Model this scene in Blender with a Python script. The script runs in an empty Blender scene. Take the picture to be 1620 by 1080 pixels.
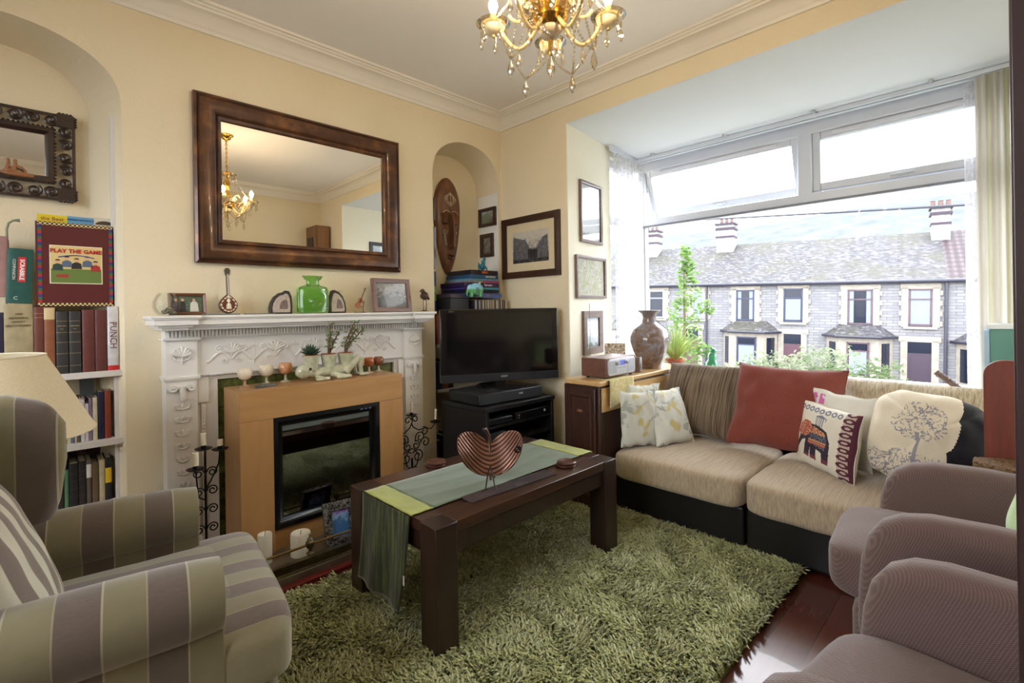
import bpy, bmesh, math, random
from math import sin, cos, pi, radians, sqrt, atan2
from mathutils import Vector, Matrix, Euler, noise as mnoise
random.seed(7)
SC = bpy.context.scene
COL = SC.collection

# ------------------------------------------------------------------ materials
def lin(c):
    out = []
    for v in c[:3]:
        v = v / 255.0
        out.append(v / 12.92 if v <= 0.04045 else ((v + 0.055) / 1.055) ** 2.4)
    return (out[0], out[1], out[2], 1.0)
MATS = {}
class NT:
    def __init__(s, name):
        s.m = bpy.data.materials.new(name); s.m.use_nodes = True
        s.t = s.m.node_tree; s.n = s.t.nodes; s.l = s.t.links
        s.b = s.n['Principled BSDF']; s.o = s.n['Material Output']
    def nd(s, typ, **k):
        n = s.n.new(typ)
        for a, v in k.items():
            if a in n.inputs: n.inputs[a].default_value = v
            else: setattr(n, a, v)
        return n
    def coord(s, scale=(1, 1, 1), rot=(0, 0, 0), loc=(0, 0, 0), kind='Object'):
        tc = s.nd('ShaderNodeTexCoord'); mp = s.nd('ShaderNodeMapping')
        mp.inputs['Scale'].default_value = scale; mp.inputs['Rotation'].default_value = rot; mp.inputs['Location'].default_value = loc
        s.l.new(tc.outputs[kind], mp.inputs[0]); return mp.outputs[0]
    def noise(s, v, scale, detail=4, rough=.55, dist=0):
        n = s.nd('ShaderNodeTexNoise'); n.inputs['Scale'].default_value = scale; n.inputs['Detail'].default_value = detail
        n.inputs['Roughness'].default_value = rough; n.inputs['Distortion'].default_value = dist
        s.l.new(v, n.inputs['Vector']); return n.outputs['Fac']
    def ramp(s, f, stops, interp='LINEAR'):
        r = s.nd('ShaderNodeValToRGB'); r.color_ramp.interpolation = interp; e = r.color_ramp.elements
        while len(e) < len(stops): e.new(.5)
        for i, (p, c) in enumerate(stops): e[i].position = p; e[i].color = lin(c)
        s.l.new(f, r.inputs[0]); return r.outputs[0]
    def math(s, op, a, b=None):
        n = s.nd('ShaderNodeMath', operation=op)
        for i, x in enumerate((a, b)):
            if x is None: continue
            if isinstance(x, (int, float)): n.inputs[i].default_value = x
            else: s.l.new(x, n.inputs[i])
        return n.outputs[0]
    def mix(s, f, a, b):
        n = s.nd('ShaderNodeMix', data_type='RGBA')
        for i, x in ((0, f), (6, a), (7, b)):
            if isinstance(x, (int, float)): n.inputs[i].default_value = x
            elif isinstance(x, tuple): n.inputs[i].default_value = lin(x)
            else: s.l.new(x, n.inputs[i])
        return n.outputs[2]
    def xyz(s, v):
        n = s.nd('ShaderNodeSeparateXYZ'); s.l.new(v, n.inputs[0]); return n.outputs
    def col(s, x):
        if isinstance(x, tuple): s.b.inputs['Base Color'].default_value = lin(x)
        else: s.l.new(x, s.b.inputs['Base Color'])
    def bump(s, h, strength=.3, dist=.002):
        n = s.nd('ShaderNodeBump'); n.inputs['Strength'].default_value = strength; n.inputs['Distance'].default_value = dist
        s.l.new(h, n.inputs['Height']); s.l.new(n.outputs[0], s.b.inputs['Normal'])
    def set(s, rough=.5, metal=0, spec=.5, sheen=0, coat=0):
        b = s.b.inputs; b['Roughness'].default_value = rough; b['Metallic'].default_value = metal
        b['Specular IOR Level'].default_value = spec; b['Sheen Weight'].default_value = sheen; b['Coat Weight'].default_value = coat
        return s.m
def M(c, rough=.55, metal=0, c2=None, ns=12, bump=0, bs=60, spec=.5, sheen=0, coat=0, det=4, bd=.002):
    key = (c, rough, metal, c2, ns, bump, bs, spec, sheen, coat)
    if key in MATS: return MATS[key]
    t = NT('mat_%d' % len(MATS)); v = t.coord()
    if c2: t.col(t.ramp(t.noise(v, ns, det), [(.3, c), (.7, c2)]))
    else: t.col(c)
    if bump: t.bump(t.noise(v, bs, 3), bump, bd)
    MATS[key] = t.set(rough, metal, spec, sheen, coat); return MATS[key]
def wood(c, c2, s=9, rough=.4, axis='x', coat=0, str_=12, bump=.15):
    t = NT('wood'); sc = {'x': (1, str_, str_), 'y': (str_, 1, str_), 'z': (str_, str_, 1)}[axis]
    v = t.coord(sc); f = t.noise(v, s * .35, 6, .65, .6)
    t.col(t.ramp(f, [(.3, c), (.7, c2)])); t.bump(f, bump, .001)
    return t.set(rough, 0, .5, 0, coat)
def emis(c, s):
    t = NT('glow'); t.b.inputs['Emission Color'].default_value = lin(c); t.b.inputs['Emission Strength'].default_value = s
    t.col(c); return t.m
def thin_glass(tint=(255, 255, 255), refl=.06, rough=0.02, fk=.6):
    t = NT('pane_glass'); tr = t.nd('ShaderNodeBsdfTransparent'); gl = t.nd('ShaderNodeBsdfGlossy'); mx = t.nd('ShaderNodeMixShader')
    tr.inputs[0].default_value = lin(tint); gl.inputs['Roughness'].default_value = rough
    fr = t.nd('ShaderNodeLayerWeight'); fr.inputs[0].default_value = .25
    f = t.math('ADD', t.math('MULTIPLY', fr.outputs['Fresnel'], fk), refl)
    t.l.new(f, mx.inputs[0]); t.l.new(tr.outputs[0], mx.inputs[1]); t.l.new(gl.outputs[0], mx.inputs[2])
    t.l.new(mx.outputs[0], t.o.inputs[0]); return t.m
def fabric(c, c2=None, ns=300, rough=.95, bump=.35, bs=700, sheen=.3, big=None):
    t = NT('fabric'); v = t.coord(); f = t.noise(v, ns, 2)
    base = t.ramp(f, [(.35, c), (.65, c2 or c)])
    if big: base = t.mix(t.math('MULTIPLY', t.noise(v, 5, 3), .55), base, big)
    t.col(base); t.bump(t.noise(v, bs, 2), bump, .0015)
    return t.set(rough, 0, .2, sheen)

# ------------------------------------------------------------------ mesh builder
class B:
    def __init__(s):
        s.v = []; s.f = []; s.m = []; s.mi = 0; s.X = Matrix.Identity(4)
    def at(s, loc=(0, 0, 0), rot=(0, 0, 0), sc=(1, 1, 1)):
        s.X = Matrix.Translation(loc) @ Euler(rot).to_matrix().to_4x4() @ Matrix.Diagonal((sc[0], sc[1], sc[2], 1)); return s
    def add(s, vs, fs):
        n = len(s.v); X = s.X
        s.v += [tuple(X @ Vector(p)) for p in vs]
        for f in fs: s.f.append(tuple(i + n for i in f)); s.m.append(s.mi)
        return s
    def bx(s, x0, x1, y0, y1, z0, z1):
        if x0 > x1: x0, x1 = x1, x0
        if y0 > y1: y0, y1 = y1, y0
        if z0 > z1: z0, z1 = z1, z0
        return s.add([(x0, y0, z0), (x1, y0, z0), (x1, y1, z0), (x0, y1, z0), (x0, y0, z1), (x1, y0, z1), (x1, y1, z1), (x0, y1, z1)],
                     [(0, 3, 2, 1), (4, 5, 6, 7), (0, 1, 5, 4), (1, 2, 6, 5), (2, 3, 7, 6), (3, 0, 4, 7)])
    def lathe(s, prof, n=24, c=(0, 0, 0), a=2 * pi):
        vs = []; fs = []; k = len(prof)
        for i in range(n):
            t = a * i / n
            for r, z in prof: vs.append((c[0] + r * cos(t), c[1] + r * sin(t), c[2] + z))
        for i in range(n):
            j = (i + 1) % n
            for q in range(k - 1): fs.append((i * k + q, j * k + q, j * k + q + 1, i * k + q + 1))
        if prof[0][0] > 1e-6: fs.append(tuple(i * k for i in reversed(range(n))))
        if prof[-1][0] > 1e-6: fs.append(tuple(i * k + k - 1 for i in range(n)))
        return s.add(vs, fs)
    def tube(s, pts, r, n=8, closed=False, flat=None):
        P = [Vector(p) for p in pts]; m = len(P); R = r if isinstance(r, (list, tuple)) else [r] * m
        vs = []; fs = []; up = None
        for i in range(m):
            if closed: d = P[(i + 1) % m] - P[i - 1]
            else: d = P[min(i + 1, m - 1)] - P[max(i - 1, 0)]
            if d.length < 1e-9: d = Vector((0, 0, 1))
            d.normalize()
            if up is None:
                up = Vector((0, 0, 1)) if abs(d.z) < .9 else Vector((1, 0, 0))
            a = d.cross(up)
            if a.length < 1e-6: a = d.cross(Vector((0, 1, 0)))
            a.normalize(); b = a.cross(d).normalized(); up = b
            for k in range(n):
                t = 2 * pi * k / n; vs.append(tuple(P[i] + a * (cos(t) * R[i]) + b * (sin(t) * R[i])))
        for i in range(m if closed else m - 1):
            j = (i + 1) % m
            for k in range(n):
                l = (k + 1) % n; fs.append((i * n + k, i * n + l, j * n + l, j * n + k))
        if not closed: fs.append(tuple(reversed(range(n)))); fs.append(tuple((m - 1) * n + k for k in range(n)))
        return s.add(vs, fs)
    def cyl(s, p0, p1, r0, r1=None, n=16): return s.tube([p0, p1], [r0, r0 if r1 is None else r1], n)
    def ell(s, c, r, n=16, m=10, rot=None):
        if isinstance(r, (int, float)): r = (r, r, r)
        Rm = Euler(rot).to_matrix() if rot else None
        vs = []; fs = []
        for j in range(m + 1):
            ph = pi * j / m
            for i in range(n):
                t = 2 * pi * i / n; q = Vector((r[0] * sin(ph) * cos(t), r[1] * sin(ph) * sin(t), -r[2] * cos(ph)))
                if Rm: q = Rm @ q
                vs.append((c[0] + q.x, c[1] + q.y, c[2] + q.z))
        for j in range(m):
            for i in range(n):
                k = (i + 1) % n; fs.append((j * n + i, j * n + k, (j + 1) * n + k, (j + 1) * n + i))
        return s.add(vs, fs)
    def prism(s, poly, y0, y1, ax='y'):
        n = len(poly)
        def P(a, b, y): return {'y': (a, y, b), 'z': (a, b, y), 'x': (y, a, b)}[ax]
        vs = [P(a, b, y0) for a, b in poly] + [P(a, b, y1) for a, b in poly]
        fs = [tuple(range(n)), tuple(range(2 * n - 1, n - 1, -1))] + [(i, i + n, (i + 1) % n + n, (i + 1) % n) for i in range(n)]
        return s.add(vs, fs)
    def grid(s, fn, nu, nv, cu=False, cv=False, matfn=None):
        vs = [tuple(fn(i / nu, j / nv)) for j in range(nv + (0 if cv else 1)) for i in range(nu + (0 if cu else 1))]
        W = nu if cu else nu + 1; Hh = nv if cv else nv + 1; keep = s.mi
        for j in range(nv):
            for i in range(nu):
                if matfn: pass
        fs = []; base = len(s.v)
        s.add(vs, [])
        for j in range(nv):
            for i in range(nu):
                a = j * W + i; b = j * W + (i + 1) % W; c = ((j + 1) % Hh) * W + (i + 1) % W; d = ((j + 1) % Hh) * W + i
                s.f.append((a + base, b + base, c + base, d + base)); s.m.append(matfn((i + .5) / nu, (j + .5) / nv) if matfn else keep)
        return s
    def frame(s, w, h, prof, cx=0, cz=0):
        """mitred rectangular moulding in the xz plane; prof = [(inset, y)]"""
        vs = []; fs = []; k = len(prof)
        for sx, sz in ((-1, -1), (1, -1), (1, 1), (-1, 1)):
            for d, y in prof: vs.append((cx + sx * (w / 2 - d), y, cz + sz * (h / 2 - d)))
        for i in range(4):
            j = (i + 1) % 4
            for q in range(k - 1): fs.append((i * k + q, j * k + q, j * k + q + 1, i * k + q + 1))
        return s.add(vs, fs)
    def rbox(s, c, size, e=.35, n=10, puff=0, seed=None, amp=0):
        """rounded cushion-like box (superellipsoid over a subdivided cube)"""
        hx, hy, hz = size[0] / 2, size[1] / 2, size[2] / 2; vs = []; fs = []; idx = {}
        def vert(p):
            k = tuple(round(q, 5) for q in p)
            if k in idx: return idx[k]
            x, y, z = p; L = (abs(x) ** (2 / e) + abs(y) ** (2 / e) + abs(z) ** (2 / e)) ** (e / 2)
            x, y, z = x / L, y / L, z / L
            pz = 1 + puff * (1 - min(1, x * x)) * (1 - min(1, y * y))
            q = Vector((c[0] + x * hx, c[1] + y * hy, c[2] + z * hz * pz))
            if amp:
                q.z += amp * mnoise.noise(Vector((q.x * 9 + (seed or 0), q.y * 9, q.z * 5)))
            idx[k] = len(vs); vs.append(tuple(q)); return idx[k]
        for ax in range(3):
            for sg in (-1, 1):
                for i in range(n):
                    for j in range(n):
                        qd = []
                        for a, b in ((i, j), (i + 1, j), (i + 1, j + 1), (i, j + 1)):
                            u = -1 + 2 * a / n; w = -1 + 2 * b / n
                            u = sin(u * pi / 2) * .5 + u * .5; w = sin(w * pi / 2) * .5 + w * .5
                            p = [0, 0, 0]; p[ax] = sg; p[(ax + 1) % 3] = u; p[(ax + 2) % 3] = w; qd.append(vert(p))
                        if sg < 0: qd.reverse()
                        fs.append(tuple(qd))
        return s.add(vs, fs)
    def done(s, name, mat=None, parent=None, loc=None, rz=0, label=None, cat=None, group=None, kind=None, bevel=0, bseg=2, sub=0, remesh=0, solid=0, rot=None, sharp=38, recalc=True, smoothmod=0):
        me = bpy.data.meshes.new(name); me.from_pydata(s.v, [], s.f)
        mats = mat if isinstance(mat, (list, tuple)) else [mat]
        for x in mats: me.materials.append(x)
        me.polygons.foreach_set('material_index', [min(i, len(mats) - 1) for i in s.m])
        bm = bmesh.new(); bm.from_mesh(me)
        if recalc: bmesh.ops.recalc_face_normals(bm, faces=bm.faces)
        ca = radians(sharp)
        for f in bm.faces: f.smooth = True
        for e in bm.edges:
            if len(e.link_faces) == 2 and e.calc_face_angle(0) > ca: e.smooth = False
        bm.to_mesh(me); bm.free()
        o = bpy.data.objects.new(name, me); COL.objects.link(o)
        if parent is not None: o.parent = parent
        if loc is not None: o.location = loc
        if rot is not None: o.rotation_euler = rot
        elif rz: o.rotation_euler = (0, 0, rz)
        if remesh:
            md = o.modifiers.new('blend', 'REMESH'); md.mode = 'VOXEL'; md.voxel_size = remesh; md.use_smooth_shade = True
        if smoothmod:
            md = o.modifiers.new('soft', 'SMOOTH'); md.iterations = smoothmod
        if bevel:
            md = o.modifiers.new('bev', 'BEVEL'); md.width = bevel; md.segments = bseg; md.limit_method = 'ANGLE'; md.angle_limit = radians(35); md.harden_normals = False
        if sub:
            md = o.modifiers.new('sub', 'SUBSURF'); md.levels = sub; md.render_levels = sub
        if solid:
            md = o.modifiers.new('thick', 'SOLIDIFY'); md.thickness = solid
        if label: o['label'] = label
        if cat: o['category'] = cat
        if group: o['group'] = group
        if kind: o['kind'] = kind
        return o
def T(name, label, cat, loc=(0, 0, 0), rz=0, group=None, rot=None):
    o = bpy.data.objects.new(name, None); COL.objects.link(o); o.empty_display_size = .05
    o.location = loc; o.rotation_euler = rot if rot else (0, 0, rz)
    if label: o['label'] = label; o['category'] = cat
    else: o['kind'] = 'structure'
    if group: o['group'] = group
    return o
def S(name, b, mat, bevel=0, **k):
    return b.done(name, mat, None, kind='structure', bevel=bevel, **k)
def text(parent, s, size, loc, mat, rot=(pi / 2, 0, 0), name='lettering', depth=.0008, align='CENTER', sx=1, bold=0):
    cu = bpy.data.curves.new(name, 'FONT'); cu.body = s; cu.size = size; cu.extrude = depth; cu.align_x = align; cu.align_y = 'CENTER'
    cu.offset = bold; cu.resolution_u = 2
    tmp = bpy.data.objects.new('tmp', cu); COL.objects.link(tmp)
    bpy.context.view_layer.update()
    me = bpy.data.meshes.new_from_object(tmp.evaluated_get(bpy.context.evaluated_depsgraph_get()))
    bpy.data.objects.remove(tmp); me.materials.clear(); me.materials.append(mat)
    o = bpy.data.objects.new(name, me); COL.objects.link(o); o.parent = parent; o.location = loc; o.rotation_euler = rot; o.scale = (sx, 1, 1)
    return o
def spiral(cx, cz, r0, r1, a0, a1, n=18, y=0):
    return [(cx + (r0 + (r1 - r0) * i / n) * cos(a0 + (a1 - a0) * i / n), y, cz + (r0 + (r1 - r0) * i / n) * sin(a0 + (a1 - a0) * i / n)) for i in range(n + 1)]
def copytree(o, parent=None):
    c = o.copy(); COL.objects.link(c); c.parent = parent
    for ch in list(o.children): copytree(ch, c)
    return c
def frame3(bl, br, tl):
    """matrix: local x from bl to br, local z from bl to tl, origin at the bottom centre; returns (matrix, width, height)"""
    bl, br, tl = Vector(bl), Vector(br), Vector(tl); x = (br - bl); w = x.length; x.normalize()
    z = (tl - bl); z -= x * z.dot(x); h = z.length; z.normalize(); y = z.cross(x)
    m = Matrix((x, y, z)).transposed().to_4x4(); m.translation = (bl + br) / 2; return m, w, h
def pillow(name, label, w, h, t, mats, mtx, n=36, matfn=None, seed=1, wr=.006, pinch=.07, cat='cushion', group=None, wfreq=7, round_=0):
    b = B()
    def prof(u, v):
        a = max(0, 1 - abs(u) ** 2.6) * max(0, 1 - abs(v) ** 2.6)
        return a ** .42
    def P(u, v, sg):
        U = 2 * u - 1; V = 2 * v - 1; k = prof(U, V)
        px = U * (1 - pinch * (1 - abs(V) ** 2) * abs(U)); pz = V * (1 - pinch * (1 - abs(U) ** 2) * abs(V))
        if round_:
            L = (abs(U) ** round_ + abs(V) ** round_) ** (1 / round_); mx = max(abs(U), abs(V)) or 1
            sc = mx / L if L > 0 else 1; px *= sc; pz *= sc
        nz = mnoise.noise(Vector((U * wfreq * .5 + seed * 3.1, V * wfreq * .35 + seed, sg * .7))) * wr * (k + .25)
        fold = wr * .8 * sin((U * 1.3 + V + seed) * 6 + 2 * mnoise.noise(Vector((U * 2, V * 2, seed)))) * (1 - k) 
        return (px * w / 2 + nz * .5, -sg * (t / 2 * k + 0.0008) + nz + fold, (pz + 1) * h / 2 + fold * .6)
    b.grid(lambda u, v: P(u, v, 1), n, n, matfn=matfn)
    b.mi = 0; b.grid(lambda u, v: P(u, v, -1), n, n)
    # seam
    edge = []
    for i in range(n): edge.append(P(i / n, 0, 0))
    for i in range(n): edge.append(P(1, i / n, 0))
    for i in range(n): edge.append(P(1 - i / n, 1, 0))
    for i in range(n): edge.append(P(0, 1 - i / n, 0))
    b.tube(edge, .0028, 6, closed=True)
    o = b.done(name, mats, None, label=label, cat=cat, group=group, sharp=80); o.matrix_world = mtx
    return o

def split_parts(names):
    for o in [x for x in COL.objects if x.type == 'MESH' and x.parent and x.name.split('.')[0] in names]:
        me = o.data; n = len(me.vertices); par = list(range(n))
        def find(a):
            while par[a] != a: par[a] = par[par[a]]; a = par[a]
            return a
        for e in me.edges:
            a, c = find(e.vertices[0]), find(e.vertices[1])
            if a != c: par[a] = c
        roots = sorted(set(find(i) for i in range(n)))
        if len(roots) < 2 or len(roots) > 60: continue
        for k, r in enumerate(roots):
            bm = bmesh.new(); bm.from_mesh(me); bm.verts.ensure_lookup_table()
            bmesh.ops.delete(bm, geom=[v for v in bm.verts if find(v.index) != r], context='VERTS')
            m2 = me.copy(); bm.to_mesh(m2); bm.free()
            c = o.copy(); c.data = m2; COL.objects.link(c); c.parent = o.parent
        bpy.data.objects.remove(o)

# ------------------------------------------------------------------ camera
A = radians(45.5); ROLL = radians(.9)
Fv = Vector((cos(A), sin(A), 0)); Rv = Vector((sin(A), -cos(A), 0)); Uv = Vector((0, 0, 1))
R2 = Rv * cos(ROLL) - Uv * sin(ROLL); U2 = Uv * cos(ROLL) + Rv * sin(ROLL)
cam = bpy.data.cameras.new('camera'); co = bpy.data.objects.new('camera', cam); COL.objects.link(co)
mt = Matrix((R2, U2, -Fv)).transposed().to_4x4(); mt.translation = (0, 0, 1.21); co.matrix_world = mt
cam.sensor_width = 36; cam.lens = 36 * 770 / 1620; cam.shift_y = -(540 - 490) / 1620; cam.clip_start = .02; cam.clip_end = 2000
SC.camera = co
SC.view_settings.view_transform = 'Standard'; SC.view_settings.look = 'None'; SC.view_settings.gamma = 1; SC.view_settings.use_curve_mapping = False
SC.view_settings.exposure = 0.95

# ------------------------------------------------------------------ world (overcast sky)
w = bpy.data.worlds.new('sky'); SC.world = w; w.use_nodes = True
wn = w.node_tree.nodes; wl = w.node_tree.links; bg = wn['Background']
tc = wn.new('ShaderNodeTexCoord'); nz = wn.new('ShaderNodeTexNoise'); nz.inputs['Scale'].default_value = 2.2; nz.inputs['Detail'].default_value = 5
rp = wn.new('ShaderNodeValToRGB'); rp.color_ramp.elements[0].color = (.84, .92, 1, 1); rp.color_ramp.elements[1].color = (1, 1, 1, 1)
wl.new(tc.outputs['Generated'], nz.inputs['Vector']); wl.new(nz.outputs['Fac'], rp.inputs[0]); wl.new(rp.outputs[0], bg.inputs['Color'])
bg.inputs['Strength'].default_value = SKY = 5.0

# ------------------------------------------------------------------ shared materials
def wallpaper(c, c2, bs=26, strength=.5):
    t = NT('wallpaper'); v = t.coord(); n1 = t.noise(v, bs, 5, .6, 1.6)
    t.col(t.ramp(t.noise(v, 1.5, 2), [(.3, c), (.7, c2)])); t.bump(n1, strength, .006); return t.set(.75, 0, .25)
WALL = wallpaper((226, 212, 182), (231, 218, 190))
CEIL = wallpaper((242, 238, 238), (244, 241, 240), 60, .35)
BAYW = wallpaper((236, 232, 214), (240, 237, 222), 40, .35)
WHITE = M((232, 230, 226), .35, spec=.5)
UPVC = M((208, 212, 222), .3)
GLASS = thin_glass((255, 255, 255), .001, .01, .04)
DARKW = wood((38, 22, 16), (66, 40, 28), 10, .35, 'x', .2)
BLACK = M((16, 16, 18), .4)
IRON = M((22, 20, 22), .45, .6)
BRASS = M((160, 136, 92), .3, 1, c2=(128, 108, 72), ns=20)
GOLD = M((214, 170, 84), .2, 1)

# ------------------------------------------------------------------ room shell
X0, X1, Y0, Y1, ZC = -1.3, 2.70, -.63, 2.85, 2.74
fl = NT('laminate'); v = fl.coord((1, 1, 1)); br = fl.nd('ShaderNodeTexBrick'); fl.l.new(v, br.inputs['Vector'])
br.inputs['Scale'].default_value = 1; br.inputs['Brick Width'].default_value = 1.2; br.inputs['Row Height'].default_value = .125; br.inputs['Mortar Size'].default_value = .0015
br.inputs['Color1'].default_value = lin((112, 62, 50)); br.inputs['Color2'].default_value = lin((92, 48, 40)); br.inputs['Mortar'].default_value = lin((50, 26, 22))
v2 = fl.coord((2, 26, 1)); g = fl.noise(v2, 3, 5); fl.col(fl.mix(fl.math('MULTIPLY', g, .5), br.outputs['Color'], (70, 36, 30)))
FLOOR = fl.set(.2, 0, .6, 0, .35)
b = B(); b.bx(X0, 4.0, Y0, 3.2, -.08, 0); S('floor', b, FLOOR)
b = B(); b.bx(X0, X1 + .02, Y0, Y1 + .1, ZC, ZC + .1); S('ceiling', b, CEIL)
# fireplace wall with two arched alcoves
b = B(); b.X = Matrix.Identity(4); TH = 3.14
def quad(bb, p): bb.add(p, [tuple(range(len(p)))])
def arch(xa, xb, zs, za, n=24):
    c = (xa + xb) / 2; r = (xb - xa) / 2
    return [(xa, 0.0), (xa, zs * .5)] + [(c - r * cos(pi * i / n), zs + (za - zs) * sin(pi * i / n) ** .85) for i in range(n + 1)] + [(xb, zs * .5), (xb, 0.0)]
AL = (-.50, .298, 2.17, 2.457); AR = (2.03, 2.672, 2.19, 2.472)
quad(b, [(X0, Y1, 0), (AL[0], Y1, 0), (AL[0], Y1, ZC), (X0, Y1, ZC)])
quad(b, [(AL[1], Y1, 0), (AR[0], Y1, 0), (AR[0], Y1, ZC), (AL[1], Y1, ZC)])
quad(b, [(AR[1], Y1, 0), (X1, Y1, 0), (X1, Y1, ZC), (AR[1], Y1, ZC)])
for (xa, xb, zs, za), (ba, bb_) in ((AL, (-.44, .20)), (AR, (2.06, 2.668))):
    pf = arch(xa, xb, zs, za); pb = arch(ba, bb_, zs - .02, za - .03); yb = 3.12
    for i in range(len(pf) - 1):
        (x, z), (x2, z2) = pf[i], pf[i + 1]; (q, k), (q2, k2) = pb[i], pb[i + 1]
        if x2 > x + 1e-6: quad(b, [(x, Y1, z), (x2, Y1, z2), (x2, Y1, ZC), (x, Y1, ZC)])
        quad(b, [(x, Y1, z), (x2, Y1, z2), (q2, yb, k2), (q, yb, k)])
    b.add([(q, yb, k) for q, k in pb], [tuple(range(len(pb)))])
b.bx(X0, X1 + .4, 3.16, 3.3, -.1, ZC + .1)
S('wall_back', b, WALL, recalc=False)
# window wall: pier, lintel, right pier
b = B(); b.bx(X1, X1 + .05, 2.176, Y1 + .3, 0, ZC); b.bx(X1, X1 + .05, -.024, 2.176, 2.521, ZC); b.bx(X1, X1 + .05, Y0, -.024, 0, ZC)
S('wall_right', b, WALL)
# the bay
XB = 3.95
def flare(bb, x0, y0, x1, y1, z0, z1, t):
    bb.add([(x0, y0, z0), (x1, y1, z0), (x1, y1 + t, z0), (x0, y0 + t, z0), (x0, y0, z1), (x1, y1, z1), (x1, y1 + t, z1), (x0, y0 + t, z1)],
           [(0, 3, 2, 1), (4, 5, 6, 7), (0, 1, 5, 4), (1, 2, 6, 5), (2, 3, 7, 6), (3, 0, 4, 7)])
fy = lambda x: 2.17 + (x - 2.7) * .136
b = B(); flare(b, 2.7015, 2.168, 3.36, fy(3.36), 0, 2.52, .14); flare(b, 3.36, fy(3.36), 3.98, fy(3.98), 0, .72, .14); flare(b, 3.36, fy(3.36), 3.98, fy(3.98), 2.45, 2.52, .14)
flare(b, 2.7015, -.016, 3.98, -.12, 0, 2.52, -.14)
b.bx(3.91, 4.04, -.2, 2.45, -.1, .655)
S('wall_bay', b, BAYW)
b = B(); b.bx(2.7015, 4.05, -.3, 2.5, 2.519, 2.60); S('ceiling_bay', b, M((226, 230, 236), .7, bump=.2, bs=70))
# opposite wall and rear wall, with an opening for the added daylight window
b = B(); b.bx(X0, X1 + .1, Y0 - .12, Y0, -.1, ZC); S('wall_front', b, WALL)
b = B(); b.bx(X0 - .12, X0, Y0, .45, 0, ZC); b.bx(X0 - .12, X0, 2.35, Y1 + .3, 0, ZC); b.bx(X0 - .12, X0, .45, 2.35, 0, .95); b.bx(X0 - .12, X0, .45, 2.35, 2.4, ZC)
S('wall_left', b, WALL)
# cornice running round the ceiling
prof = [(0, 2.640), (.012, 2.640), (.016, 2.652), (.022, 2.656), (.03, 2.668), (.05, 2.692), (.08, 2.709), (.095, 2.712), (.095, 2.722), (.102, 2.726), (.112, 2.722), (.116, 2.730), (.126, 2.732), (.136, 2.728), (.14, 2.741)]
b = B(); k = len(prof); vs = []
for cx, cy, sx, sy in ((X0, Y0, 1, 1), (X1, Y0, -1, 1), (X1, Y1, -1, -1), (X0, Y1, 1, -1)):
    vs += [(cx + sx * d, cy + sy * d, z) for d, z in prof]
b.add(vs, [(i * k + q, ((i + 1) % 4) * k + q, ((i + 1) % 4) * k + q + 1, i * k + q + 1) for i in range(4) for q in range(k - 1)])
S('trim_1', b, M((238, 232, 222), .6), recalc=False)
# skirting
b = B(); b.bx(X0, .44, Y1 - .02, Y1, 0, .16); b.bx(1.86, 2.03, Y1 - .02, Y1, 0, .16)
S('baseboard_back', b, WHITE, bevel=.004)
b = B(); b.bx(X1 - .02, X1, 2.17, Y1, 0, .16); S('baseboard_right', b, WHITE, bevel=.004)

# ------------------------------------------------------------------ windows
def pane(bb, x, y0, y1, z0, z1, t=.012): bb.bx(x, x + t, y0, y1, z0, z1)
win = T('window_1', None, None, (3.92, 0, 0))
yl, yr = 2.305, -.10
b = B()
b.bx(0, .07, yl - .03, yl + .03, .66, 2.518); b.bx(0, .07, yr - .03, yr + .06, .66, 2.518)
b.bx(.001, .069, yr + .055, yl - .025, 2.42, 2.517); b.bx(.001, .069, yr + .055, yl - .025, 1.93, 2.0); b.bx(.001, .069, yr + .055, yl - .025, .661, .715); b.bx(.002, .068, .955, 1.045, 1.99, 2.43)
b.done('window_frame', UPVC, win, bevel=.006)
b = B(); b.bx(-.008, 0.0, yr, yl, 1.925, 1.94); b.bx(-.008, 0, yl - .034, yl - .028, .72, 1.93); b.done('gasket', M((120, 124, 136), .5), win)
b = B(); pane(b, .03, yr + .05, yl - .03, .71, 1.93); b.done('glass', GLASS, win)
# fixed-looking right top sash (closed) and left top sash (pushed open)
def mk_sash(y0, y1, ang):
    w_, h_ = y1 - y0, .415
    fr = B(); hh = h_
    fr.bx(0, .05, -w_ / 2 + .05, w_ / 2 - .05, -.055, -.001); fr.bx(0, .05, -w_ / 2 + .05, w_ / 2 - .05, -hh + .001, -hh + .055); fr.bx(-.001, .051, -w_ / 2, -w_ / 2 + .05, -hh, 0); fr.bx(-.001, .051, w_ / 2 - .05, w_ / 2, -hh, 0)
    o = fr.done('opening_sash', UPVC, win, loc=(.02, (y0 + y1) / 2, 2.425), rot=(0, -ang, 0), bevel=.006)
    g = B(); g.bx(.02, .03, -w_ / 2 + .05, w_ / 2 - .05, -hh + .055, -.055); g.done('sash_glass', GLASS, o)
    h = B(); h.bx(-.025, 0, -.06, .06, -hh + .022, -hh + .034); h.bx(-.018, .0, -.02, .02, -hh + .018, -hh + .038); h.done('sash_handle', UPVC, o, bevel=.003)
    v = B(); v.bx(-.012, 0, -w_ * .38, w_ * .38, -.04, -.015); v.done('trickle_vent', M((214, 216, 224), .4), o, bevel=.003)
    return o
mk_sash(-.04, .955, 0); mk_sash(1.045, 2.275, radians(17))
b = B(); b.tube([(.03, 2.26, 2.02), (.10, 2.265, 2.10), (.06, 2.27, 2.28)], .006, 6); b.done('stay_arm', M((190, 190, 196), .3, .8), win)
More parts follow.
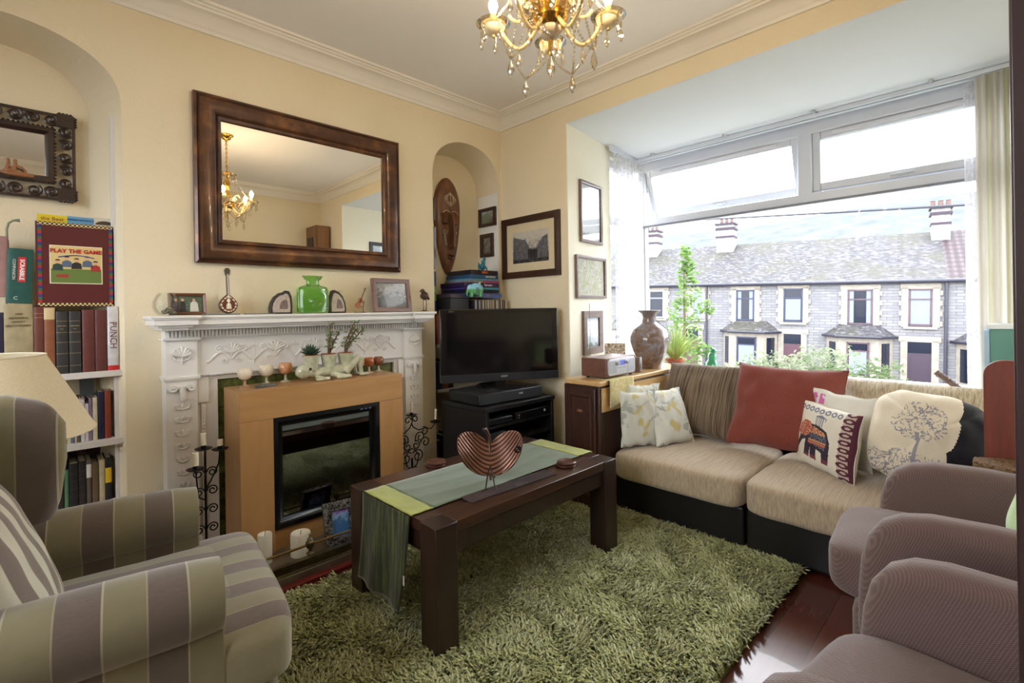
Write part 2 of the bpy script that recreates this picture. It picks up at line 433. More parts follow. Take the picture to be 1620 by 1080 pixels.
# bay side window behind the sheer curtain
ws = T('window_2', None, None)
b = B(); flare(b, 3.36, fy(3.36) + .04, 3.42, fy(3.42) + .04, .72, 2.45, .06); flare(b, 3.84, fy(3.84) + .04, 3.90, fy(3.9) + .04, .72, 2.45, .06)
for z0_, z1_ in ((.722, .78), (2.39, 2.448), (1.93, 1.99)): flare(b, 3.42, fy(3.42) + .042, 3.84, fy(3.84) + .042, z0_, z1_, .056)
b.done('window_frame', UPVC, ws, bevel=.005)
b = B(); flare(b, 3.4, fy(3.4) + .06, 3.88, fy(3.88) + .06, .77, 2.41, .01); b.done('glass', GLASS, ws)
# unseen window added behind the camera as a second source of daylight
wr_ = T('window_added', None, None)
b = B()
for y in (.45, 1.08, 1.68, 2.29): b.bx(X0 - .081, X0 - .019, y, y + .06, .95, 2.4)
b.bx(X0 - .08, X0 - .02, .46, 2.34, .952, 1.02); b.bx(X0 - .08, X0 - .02, .46, 2.34, 2.34, 2.398); b.done('window_frame', UPVC, wr_, bevel=.005)
b = B(); b.bx(X0 - .055, X0 - .045, .46, 2.34, 1.0, 2.36); b.done('glass', GLASS, wr_)
# window board
b = B(); b.bx(3.50, 3.915, -.06, 2.26, .675, .70); S('trim_2', b, M((224, 214, 196), .35), bevel=.004)
# curtain track on the bay ceiling
ct = T('curtain_track', 'white double curtain track fixed under the bay ceiling along the window', 'curtain track', (0, 0, 0))
b = B(); b.bx(3.80, 3.83, -.07, 2.28, 2.475, 2.518); b.bx(3.74, 3.755, -.07, 2.27, 2.47, 2.49)
b.done('rail', M((206, 212, 222), .4), ct, bevel=.003)
b = B(); flare(b, 3.30, fy(3.3) - .05, 3.82, fy(3.82) - .05, 2.475, 2.518, .02); b.done('return_rail', M((206, 212, 222), .4), ct)
b = B()
for y in (.3, .9, 1.5, 2.1): b.bx(3.75, 3.81, y - .008, y + .008, 2.485, 2.518)
b.done('bracket', M((200, 204, 212), .4), ct)
# ================================================================== COFFEE TABLE, RUG
TW = wood((40, 23, 18), (80, 50, 36), 9, .33, 'x', .3); TWz = wood((30, 17, 14), (52, 32, 25), 9, .4, 'z', .2)
TWy = wood((40, 23, 18), (74, 45, 33), 9, .33, 'y', .3)
t = T('coffee_table', 'dark stained chunky wooden coffee table on the green shag rug', 'coffee table', (.965, 1.37, 0))
L_, W_, Hh = 1.09, .625, .467
for x in (0, L_ - .095):
    for y in (0, W_ - .095):
        b = B(); b.bx(x, x + .095, y, y + .095, 0, Hh - .001); b.done('leg', TWz, t, bevel=.003)
b = B(); b.bx(.095, L_ - .095, .006, .11, Hh - .042, Hh); b.bx(.095, L_ - .095, W_ - .11, W_ - .006, Hh - .042, Hh)
b.bx(.095, L_ - .095, .112, W_ - .112, Hh - .040, Hh - .002); b.done('tabletop', TW, t, bevel=.002)
b = B(); b.bx(.006, .094, .096, W_ - .096, Hh - .042, Hh); b.bx(L_ - .094, L_ - .006, .096, W_ - .096, Hh - .042, Hh); b.done('end_board', TWy, t, bevel=.002)
b = B(); b.bx(.095, L_ - .095, .014, .038, Hh - .115, Hh - .042); b.bx(.095, L_ - .095, W_ - .038, W_ - .014, Hh - .115, Hh - .042)
b.bx(.014, .038, .095, W_ - .095, Hh - .115, Hh - .042); b.bx(L_ - .038, L_ - .014, .095, W_ - .095, Hh - .115, Hh - .042); b.done('apron', TWz, t, bevel=.002)
# table runner: sage centre, lime ends that hang over both ends, dark embroidery on the drop
nt = NT('runner_centre'); v = nt.coord(); nt.col(nt.ramp(nt.noise(v, 6, 3), [(.3, (104, 124, 104)), (.7, (90, 108, 78))])); nt.bump(nt.noise(v, 14, 3), .25, .004); RC = nt.set(.42, 0, .4, .4)
nt = NT('runner_lime'); v = nt.coord(); nt.col(nt.ramp(nt.noise(v, 9, 3), [(.3, (150, 160, 66)), (.7, (176, 186, 84))])); nt.bump(nt.noise(v, 14, 3), .2, .004); RL = nt.set(.4, 0, .4, .4)
nt = NT('runner_tassels'); v = nt.coord((60, 60, 3.2)); z = nt.xyz(nt.coord())[2]
m1 = nt.ramp(nt.noise(v, 1.5, 4, .7), [(.40, (84, 94, 34)), (.5, (30, 34, 22)), (.75, (16, 18, 14))])
m2 = nt.mix(nt.ramp(nt.math('ADD', nt.math('MULTIPLY', z, 1 / .33), nt.math('MULTIPLY', nt.noise(v, 2, 3), .25)), [(.55, (0, 0, 0)), (.95, (255, 255, 255))]), m1, (120, 130, 46))
nt.col(m2); nt.bump(nt.noise(v, 2, 3), .5, .003); RT = nt.set(.6, 0, .3, .3)
r = T('table_runner', 'sage and lime green table runner draped along the coffee table and over both its ends', 'table runner', (.965, 1.37, .4685))
def runner_fn(x0, x1, y0, y1, zf):
    return lambda u, v: (x0 + (x1 - x0) * u, y0 + (y1 - y0) * v, .0015 + .0018 * max(0, sin(v * 21 + 3 * sin(u * 4))) * zf + .0015 * max(0, mnoise.noise(Vector((u * 6, v * 9, 1)))))
b = B(); b.grid(runner_fn(.10, .98, .15, .50, 1), 60, 24); b.done('centre_panel', RC, r, solid=-.001)
b = B(); b.grid(runner_fn(0, .10, .15, .50, 1), 8, 24); b.done('lime_band', RL, r, solid=-.001); b = B(); b.grid(runner_fn(.98, L_, .15, .50, 1), 8, 24); b.done('lime_band', RL, r, solid=-.001)
def drop(x, sg, ln):
    def f(u, v):
        zz = -ln * v; sway = .012 * sin(u * 9) * v + .02 * v * v * 0
        return (x + sg * (.006 + .012 * v + .010 * sin(u * 11 + 1) * v), .15 + .35 * u - .01 * v * (u - .5) + (.045 * v * v if sg < 0 else 0), zz + .001)
    return f
nd_ = B(); nd_.grid(drop(0, -1, .36), 30, 30)
o = nd_.done('hanging_end', RT, r, solid=.0015)
for p in o.data.vertices: p.co.z += 0
nd_ = B(); nd_.grid(drop(L_, 1, .22), 30, 20); nd_.done('hanging_end', RL, r, solid=.0015)
b = B(); b.bx(-.022, -.02, .168, .176, -.25, -.215); b.done('care_label', M((230, 232, 236), .6), r)
# glass mat, coasters, leaf bowl
b = B(); b.bx(-.14, .33, 0, .075, 0, .004); b.done('slate_strip', M((70, 64, 66), .18, c2=(84, 76, 78)), None, loc=(1.335, 1.445, .4685), rz=radians(-3), label='thin dark grey glossy strip lying on the near edge of the coffee table', cat='table mat')
cm = wood((66, 34, 26), (98, 54, 40), 14, .3, 'x', .3)
def coaster(x, y, lab, n=1):
    b = B()
    for i in range(n): b.lathe([(0, 0), (.040, 0), (.046, .003), (.046, .009), (.040, .012), (.036, .010), (0, .010)], 36, (.004 * i, -.003 * i, .0125 * i))
    return b.done('coaster', cm, None, loc=(x, y, .468), label=lab, cat='coaster', group='round wooden coasters on the coffee table')
coaster(1.79, 1.475, 'round brown wooden coaster at the sofa end of the coffee table', 2)
coaster(1.37, 1.935, 'round brown wooden coaster on the far edge of the coffee table by the fire', 2)
lb = T('leaf_bowl', 'heart-shaped ribbed brown metal leaf bowl on wire legs standing on the table runner', 'bowl', (1.36, 1.53, .470))
lm = NT('leaf_bronze'); v = lm.coord((1, 1, 1)); xs = lm.xyz(v)
sf = lm.math('SINE', lm.math('MULTIPLY', lm.math('SUBTRACT', xs[2], lm.math('MULTIPLY', lm.math('POWER', lm.math('ABSOLUTE', xs[0]), 1.7), 3.6)), 330))
lm.col(lm.ramp(lm.math('ADD', lm.math('MULTIPLY', sf, .5), .5), [(.0, (52, 30, 24)), (.3, (104, 68, 54)), (1, (136, 96, 78))])); lm.bump(sf, .4, .003); LEAF = lm.set(.25, .55, .5)
def leafc(u, v):
    # heart outline: u around, v from rib outwards; built as a deep curled leaf
    a = -pi / 2 + 2 * pi * u
    rr = .5 * (1.0 - .42 * sin(a)) ; R_ = .112 * (1 + .24 * abs(cos(a)) ** 1.5 * (1 + .35 * max(0, sin(a))) - .72 * max(0, sin(a)) ** 5)
    x = R_ * 1.02 * cos(a) * v; z = R_ * sin(a) * v
    return x, z
def leaf(u, v):
    x, z = leafc(u, v); d = (x * x * 9 + z * z * 2.5)
    return (x, -.055 * 0 - .38 * d + .05, .148 + z * .92 + .14 * x * x * 8)
b = B(); b.grid(leaf, 64, 22, cu=True); b.done('leaf_dish', LEAF, lb, solid=.0035, rot=(radians(-24), 0, radians(-42)))
b = B(); b.tube([(0, .06 - .0, .03), (0, .055, .10), (0, .05, .17), (-.004, .045, .215), (-.02, .03, .245), (-.028, .015, .24)], [.005, .006, .007, .008, .009, .007], 8); b.done('stalk', M((70, 44, 28), .35, .5), lb, rot=(radians(-24), 0, radians(-42)))
b = B(); wq = M((26, 22, 22), .4, .7)
for s in (-1, 1): b.tube([(s * .016, -.05, .002), (s * .020, -.045, .004), (s * .010, -.02, .06), (0, -.006, .085)], .0028, 6)
b.tube([(.0, .12, .003), (.02, .10, .003), (.0, .05, .07)], .0028, 6)
b.done('wire_leg', wq, lb, rot=(0, 0, radians(-42)))
b = B(); b.tube(spiral(.118, .145, .016, .006, 0, 4.5 * pi, 30, .02), .0025, 6); b.done('wire_curl', wq, lb, rot=(0, 0, radians(-42)))

# shag rug
b = B(); b.bx(.20, 2.50, .66, 2.13, .0, .012); rb = b.done('rug', M((122, 130, 78), .95), None, label='thick green shaggy rug under the coffee table', cat='rug')
def tufts(name, n, x0, x1, y0, y1, parent, mat, seed):
    rnd = random.Random(seed); vs = []; fs = []; rr_ = rnd.random; vap = vs.append; fap = fs.append
    for i in range(n):
        x = x0 + (x1 - x0) * rr_(); y = y0 + (y1 - y0) * rr_()
        if x < .9 and y < 1.0: continue
        nx = mnoise.noise(Vector((x * 6, y * 6, 0))); a = 2 * pi * rr_() * .5 + nx * 5 + 2
        h = .026 + .016 * rr_(); ln = .012 + .022 * rr_(); wd = .0034 + .0022 * rr_()
        dx, dy = cos(a), sin(a); px, py = -dy * wd, dx * wd; k = len(vs)
        for t_, zz, ww in ((0, .008, 1), (.35, .008 + h * .62, 1.15), (1, .008 + h * (1 - .35 * rr_()), .75)):
            cx = x + dx * ln * t_; cy = y + dy * ln * t_
            vap((cx + px * ww, cy + py * ww, zz)); vap((cx - px * ww, cy - py * ww, zz)); vap((cx + dx * wd * ww, cy + dy * wd * ww, zz + wd * 1.1 * ww))
        for q in (0, 3):
            for c_ in range(3):
                d_ = (c_ + 1) % 3; fap((k + q + c_, k + q + d_, k + q + 3 + d_, k + q + 3 + c_))
        fap((k + 6, k + 7, k + 8))
    me = bpy.data.meshes.new(name); me.from_pydata(vs, [], fs); me.materials.append(mat); me.polygons.foreach_set('use_smooth', [True] * len(me.polygons))
    o = bpy.data.objects.new(name, me); COL.objects.link(o); o.parent = parent; o['kind'] = 'stuff'; return o
nt = NT('shag'); v = nt.coord(); z = nt.xyz(v)[2]
big = nt.noise(v, 3, 3); c1 = nt.ramp(nt.noise(v, 170, 2), [(.25, (150, 160, 84)), (.5, (206, 210, 146)), (.78, (246, 246, 206))])
nt.col(nt.mix(nt.math('MULTIPLY', big, .35), c1, (188, 194, 122))); SH = nt.set(.8, 0, .3, .4)
tufts('shag_pile', 56000, .21, 2.50, .66, 2.13, rb, SH, 3)

# ================================================================== SOFA
SEAT = NT('sofa_weave'); v = SEAT.coord((1, 1, 1)); vv = SEAT.coord((8, 260, 30)); f = SEAT.noise(vv, 1, 3)
SEAT.col(SEAT.ramp(f, [(.3, (162, 142, 120)), (.7, (200, 184, 160))])); SEAT.bump(SEAT.noise(v, 500, 2), .4, .002); SEAT = SEAT.set(.95, 0, .2, .3)
LEA = M((20, 19, 20), .42, c2=(28, 26, 28), ns=30, bump=.15, bs=120, spec=.4)
s = T('sofa', 'low black leather based sofa with beige woven seat cushions under the window', 'sofa', (2.45, 0, 0))
for (ya, yb_) in ((.915, 1.645), (.175, .905)):
    b = B(); b.bx(.015, .90, ya, yb_, .025, .225); b.done('base', LEA, s, bevel=.012, bseg=3)
    b = B(); b.rbox((.33, (ya + yb_) / 2, .295), (.76, yb_ - ya + .004, .158), .22, 16, .16, 3, .004); b.done('seat_cushion', SEAT, s, sharp=70)
b = B(); b.bx(.815, .90, .175, 1.645, .225, .66); b.done('back_frame', LEA, s, bevel=.03, bseg=4)
b = B(); b.bx(.0, .90, .12, .172, .025, .40); b.done('side_panel', LEA, s, bevel=.012)
b = B()
for x in (.06, .82):
    for y in (.23, .85, .97, 1.58): b.bx(x, x + .04, y, y + .04, 0, .03)
b.done('foot', BLACK, s)
# ---- back cushions
nt = NT('stripe_brown'); v = nt.coord((230, 6, 2.2)); f = nt.noise(v, 1, 3, .6)
nt.col(nt.ramp(f, [(.3, (50, 40, 34)), (.44, (92, 78, 66)), (.54, (142, 126, 106)), (.72, (84, 70, 60))])); nt.bump(nt.noise(nt.coord((150, 40, 40)), 3, 2), .4, .002); STR = nt.set(.95, 0, .2, .3)
nt = NT('stripe_pale'); v = nt.coord((220, 8, 26)); f = nt.noise(v, 1, 4, .6)
nt.col(nt.ramp(f, [(.3, (128, 112, 92)), (.5, (168, 154, 130)), (.72, (196, 184, 162))])); nt.bump(nt.noise(nt.coord((150, 40, 40)), 3, 2), .4, .002); STP = nt.set(.95, 0, .2, .3)
def pil(name, lab, bl, br, tl, t_, mats, **k):
    m, w_, h_ = frame3(bl, br, tl); return pillow(name, lab, w_, h_, t_, mats, m, **k)
pil('back_cushion', 'brown striped woven back cushion at the cabinet end of the sofa', (2.98, 1.66, .40), (2.98, 1.14, .40), (3.20, 1.69, .825), .20, STR, seed=2, wr=.012, pinch=.04)
pil('back_cushion', 'pale brown woven back cushion at the right end of the sofa', (3.00, .64, .41), (3.00, .05, .41), (3.22, .62, .80), .20, STP, seed=5, wr=.014, pinch=.04)
RED = fabric((128, 64, 56), (146, 78, 68), 260, .95, .4, 600, .3, (118, 56, 50))
pil('throw_cushion', 'large plain terracotta red cushion leaning in the middle of the sofa back', (2.90, 1.175, .415), (2.90, .60, .41), (3.12, 1.125, .86), .17, RED, seed=8, wr=.013, pinch=.08)
# ---- floral cushions
nt = NT('floral'); v = nt.coord((1, 1, 1)); n1 = nt.noise(v, 9, 3, .6, .8); n2 = nt.noise(nt.coord((1, 1, 1), loc=(4, 2, 7)), 7, 2, .5, 1)
c0 = nt.mix(nt.ramp(n1, [(.56, (0, 0, 0)), (.60, (255, 255, 255))]), (216, 219, 214), (176, 182, 176))
c1 = nt.mix(nt.ramp(n2, [(.60, (0, 0, 0)), (.64, (255, 255, 255))]), c0, (202, 192, 142)); nt.col(c1); nt.bump(nt.noise(v, 16, 3), .35, .006); FLO = nt.set(.8, 0, .25, .1)
gp = 'small floral cushions by the cabinet'
pil('throw_cushion', 'pale grey and yellow floral cushion, rearmost of the three against the cabinet', (2.60, 1.62, .40), (2.80, 1.52, .40), (2.60, 1.655, .735), .05, FLO, seed=11, wr=.006, group=gp)
pil('throw_cushion', 'pale grey and yellow floral cushion standing against the dark cabinet front corner', (2.46, 1.60, .385), (2.67, 1.49, .385), (2.45, 1.625, .715), .07, FLO, seed=12, wr=.006, group=gp)
pil('throw_cushion', 'pale grey and yellow floral cushion leaning in front of the brown striped back cushion', (2.62, 1.455, .385), (2.89, 1.36, .385), (2.655, 1.575, .700), .10, FLO, seed=13, wr=.006, group=gp)
# ---- embroidered cushions on the right
CREAM = fabric((226, 216, 196), (232, 224, 206), 200, .9, .3, 500, .2); NAVY = fabric((26, 26, 34), (34, 34, 44), 200, .9); GREYE = M((150, 148, 160), .7); 
def tree(u, v):
    U, V = u * 2 - 1, v * 2 - 1
    if U > .40 + .1 * sin(V * 3): return 1
    n_ = mnoise.noise(Vector((U * 9, V * 9, 3))) + .4 * mnoise.noise(Vector((U * 22, V * 22, 1)))
    r_ = sqrt((U + .2) ** 2 + ((V - .25) / .9) ** 2)
    if r_ < .48 and abs(n_) < .10: return 2
    if abs(U + .2) < .03 and V < 0 and V > -.7: return 2
    if V < -.45 and abs(n_) < .12: return 2
    return 0
m_, w_, h_ = frame3((2.70, .47, .40), (2.78, .08, .42), (2.88, .38, .80))
m_ = m_ @ Matrix.Rotation(radians(12), 4, 'Y')
pillow('throw_cushion', 'cream cushion with grey tree embroidery and a black side at the sofa right end', 0.42, .42, .27, [CREAM, NAVY, GREYE], m_, n=110, matfn=tree, seed=21, wr=.014, pinch=.02, round_=3.4)
PINK = M((208, 110, 176), .8)
def pinkl(u, v):
    U, V = u * 2 - 1, v * 2 - 1
    return 1 if (U < -.45 and V > .45 and mnoise.noise(Vector((U * 8, V * 8, 9))) > -.12 and U > -.9 and V < .9) else 0
pil('throw_cushion', 'white cushion with a pink leaf corner tucked behind the elephant cushion', (2.99, .76, .41), (2.83, .46, .40), (2.95, .64, .765), .08, [fabric((224, 222, 214), (230, 228, 222)), PINK], n=60, matfn=pinkl, seed=22)
EL = [fabric((226, 220, 206), (232, 228, 216), 200, .9, .3, 500, .2), M((52, 44, 62), .85), M((176, 84, 80), .8), M((214, 184, 120), .8), M((86, 34, 52), .85), M((120, 126, 148), .8), M((196, 178, 170), .85)]
def inpoly(x, y, p):
    c = False; j = len(p) - 1
    for i in range(len(p)):
        if (p[i][1] > y) != (p[j][1] > y) and x < (p[j][0] - p[i][0]) * (y - p[i][1]) / (p[j][1] - p[i][1]) + p[i][0]: c = not c
        j = i
    return c
bodyp = [(-.42, .22), (-.30, .34), (0, .36), (.26, .24), (.40, -.02), (.42, -.35), (.40, -.62), (.20, -.62), (.18, -.36), (.02, -.30), (.02, -.62), (-.17, -.60), (-.18, -.30), (-.22, -.60), (-.40, -.56), (-.38, -.12), (-.52, -.18), (-.66, -.42), (-.72, -.62), (-.80, -.60), (-.74, -.36), (-.62, -.08), (-.60, .14)]
headp = [(-.70, .02), (-.66, .26), (-.50, .42), (-.30, .40), (-.20, .24), (-.26, .02), (-.44, -.06), (-.58, -.04)]
blank = [(-.18, .30), (.22, .20), (.32, -.04), (.28, -.28), (-.26, -.20), (-.22, .06)]
howd = [(-.14, .36), (.12, .33), (.18, .58), (.02, .66), (-.16, .60)]
def eleph(u, v):
    U, V = u * 2 - 1, v * 2 - 1
    if U < .6 and V < .74: U, V = (U + .05) / 1.13, (V + .02) / 1.13
    if U > .62:
        c = (V * 4.6) % 1 - .5; d = sqrt(((U - .80) * 2.2) ** 2 + c * c * .9)
        if U > .93: return 4
        return 4 if .16 < d < .36 else (6 if d <= .16 else 0 if U < .66 else 6)
    if V > .76 and V < .93: return 5 if abs(sqrt((((U + 1) * 5) % 1 - .5) ** 2 + ((V - .84) * 5) ** 2) - .3) < .12 else 0
    if inpoly(U, V, blank):
        if V < -.06 and V > -.20: return 2 if int((V + 1) * 50) % 3 else 3
        if V > .10: return 3 if mnoise.noise(Vector((U * 26, V * 26, 2))) > .08 else 2
        return 5 if mnoise.noise(Vector((U * 30, V * 30, 2))) > .05 else 1
    if inpoly(U, V, headp): return 3 if mnoise.noise(Vector((U * 30, V * 30, 5))) > .2 else 2
    if inpoly(U, V, howd): return 5 if int((U + 1) * 34) % 2 or V > .58 else 0
    if inpoly(U, V, bodyp):
        if V < -.52: return 2 if int(V * 60) % 2 else 1
        return 1
    return 0
pil('throw_cushion', 'white cushion with a decorated elephant and a maroon ring border', (2.915, .80, .385), (2.65, .50, .385), (2.86, .655, .70), .10, EL, n=130, matfn=eleph, seed=23, wr=.004, pinch=.04)

# ================================================================== LEFT WING CHAIR (striped)
def stripes(name, axis, w_, off=0, c1=(108, 95, 86), c2=(138, 130, 102), c3=(170, 162, 138)):
    t = NT(name); v = t.coord(); x = t.xyz(v)[axis]
    p = t.math('FRACT', t.math('ADD', t.math('DIVIDE', x, 2 * w_), off)); n = t.noise(v, 9, 4, .6); n2 = t.noise(t.coord((1, 1, 8) if axis < 2 else (1, 1, 1)), 60, 2)
    a = t.mix(n2, c1, tuple(int(q * .86) for q in c1)); bb = t.mix(n, c2, tuple(int(q * .80) for q in c2))
    f = t.math('GREATER_THAN', p, .5); base = t.mix(f, a, bb)
    d1 = t.math('LESS_THAN', t.math('ABSOLUTE', t.math('SUBTRACT', p, .5)), .013); d2 = t.math('LESS_THAN', t.math('ABSOLUTE', t.math('SUBTRACT', t.math('ABSOLUTE', t.math('SUBTRACT', p, .5)), .5)), .011)
    t.col(t.mix(t.math('ADD', t.math('MULTIPLY', d1, .8), t.math('MULTIPLY', d2, .5)), base, c3)); t.bump(t.math('ADD', t.noise(v, 400, 2), t.math('MULTIPLY', n, 2)), .3, .002)
    return t.set(.9, 0, .2, .5)
SX = stripes('stripe_x', 0, .073, .57); SY = stripes('stripe_y', 1, .066, .3, (120, 106, 98), (158, 150, 122)); SYW = stripes('stripe_wing', 0, .085, .43)
SP = stripes('stripe_pillow', 0, .036, .1, (138, 126, 120), (232, 230, 214))  # pale stripe colour raised to stand in for window light on the cushion
c = T('wing_armchair', 'striped taupe and olive velvet wing armchair at the left by the bookshelf', 'armchair', (.0, 1.655, 0), radians(-7))
b = B(); b.bx(-.34, .475, -.30, .30, .13, .31); b.done('seat_base', SX, c, bevel=.03, bseg=4)
b = B(); b.rbox((.10, 0, .385), (.66, .50, .16), .25, 16, .22, 2, .004); b.rbox((.41, 0, .375), (.21, .68, .165), .35, 14, .1, 2, .003)
b.done('seat_cushion', SY, c, sharp=75)
for s in (-1, 1):
    arm = B()
    def armf(u, v, s=s):
        x = -.34 + .69 * v; a = 2 * pi * u; sl = (.012 if s > 0 else .012) * (v - .5) + .02 * sin(v * pi) * .5
        # closed cross section: scrolled top over a panel
        cy = .30; r_ = .086 * (1 - .10 * abs(2 * v - 1) ** 6)
        if u < .62:
            t_ = -.35 * pi + 1.75 * pi * (u / .62); yy = cy + r_ * cos(t_) ; zz = .548 + r_ * sin(t_)
        else:
            k = (u - .62) / .38; yy = (cy - .045) + (.085) * k if k > .5 else (cy - .055) + .0 * k; zz = .50 - (.50 - .15) * min(1, k * 2) if k <= .5 else .15 + (.50 - .15) * (k - .5) * 2
            yy = cy - .05 if k <= .5 else cy + .040
        return (x, s * yy, zz + sl)
    arm.grid(armf, 50, 30, cu=True)
    n0 = len(arm.v)
    arm.f.append(tuple(range(0, 50))); arm.m.append(0); arm.f.append(tuple(n0 - 50 + i for i in range(50))); arm.m.append(0)
    ao = arm.done('arm', SX, c, bevel=.012, bseg=3, sharp=60)
    # wing
    wg = B(); o_ = -.05 if s < 0 else 0
    poly = [(a + o_ if a > -.35 else a, z) for a, z in [(-.40, .50), (-.02, .56), (.015, .68), (.030, .80), (.028, .90), (-.01, .965), (-.09, .995), (-.22, 1.0), (-.40, 1.0)]]
    wg.prism(poly, s * .255, s * .325); wg.done('wing', SYW, c, bevel=.028, bseg=5)
b = B(); b.bx(-.46, -.30, -.31, .31, .16, 1.04); b.done('backrest', SYW, c, bevel=.05, bseg=5)
b = B(); b.rbox((-.22, 0, .72), (.16, .47, .56), .35, 14, 0); b.done('back_pad', SY, c, sharp=75)
LEGW = wood((46, 22, 20), (66, 34, 30), 9, .3, 'z', .3)
for x, y in ((.445, -.26), (.445, .26), (-.36, -.26), (-.36, .26)):
    b = B(); b.cyl((x, y, 0), (x, y, .14), .018, .032, 12); b.done('leg', LEGW, c)
m_, w_, h_ = frame3((-.005, 1.40, .455), (.03, 1.76, .455), (-.15, 1.41, .84)); m_ = m_
pillow('throw_cushion', 'white and taupe striped cushion leaning inside the wing armchair', .36, .42, .13, SP, m_, seed=31, wr=.005, pinch=.03)

# ================================================================== RIGHT ARMCHAIRS (purple-brown ribbed covers)
nt = NT('rib_cover'); v = nt.coord(); x, y, z = nt.xyz(v)
sc = 2 * pi / .0062; rib = nt.math('MULTIPLY', nt.math('SINE', nt.math('MULTIPLY', nt.math('ADD', y, z), sc)), nt.math('SINE', nt.math('MULTIPLY', nt.math('ADD', x, nt.math('MULTIPLY', z, .6)), sc)))
nt.col(nt.ramp(rib, [(.2, (108, 87, 85)), (.8, (140, 117, 113))])); nt.bump(rib, .4, .0018); RIB = nt.set(.9, 0, .2, .4)
def soft_chair(lab, xc, y0, rz=0, so=0):
    ch = T('armchair', lab, 'armchair', (xc, y0, 0), rz, 'matching ribbed purple-brown armchairs')
    # local: +y is the front
    for s in (-1, 1):
        a = B(); poly = [(-.78, .10), (-.02, .10), (.0, .26), (-.002, .36), (-.010, .46), (-.028, .53), (-.06, .578), (-.105, .606), (-.17, .620), (-.30, .624), (-.50, .612), (-.66, .605), (-.78, .605)]
        sub = []
        for i in range(len(poly)):
            sub.append(poly[i])
        a.prism([(y, z) for y, z in sub], s * .245 if s > 0 else -.355, .355 if s > 0 else -.245, 'x')
        a.done('arm', RIB, ch, bevel=.045, bseg=6)
    b = B(); b.rbox((0, -.245 + so, .36), (.50, .78, .17), .32, 18, .25, 4, .003); b.done('seat_cushion', RIB, ch, sharp=75)
    b = B(); b.bx(-.30, .30, -.78, .02, .08, .31); b.done('seat_base', RIB, ch, bevel=.04, bseg=4)
    b = B(); b.bx(-.35, .35, -.86, -.62, .10, .88); b.done('backrest', RIB, ch, bevel=.07, bseg=6)
    for x in (-.28, .28):
        for y in (-.74, -.06):
            b = B(); b.cyl((x, y, 0), (x, y, .11), .018, .025, 10); b.done('foot', BLACK, ch)
    return ch
soft_chair('purple-brown ribbed armchair nearer the sofa, with a pale green cushion', 2.06, .345, radians(4), -.045)
soft_chair('purple-brown ribbed armchair nearer the camera at the bottom right', 1.19, .31, radians(-8), -.13)
GRN = fabric((176, 206, 150), (190, 216, 164))
pil('throw_cushion', 'pale green cushion on the ribbed armchair nearer the sofa', (1.90, -.02, .45), (2.28, -.02, .45), (1.90, -.13, .80), .12, GRN, seed=41)

# ================================================================== ELECTRIC FIRE SUITE AND MANTEL
OAK = wood((174, 130, 82), (190, 146, 96), 7, .35, 'x', .15, 7, .03); OAKz = wood((174, 130, 82), (188, 144, 94), 7, .35, 'z', .15, 7, .03)
fs_ = T('electric_fireplace', 'light oak electric fire suite with a black glass-fronted fire in front of the tiled hearth', 'fireplace', (.675, 2.5, 0))
W2, D2, ZT = .868, .258, .846; zo = .702
b = B(); b.bx(0, W2, 0, D2, zo, ZT); b.done('top_box', OAK, fs_, bevel=.0015)
b = B(); b.bx(0, .148, 0, D2, .05, zo - .001); b.done('side_upright', OAKz, fs_, bevel=.0015); b = B(); b.bx(W2 - .148, W2, 0, D2, .05, zo - .001); b.done('side_upright', OAKz, fs_, bevel=.0015)
b = B(); b.bx(.148, W2 - .148, .02, D2, .05, .155); b.done('plinth', OAK, fs_, bevel=.0015)
BG = M((10, 10, 12), .12, spec=.6)
fr = B(); fr.frame(W2 - .298, .545, [(0, .03), (0, .006), (.022, .004), (.03, .02), (.05, .03)], W2 / 2, .155 + .2735); fo = fr.done('fire_frame', M((14, 14, 18), .25), fs_)
b = B(); b.bx(.16, W2 - .16, .21, .23, .16, .70); b.bx(.16, W2 - .16, .03, .22, .156, .17); b.bx(.155, .165, .03, .22, .16, .70); b.bx(W2 - .165, W2 - .155, .03, .22, .16, .70); b.done('fire_box', M((12, 12, 13), .7), fs_)
b = B(); b.bx(.165, W2 - .165, .032, .036, .175, .68)
b.done('fire_glass', thin_glass((120, 124, 126), .26, .03), fs_)
b = B()
for i in range(26):
    rnd = random.Random(i); x = .20 + rnd.random() * .47; b.tube([(x, .06 + rnd.random() * .08, .20 + rnd.random() * .05), (x + rnd.uniform(-.08, .08), .10 + rnd.random() * .06, .23 + rnd.random() * .05)], [.016, .012], 7)
b.done('coal_logs', M((40, 36, 40), .8, c2=(96, 90, 98), ns=30), fs_)
b = B()
for i in range(3): b.bx(W2 - .265 + i * .025, W2 - .25 + i * .025, .002, .005, .672, .680)
b.done('control_buttons', M((70, 80, 110), .4), fs_)
# painted mantelpiece
MW = M((226, 224, 222), .4, c2=(232, 230, 228), ns=4)
mp = T('mantelpiece', 'white painted carved wooden mantelpiece around the old fireplace', 'mantelpiece', (0, 0, 0))
b = B(); fa, fb = .362, 1.872
def shelfprof(x0, x1, yf):
    for (dz0, dz1, ins) in [(a + (.0004 if yf < 2.61 else 0), c + (.0004 if yf < 2.61 else 0), i) for a, c, i in ((1.195, 1.207, 0), (1.188, 1.195, .006), (1.163, 1.188, .012), (1.152, 1.163, .03), (1.14, 1.152, .045))]:
        b.bx(x0 + ins, x1 - ins, yf + ins, Y1, dz0, dz1)
shelfprof(fa + .001, fb - .001, 2.622); shelfprof(1.70, fb, 2.604); shelfprof(fa, .555, 2.604)
b.done('shelf', MW, mp, bevel=.002)
b = B(); b.bx(.455, 1.855, 2.775, Y1, .895, 1.15); b.done('frieze', MW, mp, bevel=.002)
